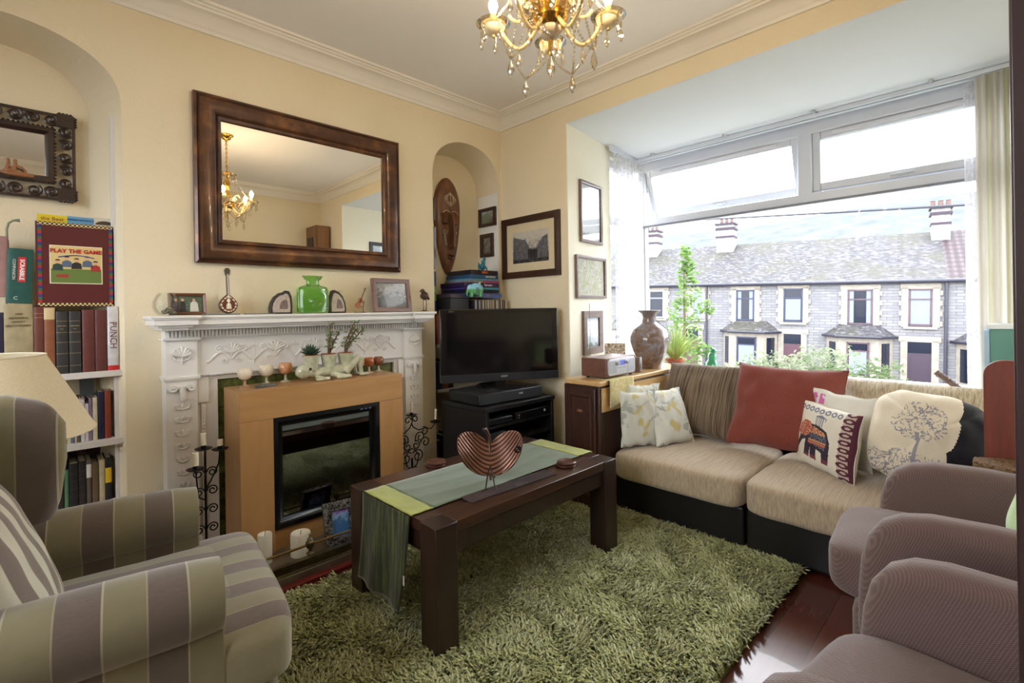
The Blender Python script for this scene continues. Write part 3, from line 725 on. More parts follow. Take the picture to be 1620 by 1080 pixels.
for (xa, xb) in ((.435, .563), (1.722, 1.855)):
    b = B(); b.bx(xa, xb, 2.752, Y1, .0, 1.14); b.bx(xa - .01, xb + .01, 2.742, Y1, .905, .918); b.bx(xa - .006, xb + .006, 2.746, Y1, .897, .905); b.bx(xa - .012, xb + .012, 2.735, Y1, 1.09, 1.10); b.bx(xa - .01, xb + .01, 2.74, Y1, 0, .14)
    b.done('pilaster', MW, mp, bevel=.002)
b = B(); b.bx(.563, .655, 2.782, Y1, 0, .90); b.bx(1.655, 1.722, 2.782, Y1, 0, .90); b.bx(.655, 1.655, 2.782, Y1, .885, .90); b.bx(.566, .612, 2.765, Y1, .78, .90); b.bx(1.68, 1.72, 2.765, Y1, .78, .90); b.bx(.58, .60, 2.772, Y1, 0, .78)
b.bx(1.692, 1.708, 2.772, Y1, 0, .78)
b.done('inner_panel', MW, mp, bevel=.002)
# dentil and bead mouldings
b = B(); n_ = 92
for i in range(n_):
    x = .44 + i * (1.405 / n_); b.bx(x, x + .009, 2.735, 2.78, 1.107, 1.135)
b.bx(.44, 1.85, 2.748, 2.78, 1.10, 1.14); b.done('dentil_moulding', MW, mp)
b = B(); b.tube([(.566, 2.772, .912), (1.72, 2.772, .912)], .006, 8)
for i in range(100): b.ell((.572 + i * .01155, 2.765, .912), .0048, 6, 4)
b.done('bead_moulding', M((206, 204, 204), .4), mp)
# applied composition ornament
def palmette(bb, cx, cz, s, y):
    for k in range(-3, 4):
        a = pi / 2 + k * .36; l = s * (1 - .09 * abs(k)); bb.tube([(cx, y, cz), (cx + cos(a) * l * .5, y - .005, cz + sin(a) * l * .5), (cx + cos(a) * l + (-.1 * s * k * .4), y - .003, cz + sin(a) * l)], [.0035, .007, .009], 6)
    bb.tube([(cx, y, cz - s * .7), (cx, y, cz)], .003, 6)
def scrollpair(bb, cx, cz, s, y):
    for sg in (-1, 1):
        bb.tube([(cx + sg * (q[0] - cx), q[1], q[2]) for q in spiral(cx + s * .8, cz, s * .10, s * .42, 0, 3.4 * pi, 22, y)], .0035, 6)
b = B(); y_ = 2.772
for i in range(5):
    cx = .715 + i * .21; (palmette(b, cx, 1.015, .052, y_) if i % 1 == 0 else None)
    for sg in (-1, 1):
        b.tube([(cx + sg * (.004 + .105 * t_), y_, .985 + .03 * sin(t_ * pi * 1.4) + .018 * t_) for t_ in [k / 12 for k in range(13)]], .006, 6)
        b.tube([(cx + sg * (q[0] - cx), y_, q[2]) for q in spiral(cx + .055, 1.035, .004, .022, 0, 3.2 * pi, 18, y_)], .0055, 6)
        b.tube([(cx + sg * (q[0] - cx), y_, q[2]) for q in spiral(cx + .030, .975, .003, .014, pi, -2.0 * pi, 16, y_)], .003, 6)
    if i < 4:
        cx += .105; b.tube([(cx, y_, .95), (cx, y_, 1.03)], .003, 6)
        for q in range(5): b.ell((cx + (q - 2) * .009, y_, 1.035 + .008 * (2 - abs(q - 2))), .005, 6, 4)
b.done('frieze_carving', MW, mp)
for px in (.499, 1.788):
    b = B(); palmette(b, px, 1.01, .05, 2.748)
    for sg in (-1, 1): b.tube([(px + sg * .004, 2.748, .99), (px + sg * .03, 2.748, 1.0), (px + sg * .038, 2.748, 1.03)], [.003, .004, .006], 6)
    for sg in (-1, 1): b.tube([(px + sg * (q[0] - px), 2.742, q[2]) for q in spiral(px + .036, .862, .005, .018, 0, 3 * pi, 18, 2.742)], .006, 6)
    b.tube([(px, 2.742, .87), (px, 2.738, .82), (px, 2.744, .80)], [.014, .012, .006], 8)
    for k in range(9):
        z0 = .775 - k * .062; s_ = .030 * (1 - .05 * k)
        for sg in (-1, 1): b.tube([(px, 2.75, z0 - .015), (px + sg * s_ * .8, 2.747, z0 - .008), (px + sg * s_, 2.747, z0 + .008), (px + sg * s_ * .55, 2.747, z0 + .012)], [.0025, .004, .004, .002], 6)
        b.ell((px, 2.748, z0 + .006), (.006, .004, .011), 8, 6)
    b.done('pilaster_carving', MW, mp)
b = B()
for k in range(34): b.ell((.590, 2.772, .76 - k * .018), (.005, .003, .006), 6, 4)
b.done('inner_bead_carving', MW, mp)
nt = NT('green_tile'); v = nt.coord(); n1 = nt.noise(v, 14, 5, .65, .5); nt.col(nt.ramp(n1, [(.3, (52, 56, 34)), (.5, (96, 104, 56)), (.7, (138, 140, 86))])); nt.set(.22, 0, .6); 
b = B()
for i in range(7):
    b.bx(.655 + i * .143, .655 + (i + 1) * .143 - .002, 2.80, Y1, .742, .884)
for i in range(6):
    z0 = .04 + i * .117; b.bx(.655, .72, 2.80, Y1, z0, z0 + .115); b.bx(1.59, 1.655, 2.80, Y1, z0, z0 + .115)
b.done('tile_insert', nt.m, mp)
# hearth
hm = NT('hearth'); v = hm.coord(); hm.col(hm.ramp(hm.noise(v, 12, 4), [(.3, (96, 86, 74)), (.7, (120, 108, 94))])); hm.set(.35)
b = B(); b.bx(.42, 1.86, 2.235, Y1 - .01, .0, .05); h_ = b.done('hearth', hm.m, None, kind='structure', bevel=.004)
b = B(); b.bx(.42, 1.86, 2.195, 2.233, .0, .02); b.done('trim_3', M((112, 34, 34), .35), None, kind='structure', bevel=.004)
# brass fender
AB = M((124, 112, 84), .35, .9, c2=(96, 88, 70), ns=30)
f_ = T('fender', 'low brass fender with a rail and urn finials along the hearth', 'fender', (0, 0, .05))
b = B(); b.bx(.52, 1.62, 2.252, 2.262, 0, .03); b.bx(.52, 1.62, 2.246, 2.275, .03, .042); b.bx(.52, 1.62, 2.240, 2.25, -.03, .0); b.tube([(.52, 2.245, .002), (1.62, 2.245, .002)], .007, 8); b.done('base_strip', AB, f_)
b = B(); b.tube([(.52, 2.285, .085), (1.62, 2.285, .085)], .0055, 10); b.done('rail', BRASS, f_)
for x in (.535, .905, 1.26, 1.605):
    b = B(); b.lathe([(.016, .042), (.018, .046), (.008, .054), (.007, .062), (.016, .072), (.021, .086), (.019, .098), (.010, .106), (.013, .110), (.008, .116), (.004, .126), (.006, .130), (0, .136)], 16, (x, 2.285, 0)); b.done('finial', AB, f_)
# ================================================================== WALL MIRROR AND PICTURES
MIR = NT('mirror_glass'); MIR.col((238, 236, 230)); MIR.b.inputs['Metallic'].default_value = 1; MIR.b.inputs['Roughness'].default_value = .0; MIR = MIR.m
nt = NT('bronzed'); v = nt.coord((3, 3, 3)); n1 = nt.noise(v, 3, 4, .6); nt.col(nt.ramp(n1, [(.3, (56, 34, 24)), (.55, (88, 54, 34)), (.75, (138, 90, 48))])); BRZ = nt.set(.3, .25, .5, 0, .2)
m = T('wall_mirror', 'large mirror in a wide bronzed brown frame above the mantelpiece', 'mirror', (1.158, Y1, 1.90))
b = B(); b.frame(1.165, .858, [(0, -.001), (0, -.030), (.012, -.038), (.018, -.032), (.03, -.050), (.055, -.056), (.085, -.044), (.10, -.030), (.106, -.036), (.118, -.030), (.126, -.014)]); b.done('mirror_frame', BRZ, m, recalc=True)
b = B(); b.add([(-.47, -.016, -.31), (.47, -.016, -.31), (.47, -.016, .31), (-.47, -.016, .31)], [(0, 1, 2, 3)]); b.bx(-.47, .47, -.014, -.004, -.31, .31); b.done('mirror_glass', MIR, m)
def picture(name, lab, loc, rz, w_, h_, bw, fm, art, mount=0, mm=None, cat='picture', group=None, dep=.02, rot=None, glass=True):
    p_ = T(name, lab, cat, loc, rz, group, rot)
    b = B(); b.frame(w_, h_, [(0, 0), (0, -dep), (bw * .3, -dep - .002), (bw, -dep + .003), (bw, -.004)]); b.done('frame', fm, p_)
    iw, ih = w_ - 2 * bw, h_ - 2 * bw
    if mount:
        b = B(); b.frame(iw + .004, ih + .004, [(0, -.006), (mount, -.006), (mount + .002, -.0045)]); b.done('mount', mm, p_)
    aw, ah = iw / 2 - mount, ih / 2 - mount
    b = B(); b.bx(-aw - .003, aw + .003, -.005, -.001, -ah - .003, ah + .003); o = b.done('print', art, p_)
    if glass:
        b = B(); b.bx(-iw / 2, iw / 2, -.010, -.0085, -ih / 2, ih / 2); b.done('glazing', thinp, p_)
    return p_
thinp = thin_glass((252, 252, 252), .01, .04, .14)
def artmat(stops, scale=(6, 6, 6), grad=None, ns=3, det=5, dist=.5):
    t = NT('print'); v = t.coord(scale); n_ = t.noise(v, ns, det, .65, dist)
    if grad:
        z = t.xyz(t.coord())[2]; n_ = t.math('ADD', t.math('MULTIPLY', t.math('ADD', z, grad[0]), grad[1]), t.math('ADD', t.math('MULTIPLY', n_, grad[2] * 1.4), -.2 * grad[2]))
    t.col(t.ramp(n_, stops)); return t.set(.6)
FRB = wood((44, 26, 20), (66, 40, 30), 9, .35, 'x', .2)
# large old street photograph on the pier
pp = picture('framed_photograph', 'large dark framed old street photograph on the pier between alcove and bay', (X1, 2.535, 1.69), -pi / 2, .60, .47, .05, FRB, artmat([(.15, (40, 40, 44)), (.38, (96, 96, 100)), (.5, (178, 174, 168)), (.7, (206, 200, 188))], (9, 9, 14), (.05, 2.4, .75)), .065, M((226, 210, 176), .8))
b = B(); pol = [(-.178, -.04), (-.178, .075), (-.17, .095), (-.16, .08), (-.06, .055), (-.055, .07), (-.045, .05), (-.0, -.02), (.0, -.10), (-.178, -.10)]; b.prism(pol, -.0065, -.0055)
b.prism([(.06, -.10), (.07, .0), (.10, .03), (.13, .06), (.178, .075), (.178, -.10)], -.0065, -.0055); b.done('printed_houses', M((84, 84, 92), .7, c2=(120, 118, 120), ns=40), pp)
b = B()
for i in range(6): x = -.02 + i * .016; b.prism([(x, -.09), (x + .012, -.09), (x + .014, -.03), (x + .006, -.012), (x - .002, -.03)], -.0075, -.0066)
b.bx(-.178, .178, -.0078, -.0072, -.10, -.095); b.done('printed_crowd', M((34, 34, 40), .7), pp)
# three frames on the bay side wall
ang = math.atan(.136)
def onbay(x): return (x, fy(x) - .002, 0)
LAND = artmat([(.25, (214, 222, 232)), (.42, (226, 232, 240)), (.5, (128, 138, 134)), (.56, (150, 158, 150)), (.62, (176, 182, 170)), (1, (190, 196, 206))], (5, 5, 5), (.0, -2.3, .0 + .22))
def bay_pic(nm, lab, x, zc, w_, h_, bw, art, **k):
    p_ = onbay(x); return picture(nm, lab, (p_[0], p_[1], zc), ang, w_, h_, bw, WFR, art, **k)
WFR = wood((96, 78, 72), (120, 100, 92), 9, .35, 'x', .1)
bay_pic('framed_picture', 'tall wood framed hazy landscape print, topmost of three on the bay side wall', 3.02, 1.93, .335, .455, .022, LAND)
MAP = artmat([(.3, (150, 150, 140)), (.45, (206, 204, 188)), (.52, (170, 166, 120)), (.62, (212, 212, 200)), (.75, (130, 140, 150))], (5, 5, 8), None, 1, 6, 2.5)
bay_pic('framed_picture', 'wood framed pale map, middle of three on the bay side wall', 3.01, 1.445, .46, .315, .022, MAP)
SEA = artmat([(.2, (214, 224, 238)), (.45, (200, 214, 230)), (.5, (78, 96, 90)), (.62, (120, 140, 150)), (.8, (206, 214, 220))], (12, 12, 12), (-.02, -2.4, .45))
bay_pic('framed_picture', 'thick framed small coastal print, lowest of three on the bay side wall', 3.02, 1.03, .295, .325, .052, SEA)
# picture and white frame only seen in the mirror
picture('framed_picture', 'black framed picture on the right side wall of the bay, seen in the mirror', (3.30, -.064, 1.93), pi - .081, .46, .36, .045, M((26, 26, 30), .4), artmat([(.3, (120, 140, 170)), (.6, (216, 224, 236))], (6, 6, 9), (.05, 2, .5)))
# bits seen in the mirror: tall wooden cabinet in the corner
wc = T('tall_cabinet', 'tall brown wooden cabinet in the corner behind the armchairs, seen in the mirror', 'cabinet', (2.50, -.615, 0))
b = B(); b.bx(0, .18, 0, .29, 0, 2.30); b.done('cabinet_body', wood((112, 78, 48), (134, 96, 60), 7, .45, 'z', 0), wc, bevel=.004)
b = B(); b.bx(.02, .16, .29, .308, .02, 2.28); b.done('door', wood((122, 86, 52), (144, 104, 66), 7, .45, 'z', 0), wc, bevel=.003)
for dz, sx in ((2.06, .5),):
    b = B(); b.bx(-.012, 0, .06, .22, 1.90, 2.16); b.done('panel_ornament', M((40, 30, 26), .5), wc, bevel=.01)
# alcove pictures on the right reveal
JP = 2.666
picture('framed_photograph', 'small wide brown framed valley photograph high on the right reveal of the alcove', (JP, 2.975, 1.97), -pi / 2, .205, .15, .026, FRB, artmat([(.2, (90, 104, 84)), (.5, (110, 122, 104)), (.7, (196, 206, 210))], (10, 10, 10), (.02, 5, .6)))
picture('framed_photograph', 'small upright brown framed photograph low on the right reveal of the alcove', (JP, 2.985, 1.74), -pi / 2, .155, .19, .030, FRB, artmat([(.35, (56, 56, 54)), (.55, (130, 128, 122)), (.7, (206, 204, 200))], (14, 14, 14)))
b = B(); b.bx(2.6665, 2.6695, 2.86, 3.10, 1.22, 2.15); b.done('shelf_end_panel', WHITE, None, label='white upright shelf side panel on the right reveal of the right alcove', cat='shelf panel', bevel=.003)
for z_, h_, l_ in ((1.94, .16, 'small dark framed picture high on the left reveal of the right alcove'), (1.66, .30, 'larger dark framed picture low on the left reveal of the right alcove')):
    picture('framed_picture', l_, (2.034, 2.93, z_), pi / 2, .16, h_, .02, FRB, artmat([(.3, (150, 130, 100)), (.7, (206, 196, 170))], (10, 10, 10)), group='dark framed pictures on the left reveal')
# carved mirror in the left alcove
CV = wood((34, 20, 16), (58, 36, 28), 14, .4, 'x', .2)
cmr = T('carved_mirror', 'dark openwork carved wood mirror in the left alcove above the books', 'mirror', (-.11, 3.10, 1.952))
hw, hh = .25, .205
b = B(); b.frame(.375, .255, [(0, -.004), (0, -.028), (.02, -.032), (.032, -.016), (.034, -.008)]); b.frame(.52, .40, [(0, -.004), (0, -.016), (.006, -.018), (.012, -.016), (.012, -.004)])
b.done('inner_moulding', CV, cmr)
b = B()
def cscroll(bb, x, z, s, a, y=-.016):
    p_ = spiral(0, 0, s * .18, s, a, a + 3.3 * pi, 20, y); bb.tube([(x + q[0], y, z + q[2]) for q in p_], [.0075] * 10 + [.0058] * 11, 6)
n_ = 9
for i in range(n_):
    x = -.235 + .47 * i / (n_ - 1)
    for z, a in ((.165, 0), (-.165, pi)): cscroll(b, x, z, .027, a + (pi if i % 2 else 0))
for i in range(5):
    z = -.12 + .06 * i
    for x, a in ((.225, pi / 2), (-.225, -pi / 2)): cscroll(b, x, z, .026, a + (pi if i % 2 else 0))
for sx in (-1, 1):
    for sz in (-1, 1):
        b.bx(sx * .225 - .03, sx * .225 + .03, -.026, -.004, sz * .172 - .028, sz * .172 + .028)
        for k in range(4): b.ell((sx * .225 + (k - 1.5) * .013, -.018, sz * .20), (.008, .009, .010), 8, 6); b.ell((sx * .258, -.018, sz * .172 + (k - 1.5) * .012), (.009, .008, .007), 8, 6)
for i in range(24): b.ell((-.18 + .36 * i / 23, -.032, .128), .0055, 6, 4); b.ell((-.18 + .36 * i / 23, -.032, -.128), .0055, 6, 4)
for i in range(16): b.ell((.188, -.032, -.12 + .24 * i / 15), .0055, 6, 4); b.ell((-.188, -.032, -.12 + .24 * i / 15), .0055, 6, 4)
b.done('openwork_border', CV, cmr)
b = B(); b.add([(-.16, -.010, -.10), (.16, -.010, -.10), (.16, -.010, .10), (-.16, -.010, .10)], [(0, 1, 2, 3)]); b.bx(-.16, .16, -.009, -.003, -.10, .10); b.done('mirror_glass', MIR, cmr)
# carved boat figurine standing on the mirror's lower rail
OL = wood((128, 82, 50), (160, 108, 68), 20, .5, 'x', 0)
b = B()
b.tube([(-.052, 0, .010), (-.03, 0, .008), (0, 0, .009), (.03, 0, .007), (.052, 0, .004)], [.004, .011, .013, .011, .008], 10)
b.ell((-.022, 0, .020), (.024, .010, .008), 10, 6)
for x in (-.028, -.006): b.tube([(x - .004, 0, .018), (x - .002, 0, .034), (x, 0, .048), (x + .001, 0, .056)], [.009, .0075, .006, .004], 8); b.ell((x, 0, .064), (.007, .006, .009), 10, 8)
b.tube([(-.004, 0, .044), (.014, 0, .038), (.026, 0, .024), (.024, 0, .012)], [.005, .005, .005, .004], 6); b.tube([(-.024, 0, .040), (-.014, 0, .030), (-.012, 0, .02)], .004, 6)
b.tube([(-.045, 0, .014), (-.034, 0, .024), (-.026, 0, .022)], .005, 6)
b.done('boat_figurine', OL, None, loc=(-.045, 3.063, 1.838), label='small brown wooden carving of two rowers in a boat in front of the carved mirror', cat='figurine', remesh=.0015)
# tribal mask
nt = NT('mask_wood'); v = nt.coord((5, 5, 1.2)); nt.col(nt.ramp(nt.noise(v, 5, 5), [(.3, (82, 50, 34)), (.7, (138, 90, 60))])); nt.bump(nt.noise(v, 8, 4), .3, .003); MW_ = nt.set(.38, 0, .5, 0, .15)
mk = T('tribal_mask', 'tall narrow carved brown wooden mask hanging in the right alcove', 'mask', (2.345, 3.115, 1.88))
def maskf(u, v):
    z = -.385 + .77 * v; t_ = v
    wd = .122 * (sin(pi * min(1, max(0, (t_ * .92 + .035))) ** .62 * 1.0)) ** .72 if 0 < t_ < 1 else 0
    wd = .125 * max(0.0, (1 - abs((t_ - .66) / (.66 if t_ < .66 else .34)) ** (1.75 if t_ < .66 else 2.3))) ** .62
    a = pi * u; x = -wd * cos(a); y = -.058 * sin(a) ** .75 * (wd / .125) ** .5
    X_ = abs(x)
    # nose ridge, brows, eyes, lips
    nose = max(0, 1 - X_ / .016) * max(0, min(1, (z + .19) / .03)) * max(0, min(1, (.13 - z) / .05)) * (.046 - .10 * max(0, z + .05))
    brow = max(0, 1 - abs(z - (.105 - 6 * (X_ - .045) ** 2 * 3)) / .012) * (1 if .005 < X_ < .09 else 0) * .012
    sock = max(0, 1 - ((X_ - .045) / .035) ** 2 - ((z - .03) / .06) ** 2) * -.026
    eye = max(0, 1 - ((X_ - .045) / .026) ** 2 - ((z - .018) / .014) ** 2) * .020
    lip = max(0, 1 - (X_ / .032) ** 2) * (max(0, 1 - abs(z + .225) / .012) + max(0, 1 - abs(z + .250) / .012)) * .026
    return (x, y - nose - brow - sock - eye - lip, z)
b = B(); b.grid(maskf, 60, 140); b.done('mask_face', MW_, mk, solid=.004, sharp=60)
WP = M((224, 214, 196), .7)
b = B()
def onm(x, z):
    best = None; t_ = (z + .385) / .77
    wd = .125 * max(.001, (1 - abs((t_ - .66) / (.66 if t_ < .66 else .34)) ** (1.75 if t_ < .66 else 2.3))) ** .62
    u = math.acos(max(-1, min(1, -x / wd))) / pi; q = maskf(u, t_); return (q[0], q[1] - .0015, q[2])
for s in (-1, 1):
    b.tube([onm(s * (.006 + .07 * k / 12), .115 - 9 * ((.07 * k / 12) - .03) ** 2 * 1.6) for k in range(13)], .0022, 5)
    b.tube([onm(s * (.05 + .014 * cos(2 * pi * k / 12)), -.055 + .016 * sin(2 * pi * k / 12)) for k in range(12)], .0018, 5, closed=True)
    for k in range(5): b.tube([onm(s * (.052 - .003 * k + .006 * cos(2 * pi * q / 8)), -.085 - k * .016 + .006 * sin(2 * pi * q / 8)) for q in range(8)], .0014, 5, closed=True)
    b.tube([onm(s * (.003 + .034 * sin(pi * k / 12)), .17 + .075 * k / 12) for k in range(13)], .002, 5)
    b.tube([onm(s * (.003 + .05 * sin(pi * k / 12)), .155 + .10 * k / 12) for k in range(13)], .0016, 5)
    b.tube([onm(s * (.035 + .012 * cos(2 * pi * k / 10)), .215 + .014 * sin(2 * pi * k / 10)) for k in range(10)], .0015, 5, closed=True)
b.tube([onm(0.0005, .15 + .11 * k / 8) for k in range(9)], .0018, 5)
b.done('painted_markings', WP, mk)
b = B(); b.prism([(-.028, -.237), (0, -.230), (.028, -.237), (0, -.246)], -.078, -.05); b.done('mouth_slit', M((26, 16, 12), .6), mk)
b = B()
for s in (-1, 1):
    pts = [onm(s * (.018 + .054 * k / 10), .022 - .010 * sin(pi * k / 10)) for k in range(11)]; b.tube([(p_[0], p_[1] - .001, p_[2]) for p_ in pts], [.001] + [.0045] * 9 + [.001], 6)
    b.ell((s * .011, onm(.011, -.165)[1] - .006, -.175), (.007, .006, .005), 8, 6)
b.done('eye_slits', M((30, 18, 14), .6), mk)
b = B(); b.tube([(0, onm(.001, .12)[1] + .004, .12), (0, onm(.001, .04)[1], .04), (0, onm(.001, -.10)[1] - .010, -.10), (0, onm(.001, -.165)[1] - .016, -.165), (0, onm(.001, -.19)[1] + .006, -.19)], [.006, .009, .014, .019, .006], 12)
b.tube([(-.030, -.058, -.236), (-.012, -.074, -.226), (0, -.076, -.230), (.012, -.074, -.226), (.030, -.058, -.236)], [.003, .007, .006, .007, .003], 8); b.tube([(-.026, -.056, -.246), (0, -.074, -.258), (.026, -.056, -.246)], [.003, .008, .003], 8)
b.done('nose_and_lips', MW_, mk)

# ================================================================== LEFT ALCOVE SHELVES AND BOOKS
sh = T('bookshelf', 'white built-in bookshelf filling the left alcove', 'bookshelf', (0, 0, 0))
SHW = M((214, 210, 206), .5)
for z in (.31, .622, .934): b = B(); b.bx(-.49, .296, 2.872, 3.11, z, z + .028 if z > .5 else z + .022); b.done('shelf', SHW, sh, bevel=.002)
b = B(); b.bx(.262, .290, 2.905, 3.10, 0, 2.15); b.done('side_panel', SHW, sh, bevel=.002); b = B(); b.bx(-.47, -.45, 2.9, 3.1, 0, 1.25); b.done('side_panel', SHW, sh, bevel=.002)
b = B(); b.bx(-.49, .296, 2.95, 3.11, .0, .05); b.done('plinth', SHW, sh)
def book(x, w_, z, h_, c_, lab, y=2.885, d=.17, band=None, tit=None, tc=(220, 200, 150), ts=None, group=None, rough=.55, tilt=0, name='book'):
    bk = T(name, lab, 'book', (x + w_ / 2, y, z), 0, group, rot=(0, radians(tilt), 0))
    n_ = 8; hw_ = w_ / 2
    sp = [(-hw_, d)] + [(-hw_ + .0, .004)] + [(-hw_ * cos(pi * i / n_), .004 - .004 * sin(pi * i / n_)) for i in range(1, n_)] + [(hw_, .004), (hw_, d), (hw_ - .002, d), (hw_ - .002, .008), (-hw_ + .002, .008), (-hw_ + .002, d)]
    b = B(); b.prism(sp, 0, h_, 'z'); b.done('cover', M(c_, rough, c2=tuple(int(q * .84) for q in c_), ns=22), bk)
    b = B(); b.bx(-hw_ + .002, hw_ - .002, .008, d - .004, .003, h_ - .004); b.done('pages', M((206, 196, 170), .9), bk)
    if band:
        b = B()
        for zz, hh_ in band[0]: b.prism([(-hw_ - .0004, .004)] + [(-(hw_ + .0004) * cos(pi * i / n_), .004 - .0046 * sin(pi * i / n_)) for i in range(1, n_)] + [(hw_ + .0004, .004)], h_ * zz, h_ * zz + hh_, 'z')
        b.done('spine_band', M(band[1], .5), bk)
    if tit: text(bk, tit, ts or w_ * .6, (0, -.0012, h_ * .55), M(tc, .5), rot=(pi / 2, pi / 2, 0))
    return bk
R1 = .962
book(-.135, .045, R1, .27, (44, 36, 74), 'dark purple hardback left of the beige dictionary')
dk = book(-.088, .085, R1, .305, (172, 158, 122), 'thick beige dictionary standing above the lamp shade')
for i, l_ in enumerate(['THE', 'READER\'S', 'GREAT', 'DICTIONARY']): text(dk, l_, .013, (.0, -.0012, .262 - i * .016), M((120, 100, 66), .5))
book(-.0005, .030, R1, .292, (112, 58, 44), 'worn red-brown leather book right of the beige dictionary', band=([(.90, .003), (.84, .003)], (160, 110, 80)))
book(.031, .034, R1, .290, (146, 88, 54), 'tan leather book with a torn pale top on the upper shelf', band=([(.82, .05)], (206, 182, 140)))
for i, l_ in enumerate(('black half-leather volume with gilt bands, the left of two', 'black half-leather volume with gilt bands, the right of two')):
    k = book(.068 + i * .042, .039, R1, .272, (48, 46, 46), l_, band=([(.12, .002), (.32, .002), (.5, .002), (.66, .002), (.84, .002)], (140, 124, 92)))
    text(k, 'HISTORY', .0075, (0, -.0012, .208), M((190, 170, 120), .4)); text(k, 'VOL.', .006, (0, -.0012, .195), M((190, 170, 120), .4))
book(.153, .042, R1, .278, (104, 48, 44), 'plain maroon hardback, the left of two on the upper shelf'); book(.197, .041, R1, .278, (98, 44, 42), 'plain maroon hardback, the right of two beside the white annual')
pk = book(.240, .039, R1, .292, (222, 220, 222), 'white annual with PUNCH down its spine at the end of the upper shelf', band=([(.0, .022)], (190, 40, 40)), tit='PUNCH', tc=(96, 52, 60), ts=.036, rough=.3)
# on top of the row
book(-.116, .042, R1 + .335, .25, (168, 128, 124), 'dusty pink hardback standing above the row at the far left', y=2.90)
sc_ = book(-.083, .078, R1 + .307, .23, (22, 82, 74), 'dark green word game companion book leaning above the dictionary', y=2.895, tit=None, tilt=2)
b = B(); b.bx(-.006, .018, -.0015, -.0006, .06 + .03, .195); b.done('red_panel', M((196, 44, 48), .4), sc_)
text(sc_, 'SCRABBLE', .019, (.006, -.002, .142), M((236, 232, 228), .4), rot=(pi / 2, pi / 2, 0), bold=.0006); text(sc_, 'COMPANION', .014, (-.018, -.0015, .142), M((220, 226, 222), .4), rot=(pi / 2, pi / 2, 0)); text(sc_, 'C', .02, (-.01, -.0015, .022), M((220, 226, 222), .4), rot=(pi / 2, 0, 0))
b = B(); b.tube([(0, 0, 0), (0, 0, .09), (.006, 0, .115), (.02, 0, .128), (.04, 0, .130)], [.004, .004, .004, .004, .008], 8); b.done('hook_ornament', M((120, 130, 110), .5), None, loc=(-.078, 2.99, 1.50), label='small grey-green bent hook standing behind the green companion book', cat='ornament')
# board game boxes leaning in the alcove
g2 = T('game_box', 'pale board game box with a yellow and blue top edge behind the maroon game box', 'game box', (.146, 2.945, 1.256))
b = B(); b.bx(-.138, .136, 0, .04, 0, .41); b.done('box', M((206, 200, 186), .5), g2, bevel=.002)
b = B(); b.bx(-.132, -.034, -.0012, 0, .30, .405); b.done('yellow_panel', M((214, 190, 44), .4), g2); b = B(); b.bx(-.034, .056, -.0012, 0, .30, .405); b.done('blue_panel', M((94, 150, 190), .4), g2)
b = B(); b.prism([(.06 + .035 + .034 * cos(pi * i / 10), .378 + .018 * sin(pi * i / 10)) for i in range(11)], -.0012, 0); b.done('badge', M((70, 54, 40), .5), g2)
text(g2, 'the Best', .022, (-.083, -.0018, .386), M((120, 50, 40), .5)); text(g2, 'GENIUS ADVANCE', .011, (.011, -.0018, .390), M((30, 60, 120), .5))
g1 = T('game_box', 'maroon PLAY THE GAME box with a chequered border above the books', 'game box', (.139, 2.905, 1.256))
b = B(); b.bx(-.131, .131, 0, .036, 0, .368); b.done('box', M((92, 30, 34), .4, c2=(80, 26, 30), ns=6), g1, bevel=.001)
nt = NT('checker'); v = nt.coord(); ck = nt.nd('ShaderNodeTexChecker'); ck.inputs['Scale'].default_value = 135; ck.inputs['Color1'].default_value = lin((222, 200, 140)); ck.inputs['Color2'].default_value = lin((24, 20, 18)); nt.l.new(v, ck.inputs[0]); nt.col(ck.outputs[0]); CHK = nt.set(.4)
for z in (.353, .002): b = B(); b.bx(-.125, .125, -.001, 0, z, z + .013); b.done('chequered_edge', CHK, g1)
cols = [(170, 40, 44), (48, 104, 62), (46, 54, 130)]
for s in (-1, 1):
    b = B(); b.grid(lambda u, v: (s * .118 - .006 + .012 * u, -.001, .016 + .336 * v), 1, 27, matfn=lambda u, v: int(v * 27) % 3); b.done('colour_strip', [M(c_, .4) for c_ in cols], g1)
b = B(); b.bx(-.088, .088, -.0012, 0, .100, .268); b.done('picture_border', M((226, 216, 188), .5), g1)
b = B(); b.mi = 0; b.bx(-.084, .084, -.0018, -.0012, .104, .264); b.mi = 1; b.bx(-.084, .084, -.0022, -.0018, .104, .165)
for i, (x, z, k) in enumerate(((-.062, .17, 2), (-.032, .185, 3), (0, .178, 4), (.036, .188, 3), (.064, .168, 5))):
    b.mi = k; b.prism([(x - .018, z - .012), (x + .018, z - .012), (x + .015, z + .012), (x, z + .02), (x - .015, z + .012)], -.0026, -.0022); b.mi = 6; b.prism([(x + .008 * cos(q * pi / 4), z + .026 + .009 * sin(q * pi / 4)) for q in range(8)], -.0028, -.0022); b.mi = 4; b.prism([(x + .009 * cos(q * pi / 6), z + .031 + .006 * sin(q * pi / 6)) for q in range(7)], -.0031, -.0028)
b.mi = 5; b.prism([(-.07, .128), (-.03, .126), (-.026, .142), (-.064, .14)], -.0026, -.0022)
b.done('printed_players', [M((214, 190, 130), .5), M((100, 122, 58), .5), M((44, 66, 60), .5), M((84, 100, 128), .5), M((36, 32, 36), .5), M((160, 48, 44), .5), M((216, 168, 136), .5)], g1)
text(g1, 'PLAY THE GAME', .0235, (0, -.0030, .243), M((184, 40, 40), .4), bold=.0008)
b = B(); b.tube([(-.06 + .12 * k / 10, -.0028, .216 + .010 * sin(pi * k / 10)) for k in range(11)], .0022, 6); b.done('printed_ribbon', M((44, 64, 140), .4), g1)
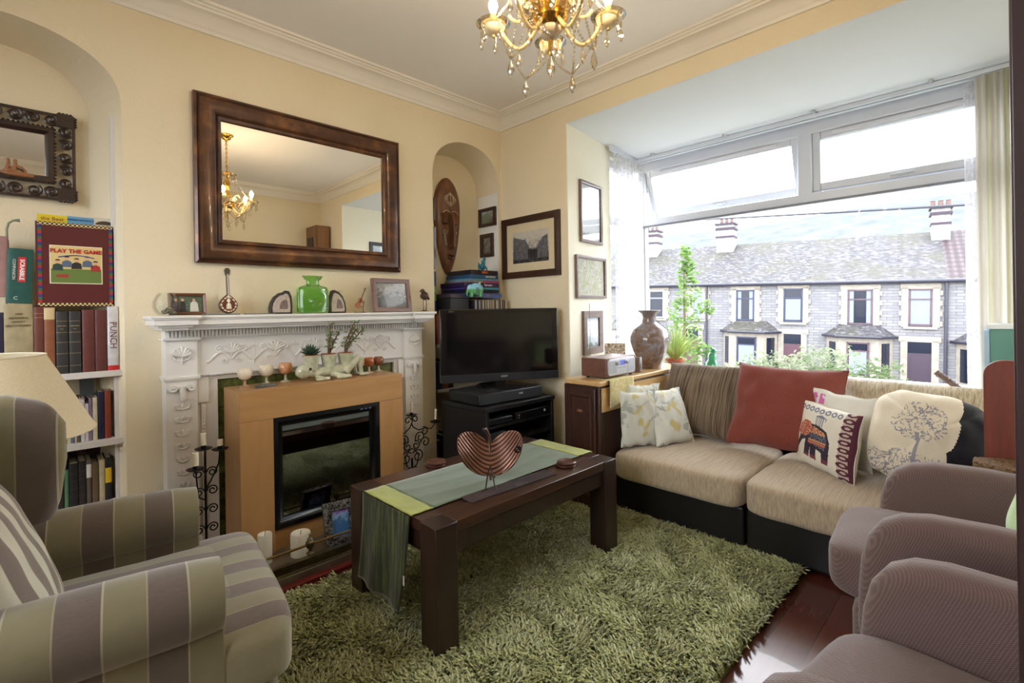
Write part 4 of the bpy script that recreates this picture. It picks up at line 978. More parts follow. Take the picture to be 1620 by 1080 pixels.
# middle shelf
R2_ = .651
mid = [(.012, .014, .15, (150, 40, 46), 'thin red paperback'), (.028, .012, .16, (206, 204, 196), 'thin off-white paperback'), (.042, .012, .15, (150, 44, 48), 'slim red book beside the white paperback'), (.0555, .010, .158, (206, 212, 204), 'thin pale green paperback'), (.067, .014, .158, (186, 178, 200), 'lilac paperback'), (.0825, .015, .160, (210, 204, 176), 'cream paperback, the left of two'), (.099, .014, .160, (206, 198, 170), 'cream paperback, the right of two'), (.1145, .007, .162, (96, 130, 168), 'very thin blue booklet'), (.123, .009, .160, (200, 170, 160), 'thin pinkish booklet'), (.133, .010, .163, (94, 104, 84), 'thin olive booklet'), (.1445, .014, .190, (216, 206, 210), 'white and pink paperback'), (.160, .012, .168, (214, 210, 222), 'short white paperback with a tiny emblem'), (.1735, .010, .192, (140, 116, 140), 'narrow mauve book'), (.185, .017, .192, (214, 208, 180), 'ivory paperback'), (.204, .021, .214, (34, 34, 66), 'dark navy paperback'), (.227, .022, .216, (140, 62, 46), 'rust red paperback at the end')]
for x, w_, h_, c_, l_ in mid: book(x, w_, R2_, h_, c_, l_ + ' on the middle bookshelf', y=2.90, d=.12, group='paperbacks on the middle shelf', rough=.4)
b = B(); b.bx(.15, .20, 0, .04, 0, .09); b.done('small_box', M((84, 92, 98), .5), None, loc=(0, 3.03, R2_ + .19), label='small grey box behind the paperbacks on the middle bookshelf', cat='box')
b = B(); b.bx(.02, .25, 3.03, 3.09, R2_, R2_ + .19); b.done('book_row', M((120, 90, 40), .6, c2=(60, 50, 60), ns=60), None, label='mottled brown back row of books behind the middle shelf paperbacks', cat='books')  # brown mixed at random with a darker grey-purple
R3 = .333
low = [(.0, .018, .20, (150, 140, 128), 'pale grey-brown book'), (.020, .024, .235, (128, 52, 72), 'wine red hardback'), (.0455, .021, .238, (150, 168, 206), 'blue and white paperback'), (.068, .018, .242, (52, 40, 40), 'dark brown book'), (.0875, .014, .205, (92, 136, 100), 'short green book'), (.103, .030, .228, (34, 34, 36), 'thick black ridged book'), (.1345, .025, .232, (36, 30, 32), 'black ridged book'), (.161, .017, .232, (96, 84, 76), 'grey-brown book with a white spine label'), (.180, .023, .21, (104, 84, 60), 'plain brown cloth book'), (.2045, .020, .222, (196, 182, 150), 'cream book beside the black and yellow one'), (.226, .022, .228, (26, 24, 26), 'black book with a yellow spine panel')]
for x, w_, h_, c_, l_ in low:
    bd = None
    if 'white spine label' in l_: bd = ([(.66, .06)], (208, 206, 198))
    if 'spine panel' in l_: bd = ([(.5, .068)], (214, 180, 40))
    if 'ridged' in l_: bd = ([(.2, .003), (.35, .003), (.5, .003), (.65, .003), (.8, .003)], (52, 50, 50))
    k = book(x, w_, R3, h_, c_, l_ + ' on the lowest visible bookshelf', y=2.90, d=.15, band=bd, group='hardbacks on the lowest shelf')
b = B()
for i in range(8): b.bx(.02 + i * .03, .046 + i * .03, 3.06, 3.10, R3, R3 + .27)
b.done('book_row', M((70, 24, 44), .6, c2=(40, 24, 36), ns=20), None, label='dark maroon back row of books behind the lowest shelf', cat='books')
b = B(); b.bx(0, .21, 0, .15, 0, .012); b.done('magazine', M((214, 204, 208), .4), None, loc=(.09, 2.72, .345), label='white magazine sticking out from the lowest bookshelf behind the armchair', cat='magazine', rot=(0, radians(-4), radians(10)))
st_ = T('side_stool', 'low wooden stool holding the magazine behind the armchair', 'stool', (.18, 2.72, 0))
b = B(); b.bx(-.14, .14, -.06, .12, .30, .333); b.done('top', DARKW, st_, bevel=.004)
for x in (-.12, .12):
    for y in (-.04, .10): b = B(); b.cyl((x, y, 0), (x, y, .30), .012, n=8); b.done('leg', DARKW, st_)

# ================================================================== LAMP
lp = T('floor_lamp', 'floor lamp with a large cream conical shade behind the wing chair', 'lamp', (-.144, 2.32, 0))
nt = NT('shade_linen'); v = nt.coord((40, 40, 160)); nt.col(nt.ramp(nt.noise(v, 3, 3), [(.3, (214, 200, 168)), (.7, (226, 214, 184))])); nt.bump(nt.noise(v, 6, 2), .2, .001); nt.b.inputs['Subsurface Weight'].default_value = 0; LS = nt.set(.85, 0, .2)
b = B(); b.lathe([(.300, .822), (.173, 1.084)], 64); sd = b.done('lamp_shade', LS, lp, solid=.002)
# open the caps of the shade
bm = bmesh.new(); bm.from_mesh(sd.data); bmesh.ops.delete(bm, geom=[f for f in bm.faces if len(f.verts) > 8], context='FACES'); bm.to_mesh(sd.data); bm.free()
b = B()
for r_, z in ((.301, .822), (.173, 1.084)): b.tube([(r_ * cos(2 * pi * i / 48), r_ * sin(2 * pi * i / 48), z) for i in range(48)], .003, 6, closed=True)
b.done('shade_trim', M((224, 212, 186), .7), lp)
b = B(); b.cyl((0, 0, .02), (0, 0, .98), .012); b.done('pole', BRASS, lp); b = B(); b.lathe([(.13, 0), (.13, .012), (.03, .03), (.014, .05), (0, .05)], 32); b.done('base', BRASS, lp)
b = B(); b.ell((0, 0, .96), .03, 16, 10)
b.tube([(0, 0, .93), (0, 0, 1.07)], .004, 6)
for a in (0, 2.09, 4.19): b.tube([(0, 0, 1.07), (.173 * cos(a), .173 * sin(a), 1.080)], .002, 5)
b.done('bulb', M((236, 232, 220), .3), lp)

# ================================================================== TV CORNER
cb = T('tv_cabinet', 'black open-fronted media cabinet under the television', 'cabinet', (1.93, 2.20, 0))
CBM = wood((22, 22, 24), (34, 34, 38), 9, .35, 'z', 0); W_, D_, H_ = .62, .44, .62
b = B(); b.bx(0, .022, 0, D_, 0, H_ - .03); b.bx(W_ - .022, W_, 0, D_, 0, H_ - .03); b.bx(.022, W_ - .022, D_ - .02, D_, .03, H_ - .03); b.done('carcass', CBM, cb, bevel=.0015)
b = B(); b.bx(-.006, W_ + .006, -.008, D_, H_ - .028, H_); b.done('top_panel', CBM, cb, bevel=.0025)
for z in (.04, .38, .485): b = B(); b.bx(.022, W_ - .022, .006, D_ - .02, z, z + .014); b.done('shelf', CBM, cb)
b = B()
for i in range(6): b.bx(.29, W_ - .03, .004, .018, .06 + i * .045, .09 + i * .045)
b.done('slatted_front', CBM, cb)
def boxy(nm, lab, cat, x, y, z, sx, sy, sz, mat, bev=.004, rz=0):
    k = T(nm, lab, cat, (x, y, z), rz); b = B(); b.bx(0, sx, 0, sy, 0, sz); b.done('casing', mat, k, bevel=bev); return k
k = boxy('media_player', 'slim grey media player on the upper shelf of the black cabinet, left side', 'media player', 1.965, 2.215, .50, .21, .20, .045, M((44, 48, 56), .25, .4), .012)
k = boxy('set_top_box', 'black set-top box on the upper shelf of the black cabinet, right side', 'set-top box', 2.20, 2.215, .50, .32, .22, .05, M((18, 18, 20), .3))
b = B(); b.bx(.265, .278, -.002, 0, .02, .036); b.bx(.02, .03, -.002, 0, .012, .017); b.bx(.02, .03, -.002, 0, .028, .033); b.done('indicator', M((196, 204, 214), .4), k)
k = boxy('games_console', 'grey game console stacked with cases in the black cabinet beside the white box', 'console', 1.965, 2.22, .395, .14, .20, .06, M((46, 50, 60), .35))
k = boxy('white_box', 'small white electronic box with dark sockets in the black cabinet', 'box', 1.985, 2.195, .3, .125, .12, .085, M((214, 222, 232), .3))
b = B(); b.bx(.012, .02, -.002, 0, .05, .06); b.bx(.10, .104, -.002, 0, .02, .07); b.done('socket', BLACK, k)
b = B(); b.bx(0, .118, 0, .18, 0, .255); b.done('storage_case', M((24, 24, 28), .5), None, loc=(1.988, 2.22, .0545), label='dark case standing under the small white box in the cabinet', cat='case', bevel=.004)
# sound base and television
sb = T('sound_base', 'wide black sound base on the media cabinet under the television', 'sound base', (2.205, 2.40, .621), radians(-3))
b = B(); b.bx(-.27, .27, -.16, .17, .004, .073); b.done('casing', M((26, 28, 32), .4), sb, bevel=.006); b = B(); b.bx(-.262, .262, -.162, -.158, .01, .068); b.done('grille', M((36, 40, 46), .7, bump=.5, bs=900), sb)
text(sb, 'BOSE', .014, (.07, -.1625, .045), M((206, 212, 220), .3, .5), bold=.0006)
TVA = atan2(2.651 - 2.238, 1.914 - 2.622)  # along the screen
tv = T('television', 'black flat screen television angled across the corner on the media cabinet', 'television', (2.268, 2.425, .695), atan2(2.238 - 2.651, 2.622 - 1.914) )
b = B(); b.lathe([(.0, 0), (.17, 0), (.17, .008), (.05, .016), (0, .016)], 40); b.bx(-.035, .035, -.01, .03, .01, .09); b.done('stand', M((18, 18, 20), .2), tv)
b = B(); b.bx(-.41, .41, -.012, .045, .035, .525); b.done('housing', M((14, 14, 17), .18, spec=.6), tv, bevel=.006)
b = B(); b.bx(-.365, .365, -.0135, -.0125, .105, .495); b.done('screen', M((9, 10, 14), .10, spec=.7), tv)
b = B(); b.bx(-.41, .41, -.016, -.012, .036, .088); b.done('speaker_strip', M((40, 42, 48), .35), tv, bevel=.002)
text(tv, 'SONY', .017, (0.02, -.0168, .066), M((190, 194, 200), .3, .5), bold=.0006); text(tv, 'BRAVIA', .009, (-.335, -.0132, .509), M((120, 124, 130), .4))
# shelving behind the television in the right alcove
rs = T('alcove_shelf', 'dark shelving in the right alcove behind the television', 'shelf', (0, 0, 0))
RSM = wood((30, 24, 24), (44, 36, 34), 9, .5, 'z', 0)
b = B(); b.bx(2.04, 2.66, 2.90, 3.10, 0, .05); b.bx(2.055, 2.07, 2.9, 3.1, .05, 1.19); b.bx(2.64, 2.655, 2.9, 3.1, .05, 1.19); b.done('upright', RSM, rs)
for z, mm_ in ((.62, M((206, 200, 190), .5)), (.945, M((206, 200, 190), .5))): b = B(); b.bx(2.072, 2.638, 2.88, 3.10, z, z + .02); b.done('shelf', mm_, rs)
b = B(); b.bx(2.14, 2.66, 2.70, 3.10, 1.195, 1.215); b.done('top_shelf', RSM, rs)
b = B(); b.bx(2.04, 2.14, 2.88, 3.10, 1.195, 1.215); b.done('top_shelf', RSM, rs)
book(2.043, .05, 1.217, .28, (44, 78, 138), 'tall blue book with green bands at the left edge of the right alcove', y=2.91, band=([(.24, .05), (.44, .05)], (110, 180, 90)))
book(2.075, .045, .967, .215, (150, 66, 56), 'red-brown book between mantelpiece and television', y=2.89)
book(2.123, .05, .967, .205, (196, 130, 70), 'orange book hidden mostly behind the television', y=2.89)
for i, (c_, l_, h_) in enumerate((((36, 52, 96), 'dark blue book low beside the media cabinet', .2), ((150, 80, 40), 'orange-brown book low beside the media cabinet', .17), ((50, 44, 44), 'dark grey book low beside the media cabinet', .21))):
    book(2.075 + i * .05, .045, .642, h_, c_, l_, y=2.89)
for i in range(5): book(2.075 + i * .04, .035, .052, .22 + .03 * (i % 2), [(60, 30, 40), (30, 34, 60), (90, 60, 40), (40, 40, 44), (120, 50, 40)][i], 'dark book on the bottom shelf behind the media cabinet', y=2.89, group='dark books on the bottom alcove shelf')
# stack of board games
def gbox(x0, x1, z0, z1, c_, lab, y0=2.76, y1=3.05, tit=None, tc=(230, 230, 230), ts=.02, rz=0, tx=.0, extra=None):
    k = T('game_box', lab, 'game box', ((x0 + x1) / 2, y0, z0), rz, 'board games stacked in the right alcove'); w_ = x1 - x0; h_ = z1 - z0
    b = B(); b.bx(-w_ / 2, w_ / 2, 0, y1 - y0, 0, h_ - .001); b.done('box', M(c_, .4, c2=tuple(int(q * .8) for q in c_), ns=10), k, bevel=.0012)
    if tit: text(k, tit, ts, (tx, -.0012, h_ / 2), M(tc, .4), bold=.0006)
    if extra: extra(k, w_, h_)
    return k
def band(c_, a, b_, z0=0, z1=1):
    def f(k, w_, h_): q = B(); q.bx(-w_ / 2 + w_ * a, -w_ / 2 + w_ * b_, -.0008, 0, h_ * z0, h_ * z1 - .001); q.done('printed_strip', M(c_, .4), k)
    return f
gz = 1.2665
gbox(2.22, 2.60, 1.302, 1.338, (52, 62, 110), 'blue-violet game box at the bottom of the board game stack', tit='RISK', tc=(220, 150, 140), ts=.014, tx=.05, extra=band((90, 110, 180), .45, 1))
gbox(2.24, 2.575, 1.339, 1.365, (34, 30, 58), 'dark navy game box, second from the bottom of the board game stack')
gbox(2.235, 2.572, 1.366, 1.382, (70, 60, 130), 'thin violet and turquoise game box above the navy one', extra=band((60, 150, 180), .5, 1))
gbox(2.23, 2.575, 1.383, 1.418, (52, 30, 74), 'purple game box with script title in the middle of the stack', tit='Servant', tc=(214, 180, 220), ts=.026, tx=.06)
gbox(2.27, 2.575, 1.419, 1.434, (150, 140, 140), 'thin grey and pink game box above the purple box', extra=band((176, 60, 104), .45, 1))
gbox(2.28, 2.57, 1.435, 1.447, (90, 160, 190), 'very thin turquoise game box in the upper stack')
gbox(2.285, 2.568, 1.448, 1.476, (38, 84, 130), 'blue game box with pale lettered tiles below the topmost box', tit='ABCDEFGH', tc=(216, 206, 196), ts=.02, tx=.06)
gbox(2.295, 2.565, 1.477, 1.512, (36, 28, 32), 'black game box with red and yellow title, topmost of the stack', tit='HERO', tc=(226, 110, 60), ts=.022, tx=.0)
# CDs
cds = []
rnd = random.Random(4)
for i in range(27):
    x = 2.30 + i * .0122; c_ = [(200, 190, 170), (170, 160, 140), (120, 110, 104), (206, 200, 190), (60, 56, 60), (190, 180, 140)][rnd.randrange(6)] if i > 5 else [(30, 24, 34), (190, 190, 196), (60, 30, 50)][i % 3]
    b = B(); b.bx(0, .0112, 0, .125, 0, .07 + .004 * rnd.random()); b.done('disc_case', M(c_, .3), None, loc=(x, 2.735, 1.2155), label='slim disc case in the row on top of the alcove shelf behind the television', cat='disc case', group='row of disc cases above the television')
b = B(); b.bx(0, .18, 0, .18, 0, .085); b.done('dark_box', M((26, 24, 28), .5), None, loc=(2.112, 2.77, 1.2155), label='dark box left of the disc cases above the television', cat='box', bevel=.003)
b = B(); b.bx(.0, .16, 0, .2, 0, .03); b.done('video_case', M((70, 44, 50), .5, c2=(40, 36, 60), ns=14), None, loc=(2.11, 2.765, 1.302), label='dark red and black case lying left of the elephant ornament', cat='case', bevel=.002)
# elephant-like painted ornament
nt = NT('painted_scene'); z = nt.xyz(nt.coord())[2]; nt.col(nt.ramp(nt.math('MULTIPLY', z, 8), [(.30, (96, 168, 110)), (.46, (120, 190, 130)), (.50, (134, 196, 224)), (1, (140, 200, 230))], 'CONSTANT')); PS = nt.set(.25)
el = T('elephant_ornament', 'small painted elephant ornament with a blue and green landscape on its side, above the television', 'ornament', (2.30, 2.715, 1.3045), radians(-10))
b = B(); b.ell((0, 0, .062), (.052, .02, .044), 20, 14); b.ell((-.042, 0, .062), (.030, .018, .034), 16, 12); b.ell((.036, 0, .055), (.03, .018, .04), 16, 12)
b.tube([(-.066, 0, .055), (-.074, 0, .03), (-.070, 0, .012)], [.010, .007, .005], 8)
for x in (-.036, .036):
    for y in (-.008, .008): b.cyl((x, y, .0), (x, y, .04), .010, .012, 10)
b.done('body', PS, el, remesh=.0018, smoothmod=4)
b = B(); b.ell((.030, -.004, .104), .009, 10, 8); b.done('rider', M((206, 206, 160), .5), el)
b = B(); b.prism([(-.006, .02), (.01, .02), (.008, .045), (.016, .072), (.010, .074), (.003, .058), (-.003, .074), (-.009, .072), (-.003, .045)], -.0225, -.019); b.done('painted_tree', M((88, 120, 124), .5), el)
b = B(); b.bx(-.05, .05, -.025, .025, 0, .004); b.done('plinth', BLACK, el)
# blue dragon-like frog ornament
bl = M((34, 96, 134), .3, c2=(30, 130, 130), ns=30)
b = B(); b.ell((0, 0, .028), (.028, .02, .026), 14, 10); b.ell((.004, -.004, .062), (.017, .015, .022), 14, 10); b.ell((.012, -.008, .086), (.012, .011, .010), 12, 8); b.tube([(.02, 0, .03), (.036, -.004, .018), (.034, -.012, .002)], [.008, .007, .005], 8)
b.tube([(-.02, 0, .03), (-.040, 0, .035), (-.038, 0, .010), (-.03, -.01, .002)], [.009, .010, .007, .005], 8); b.ell((.006, -.008, .099), .005, 8, 6); b.ell((.018, -.006, .098), .005, 8, 6); b.tube([(-.03, 0, .04), (-.045, 0, .055), (-.040, 0, .06)], [.007, .005, .003], 6)
b.done('frog_ornament', bl, None, loc=(2.445, 2.80, 1.513), label='small shiny blue crouching creature ornament on top of the board games', cat='ornament', remesh=.0018, smoothmod=3)
# ================================================================== MANTEL SHELF ORNAMENTS  (top z = 1.207)
ZM = 1.2075
fb_ = T('glass_bowl', 'round clear glass bowl with slate pieces at the left end of the mantel shelf', 'bowl', (.438, 2.715, ZM))
cg = thin_glass((252, 254, 253), .02, .02, .3)
prf = [(.020, .001), (.034, .004), (.048, .018), (.056, .040), (.055, .065), (.044, .090), (.034, .102), (.036, .108)]
b = B(); b.lathe(prf, 40); gb = b.done('glass_shell', cg, fb_); bm = bmesh.new(); bm.from_mesh(gb.data); bmesh.ops.delete(bm, geom=[f for f in bm.faces if len(f.verts) > 8 and f.calc_center_median().z > .05], context='FACES'); bm.to_mesh(gb.data); bm.free()
b = B(); rnd = random.Random(3)
for i in range(16): a = rnd.random() * 6.28; r_ = rnd.random() * .028; b.ell((r_ * cos(a), r_ * sin(a), .012 + rnd.random() * .018), (.017, .012, .004), 8, 5, (rnd.random() * .8, rnd.random() * .5, a))
b.done('slate_pieces', M((110, 106, 96), .5, c2=(150, 144, 130), ns=60), fb_)
pf_ = picture('photo_frame', 'small brown framed wedding photograph on the mantel shelf beside the glass bowl', (.528, 2.775, ZM + .053), 0, .152, .104, .012, wood((96, 58, 34), (122, 78, 48), 12, .4, 'x', .1), artmat([(.3, (60, 74, 60)), (.55, (90, 104, 84)), (.75, (126, 130, 110))], (26, 26, 26)), cat='photo frame', rot=(radians(-10), 0, 0), glass=False)
b = B()
for i, (x, z, w_, k) in enumerate(((-.045, .0, .02, 0), (-.018, .004, .024, 1), (.028, .002, .036, 2))):
    b.mi = k; b.prism([(x - w_ / 2, -.036), (x + w_ / 2, -.036), (x + w_ * .42, .004), (x + w_ * .2, .014), (x - w_ * .2, .014), (x - w_ * .42, .004)], -.0075, -.0055); b.mi = 3; b.prism([(x + .006 * cos(q), .021 + .007 * sin(q)) for q in [j * pi / 4 for j in range(8)]], -.0075, -.0055)
b.done('printed_people', [M((60, 44, 54), .6), M((34, 34, 44), .6), M((206, 206, 196), .6), M((206, 160, 130), .6)], pf_)
mn = T('mandolin_ornament', 'small inlaid mandolin ornament standing on the mantel shelf', 'ornament', (.700, 2.755, ZM), 0, rot=(radians(-6), 0, 0))
def drop2(r_, h_, n=40): return [(r_ * sin(t_) * (1 - .0) * (1 if cos(t_) < 0 else (1 - .55 * cos(t_) ** 1.6)), h_ * .45 - (h_ * .45) * cos(t_ + pi) * 1.0 if cos(t_) > 0 else h_ * .45 + cos(t_) * h_ * .40) for t_ in [2 * pi * i / n for i in range(n)]]
bod = drop2(.042, .115)
b = B(); b.prism(bod, -.018, .012); b.done('body', M((58, 30, 24), .25, coat=.4), mn, bevel=.006, bseg=3)
def scl(p_, s, c=(0, .05)): return [(c[0] + (x - c[0]) * s, c[1] + (z - c[1]) * s) for x, z in p_]
b = B(); b.prism(scl(bod, .92), -.0188, -.018); b.done('soundboard', M((96, 44, 32), .3), mn)
b = B()
for i in range(26):
    q = scl(bod, .78)[(i * 40) // 26]; b.ell((q[0], -.019, q[1]), (.0042, .0012, .0032), 6, 4)
b.ell((0, -.019, .070), (.009, .0012, .009), 12, 6); b.prism([(-.012, .028), (.012, .028), (.010, .052), (0, .060), (-.010, .052)], -.0196, -.0186); b.done('inlay', M((222, 212, 184), .4), mn)
b = B(); b.bx(-.0065, .0065, -.020, -.008, .10, .200); b.prism([(-.009, .198), (.009, .198), (.013, .222), (.008, .236), (-.008, .236), (-.013, .222)], -.020, -.010); b.done('neck', M((44, 28, 24), .3), mn, bevel=.001)
b = B()
for i in range(8): b.bx(-.0065, .0065, -.0206, -.020, .115 + i * .0105, .1155 + i * .0105)
for x in (-.003, -.001, .001, .003): b.tube([(x, -.0215, .03), (x, -.0215, .205)], .0004, 4)
for s in (-1, 1):
    for i in range(3): b.cyl((s * .010, -.015, .205 + i * .011), (s * .018, -.015, .205 + i * .011), .0022, n=6)
b.done('strings_and_pegs', M((190, 180, 160), .3, .6), mn)
SL = M((92, 92, 92), .6, c2=(112, 112, 110), ns=30)
b = B(); b.bx(0, .15, 0, .07, 0, .006); b.done('slate_coaster', SL, None, loc=(.575, 2.645, ZM), label='thin grey slate slab lying in front of the wedding photograph', cat='slate', bevel=.001)
b = B(); b.bx(0, .135, 0, .06, 0, .005); b.done('slate_coaster', SL, None, loc=(.76, 2.66, ZM), label='thin grey slate slab lying between the mandolin and the left agate', cat='slate', bevel=.001)
def agate(lab, x, flip):
    k = T('agate_bookend', lab, 'agate slice', (x, 2.74, ZM), 0, 'dark rimmed agate bookends beside the green jug')
    o_ = [(-.060, .0), (-.062, .03), (-.055, .06), (-.038, .088), (-.012, .108), (.008, .112), (.022, .122), (.040, .118), (.052, .09), (.056, .04), (.054, 0)] if not flip else [(-.048, 0), (-.050, .05), (-.044, .09), (-.034, .124), (-.020, .130), (.006, .120), (.030, .096), (.046, .06), (.052, .02), (.050, 0)]
    o_ = [(a, z * 1.04) for a, z in o_]
    b = B(); b.prism(o_, 0, .03); b.done('bark_rim', M((40, 32, 34), .55, c2=(66, 54, 54), ns=60), k, bevel=.002)
    c_ = (0, .045); i1 = [(c_[0] + (a - c_[0]) * .78, max(.002, c_[1] + (z - c_[1]) * .80)) for a, z in o_]; i2 = [(c_[0] + .01 + (a - c_[0]) * .36, max(.006, c_[1] + (z - c_[1]) * .42)) for a, z in o_]
    b = B(); b.prism(i1, -.0012, .001); b.done('pale_band', M((196, 184, 172), .25, c2=(170, 156, 146), ns=60), k)
    b = B(); b.prism(i2, -.002, .0); b.done('dark_core', M((96, 84, 82), .2, c2=(140, 124, 118), ns=70), k)
agate('dark rimmed agate slice left of the green glass jug', .955, 0); agate('dark rimmed agate slice right of the green glass jug', 1.268, 1)
GG = NT('green_glass'); GG.b.inputs['Base Color'].default_value = lin((150, 214, 110)); g = GG
tr = g.nd('ShaderNodeBsdfTransparent'); tr.inputs[0].default_value = lin((206, 244, 180)); gl_ = g.nd('ShaderNodeBsdfGlossy'); gl_.inputs['Roughness'].default_value = .03; mx = g.nd('ShaderNodeMixShader'); lw = g.nd('ShaderNodeLayerWeight'); lw.inputs[0].default_value = .35
g.l.new(g.math('ADD', g.math('MULTIPLY', lw.outputs['Fresnel'], .5), .06), mx.inputs[0]); g.l.new(tr.outputs[0], mx.inputs[1]); g.l.new(gl_.outputs[0], mx.inputs[2])
df = g.nd('ShaderNodeBsdfTranslucent'); df.inputs[0].default_value = lin((160, 218, 130)); mx2 = g.nd('ShaderNodeMixShader'); mx2.inputs[0].default_value = .35; g.l.new(mx.outputs[0], mx2.inputs[1]); g.l.new(df.outputs[0], mx2.inputs[2]); g.l.new(mx2.outputs[0], g.o.inputs[0])
jg = T('glass_jug', 'green glass pinched water bottle between the two agates', 'jug', (1.118, 2.73, ZM))
b = B()
def jugf(u, v):
    pr = [(.0, .002), (.070, .002), (.084, .008), (.088, .03), (.088, .10), (.086, .135), (.076, .148), (.044, .156), (.034, .164), (.035, .180), (.042, .200), (.050, .210)]
    q = v * (len(pr) - 1); i = min(int(q), len(pr) - 2); f = q - i; r_ = pr[i][0] * (1 - f) + pr[i + 1][0] * f; z = pr[i][1] * (1 - f) + pr[i + 1][1] * f; a = 2 * pi * u
    pin = .72 * math.exp(-((z - .075) / .035) ** 2) * max(0, -sin(a)) ** 6 * 0 + .45 * math.exp(-((z - .072) / .03) ** 2) * (abs(sin(a)) ** 8)
    x = r_ * cos(a) * (1.0 + (.22 if z > .19 else 0) * (cos(a) ** 8)); y = r_ * sin(a) * .60 * (1 - pin); return (x, y, z)
b.grid(jugf, 64, 60, cu=True); b.done('bottle', g.m, jg)
vi = T('violin_ornament', 'tiny brown violin leaning on a stand beside the right agate', 'ornament', (1.395, 2.72, ZM))
b = B(); 
def vb(cx, cz, a): return [(cx + (x * cos(a) - z * sin(a)), cz + (x * sin(a) + z * cos(a))) for x, z in ((-.010, 0), (.010, 0), (.017, .008), (.018, .018), (.011, .030), (.011, .036), (.014, .044), (.012, .056), (.004, .062), (-.004, .062), (-.012, .056), (-.014, .044), (-.011, .036), (-.011, .030), (-.018, .018), (-.017, .008))]
ax_ = radians(-24); b.prism(vb(-.018, .030, ax_), -.006, .004); b.done('body', M((150, 88, 56), .25, coat=.3), vi, bevel=.0015)
def vp(x, z): return (-.018 + x * cos(ax_) - z * sin(ax_), .030 + x * sin(ax_) + z * cos(ax_))
b = B(); p0 = vp(0, .035); p1 = vp(0, .118); b.tube([(p0[0], -.008, p0[1]), (p1[0], -.008, p1[1])], [.003, .0024], 6); q = vp(0, .125); b.ell((q[0], -.006, q[1]), (.005, .005, .006), 8, 6)
for s in (-1, 1): q = vp(s * .007, .115); b.ell((q[0], -.007, q[1]), .003, 6, 4)
b.done('neck', M((96, 56, 40), .3), vi)
b = B(); b.bx(-.03, .035, -.008, .012, 0, .004); b.tube([(.024, .004, .003), (.022, .004, .03), (.027, .004, .05), (.022, .004, .07)], .0025, 6); b.tube([(.024, .004, .04), (.012, .0, .036), (.0, -.004, .032)], .002, 6); b.tube([(.024, .004, .055), (.034, .004, .066)], .002, 6); b.done('stand', M((66, 40, 34), .5), vi)
FRL = wood((112, 84, 76), (134, 104, 94), 10, .4, 'x', .1)
pf2 = picture('photo_frame', 'wood framed old black and white photograph leaning on the mantel shelf', (1.632, 2.765, ZM + .106), radians(5), .285, .212, .026, FRL, artmat([(.3, (110, 110, 110)), (.5, (170, 170, 168)), (.7, (214, 214, 210))], (16, 16, 24), (.03, 2, .6)), cat='photo frame', rot=(radians(-8), 0, radians(5)))
# bird sculpture
b = B(); b.ell((0, 0, .105), (.026, .018, .026), 14, 10, (0, .5, 0)); b.ell((-.012, 0, .136), (.015, .013, .014), 12, 8); b.tube([(-.024, 0, .138), (-.036, 0, .132)], [.006, .002], 6); b.tube([(.014, 0, .10), (.032, 0, .088), (.038, 0, .078)], [.014, .010, .004], 8)
rnd = random.Random(2)
for i in range(40): a = rnd.random() * 6.28; c_ = rnd.uniform(-1, 1); b.ell((.026 * cos(a) * sqrt(1 - c_ * c_), .018 * sin(a) * sqrt(1 - c_ * c_), .105 + .026 * c_), .005, 6, 4)
for s in (-1, 1):
    x = s * .014 + .004; b.tube([(x, s * .005, .09), (x + s * .002, s * .006, .05), (x, s * .006, .012), (x, s * .006, .005)], .0022, 6)
    for a in (-.7, 0, .7, pi): b.tube([(x, s * .006, .010), (x + .018 * cos(pi + a) * (1 if a < 3 else .6), s * .006 + .018 * sin(pi + a), .0025)], [.0025, .0015], 5)
b.done('bird_sculpture', M((52, 40, 32), .5, .3, c2=(86, 64, 46), ns=90), None, loc=(1.842, 2.70, ZM), label='small dark bronze bird on long legs at the right end of the mantel shelf', cat='sculpture')

# ================================================================== ON TOP OF THE FIRE SUITE (z = .846)
ZS = .8465
def goblet(lab, x, y, s, cup, foot, z=ZS, grp='stone goblets on the fire suite'):
    k = T('stone_goblet', lab, 'goblet', (x, y, z), 0, grp)
    b = B(); b.lathe([(0, .034), (.010, .034), (.022, .042), (.027, .056), (.027, .070), (.022, .084), (.0195, .086), (.018, .080), (0, .06)], 28); o = b.done('cup', cup, k); o.scale = (s * 1.38, s * 1.38, s * 1.22)
    b = B(); b.lathe([(.020, 0), (.020, .003), (.007, .008), (.005, .018), (.005, .030), (.012, .036), (0, .037)], 24); o = b.done('stem', foot, k); o.scale = (s * 1.38, s * 1.38, s * 1.22)
ON1 = M((226, 216, 196), .15, c2=(206, 190, 164), ns=30, coat=.3); ON2 = M((176, 108, 72), .15, c2=(206, 164, 120), ns=40, coat=.3); ON3 = M((120, 70, 50), .15, c2=(150, 92, 62), ns=40, coat=.3); ONg = M((206, 204, 182), .15, c2=(178, 176, 150), ns=40)
goblet('creamy white stone goblet, leftmost on the fire suite', .745, 2.66, .90, ON1, M((170, 130, 104), .2))
goblet('creamy white stone goblet standing behind the flat slate', .858, 2.70, .92, ON1, ONg)
goblet('banded rust and cream stone goblet left of the ceramic frog', .957, 2.71, .95, ON2, ONg)
goblet('white stone goblet just right of the ceramic frog', 1.392, 2.725, .88, ON1, ON1)
goblet('orange-brown stone goblet right of the ceramic frog', 1.437, 2.70, .86, M((158, 84, 46), .15, c2=(178, 104, 60), ns=40, coat=.3), ON1)
goblet('dark red-brown stone goblet, rightmost on the fire suite', 1.512, 2.72, .84, ON3, ON1)
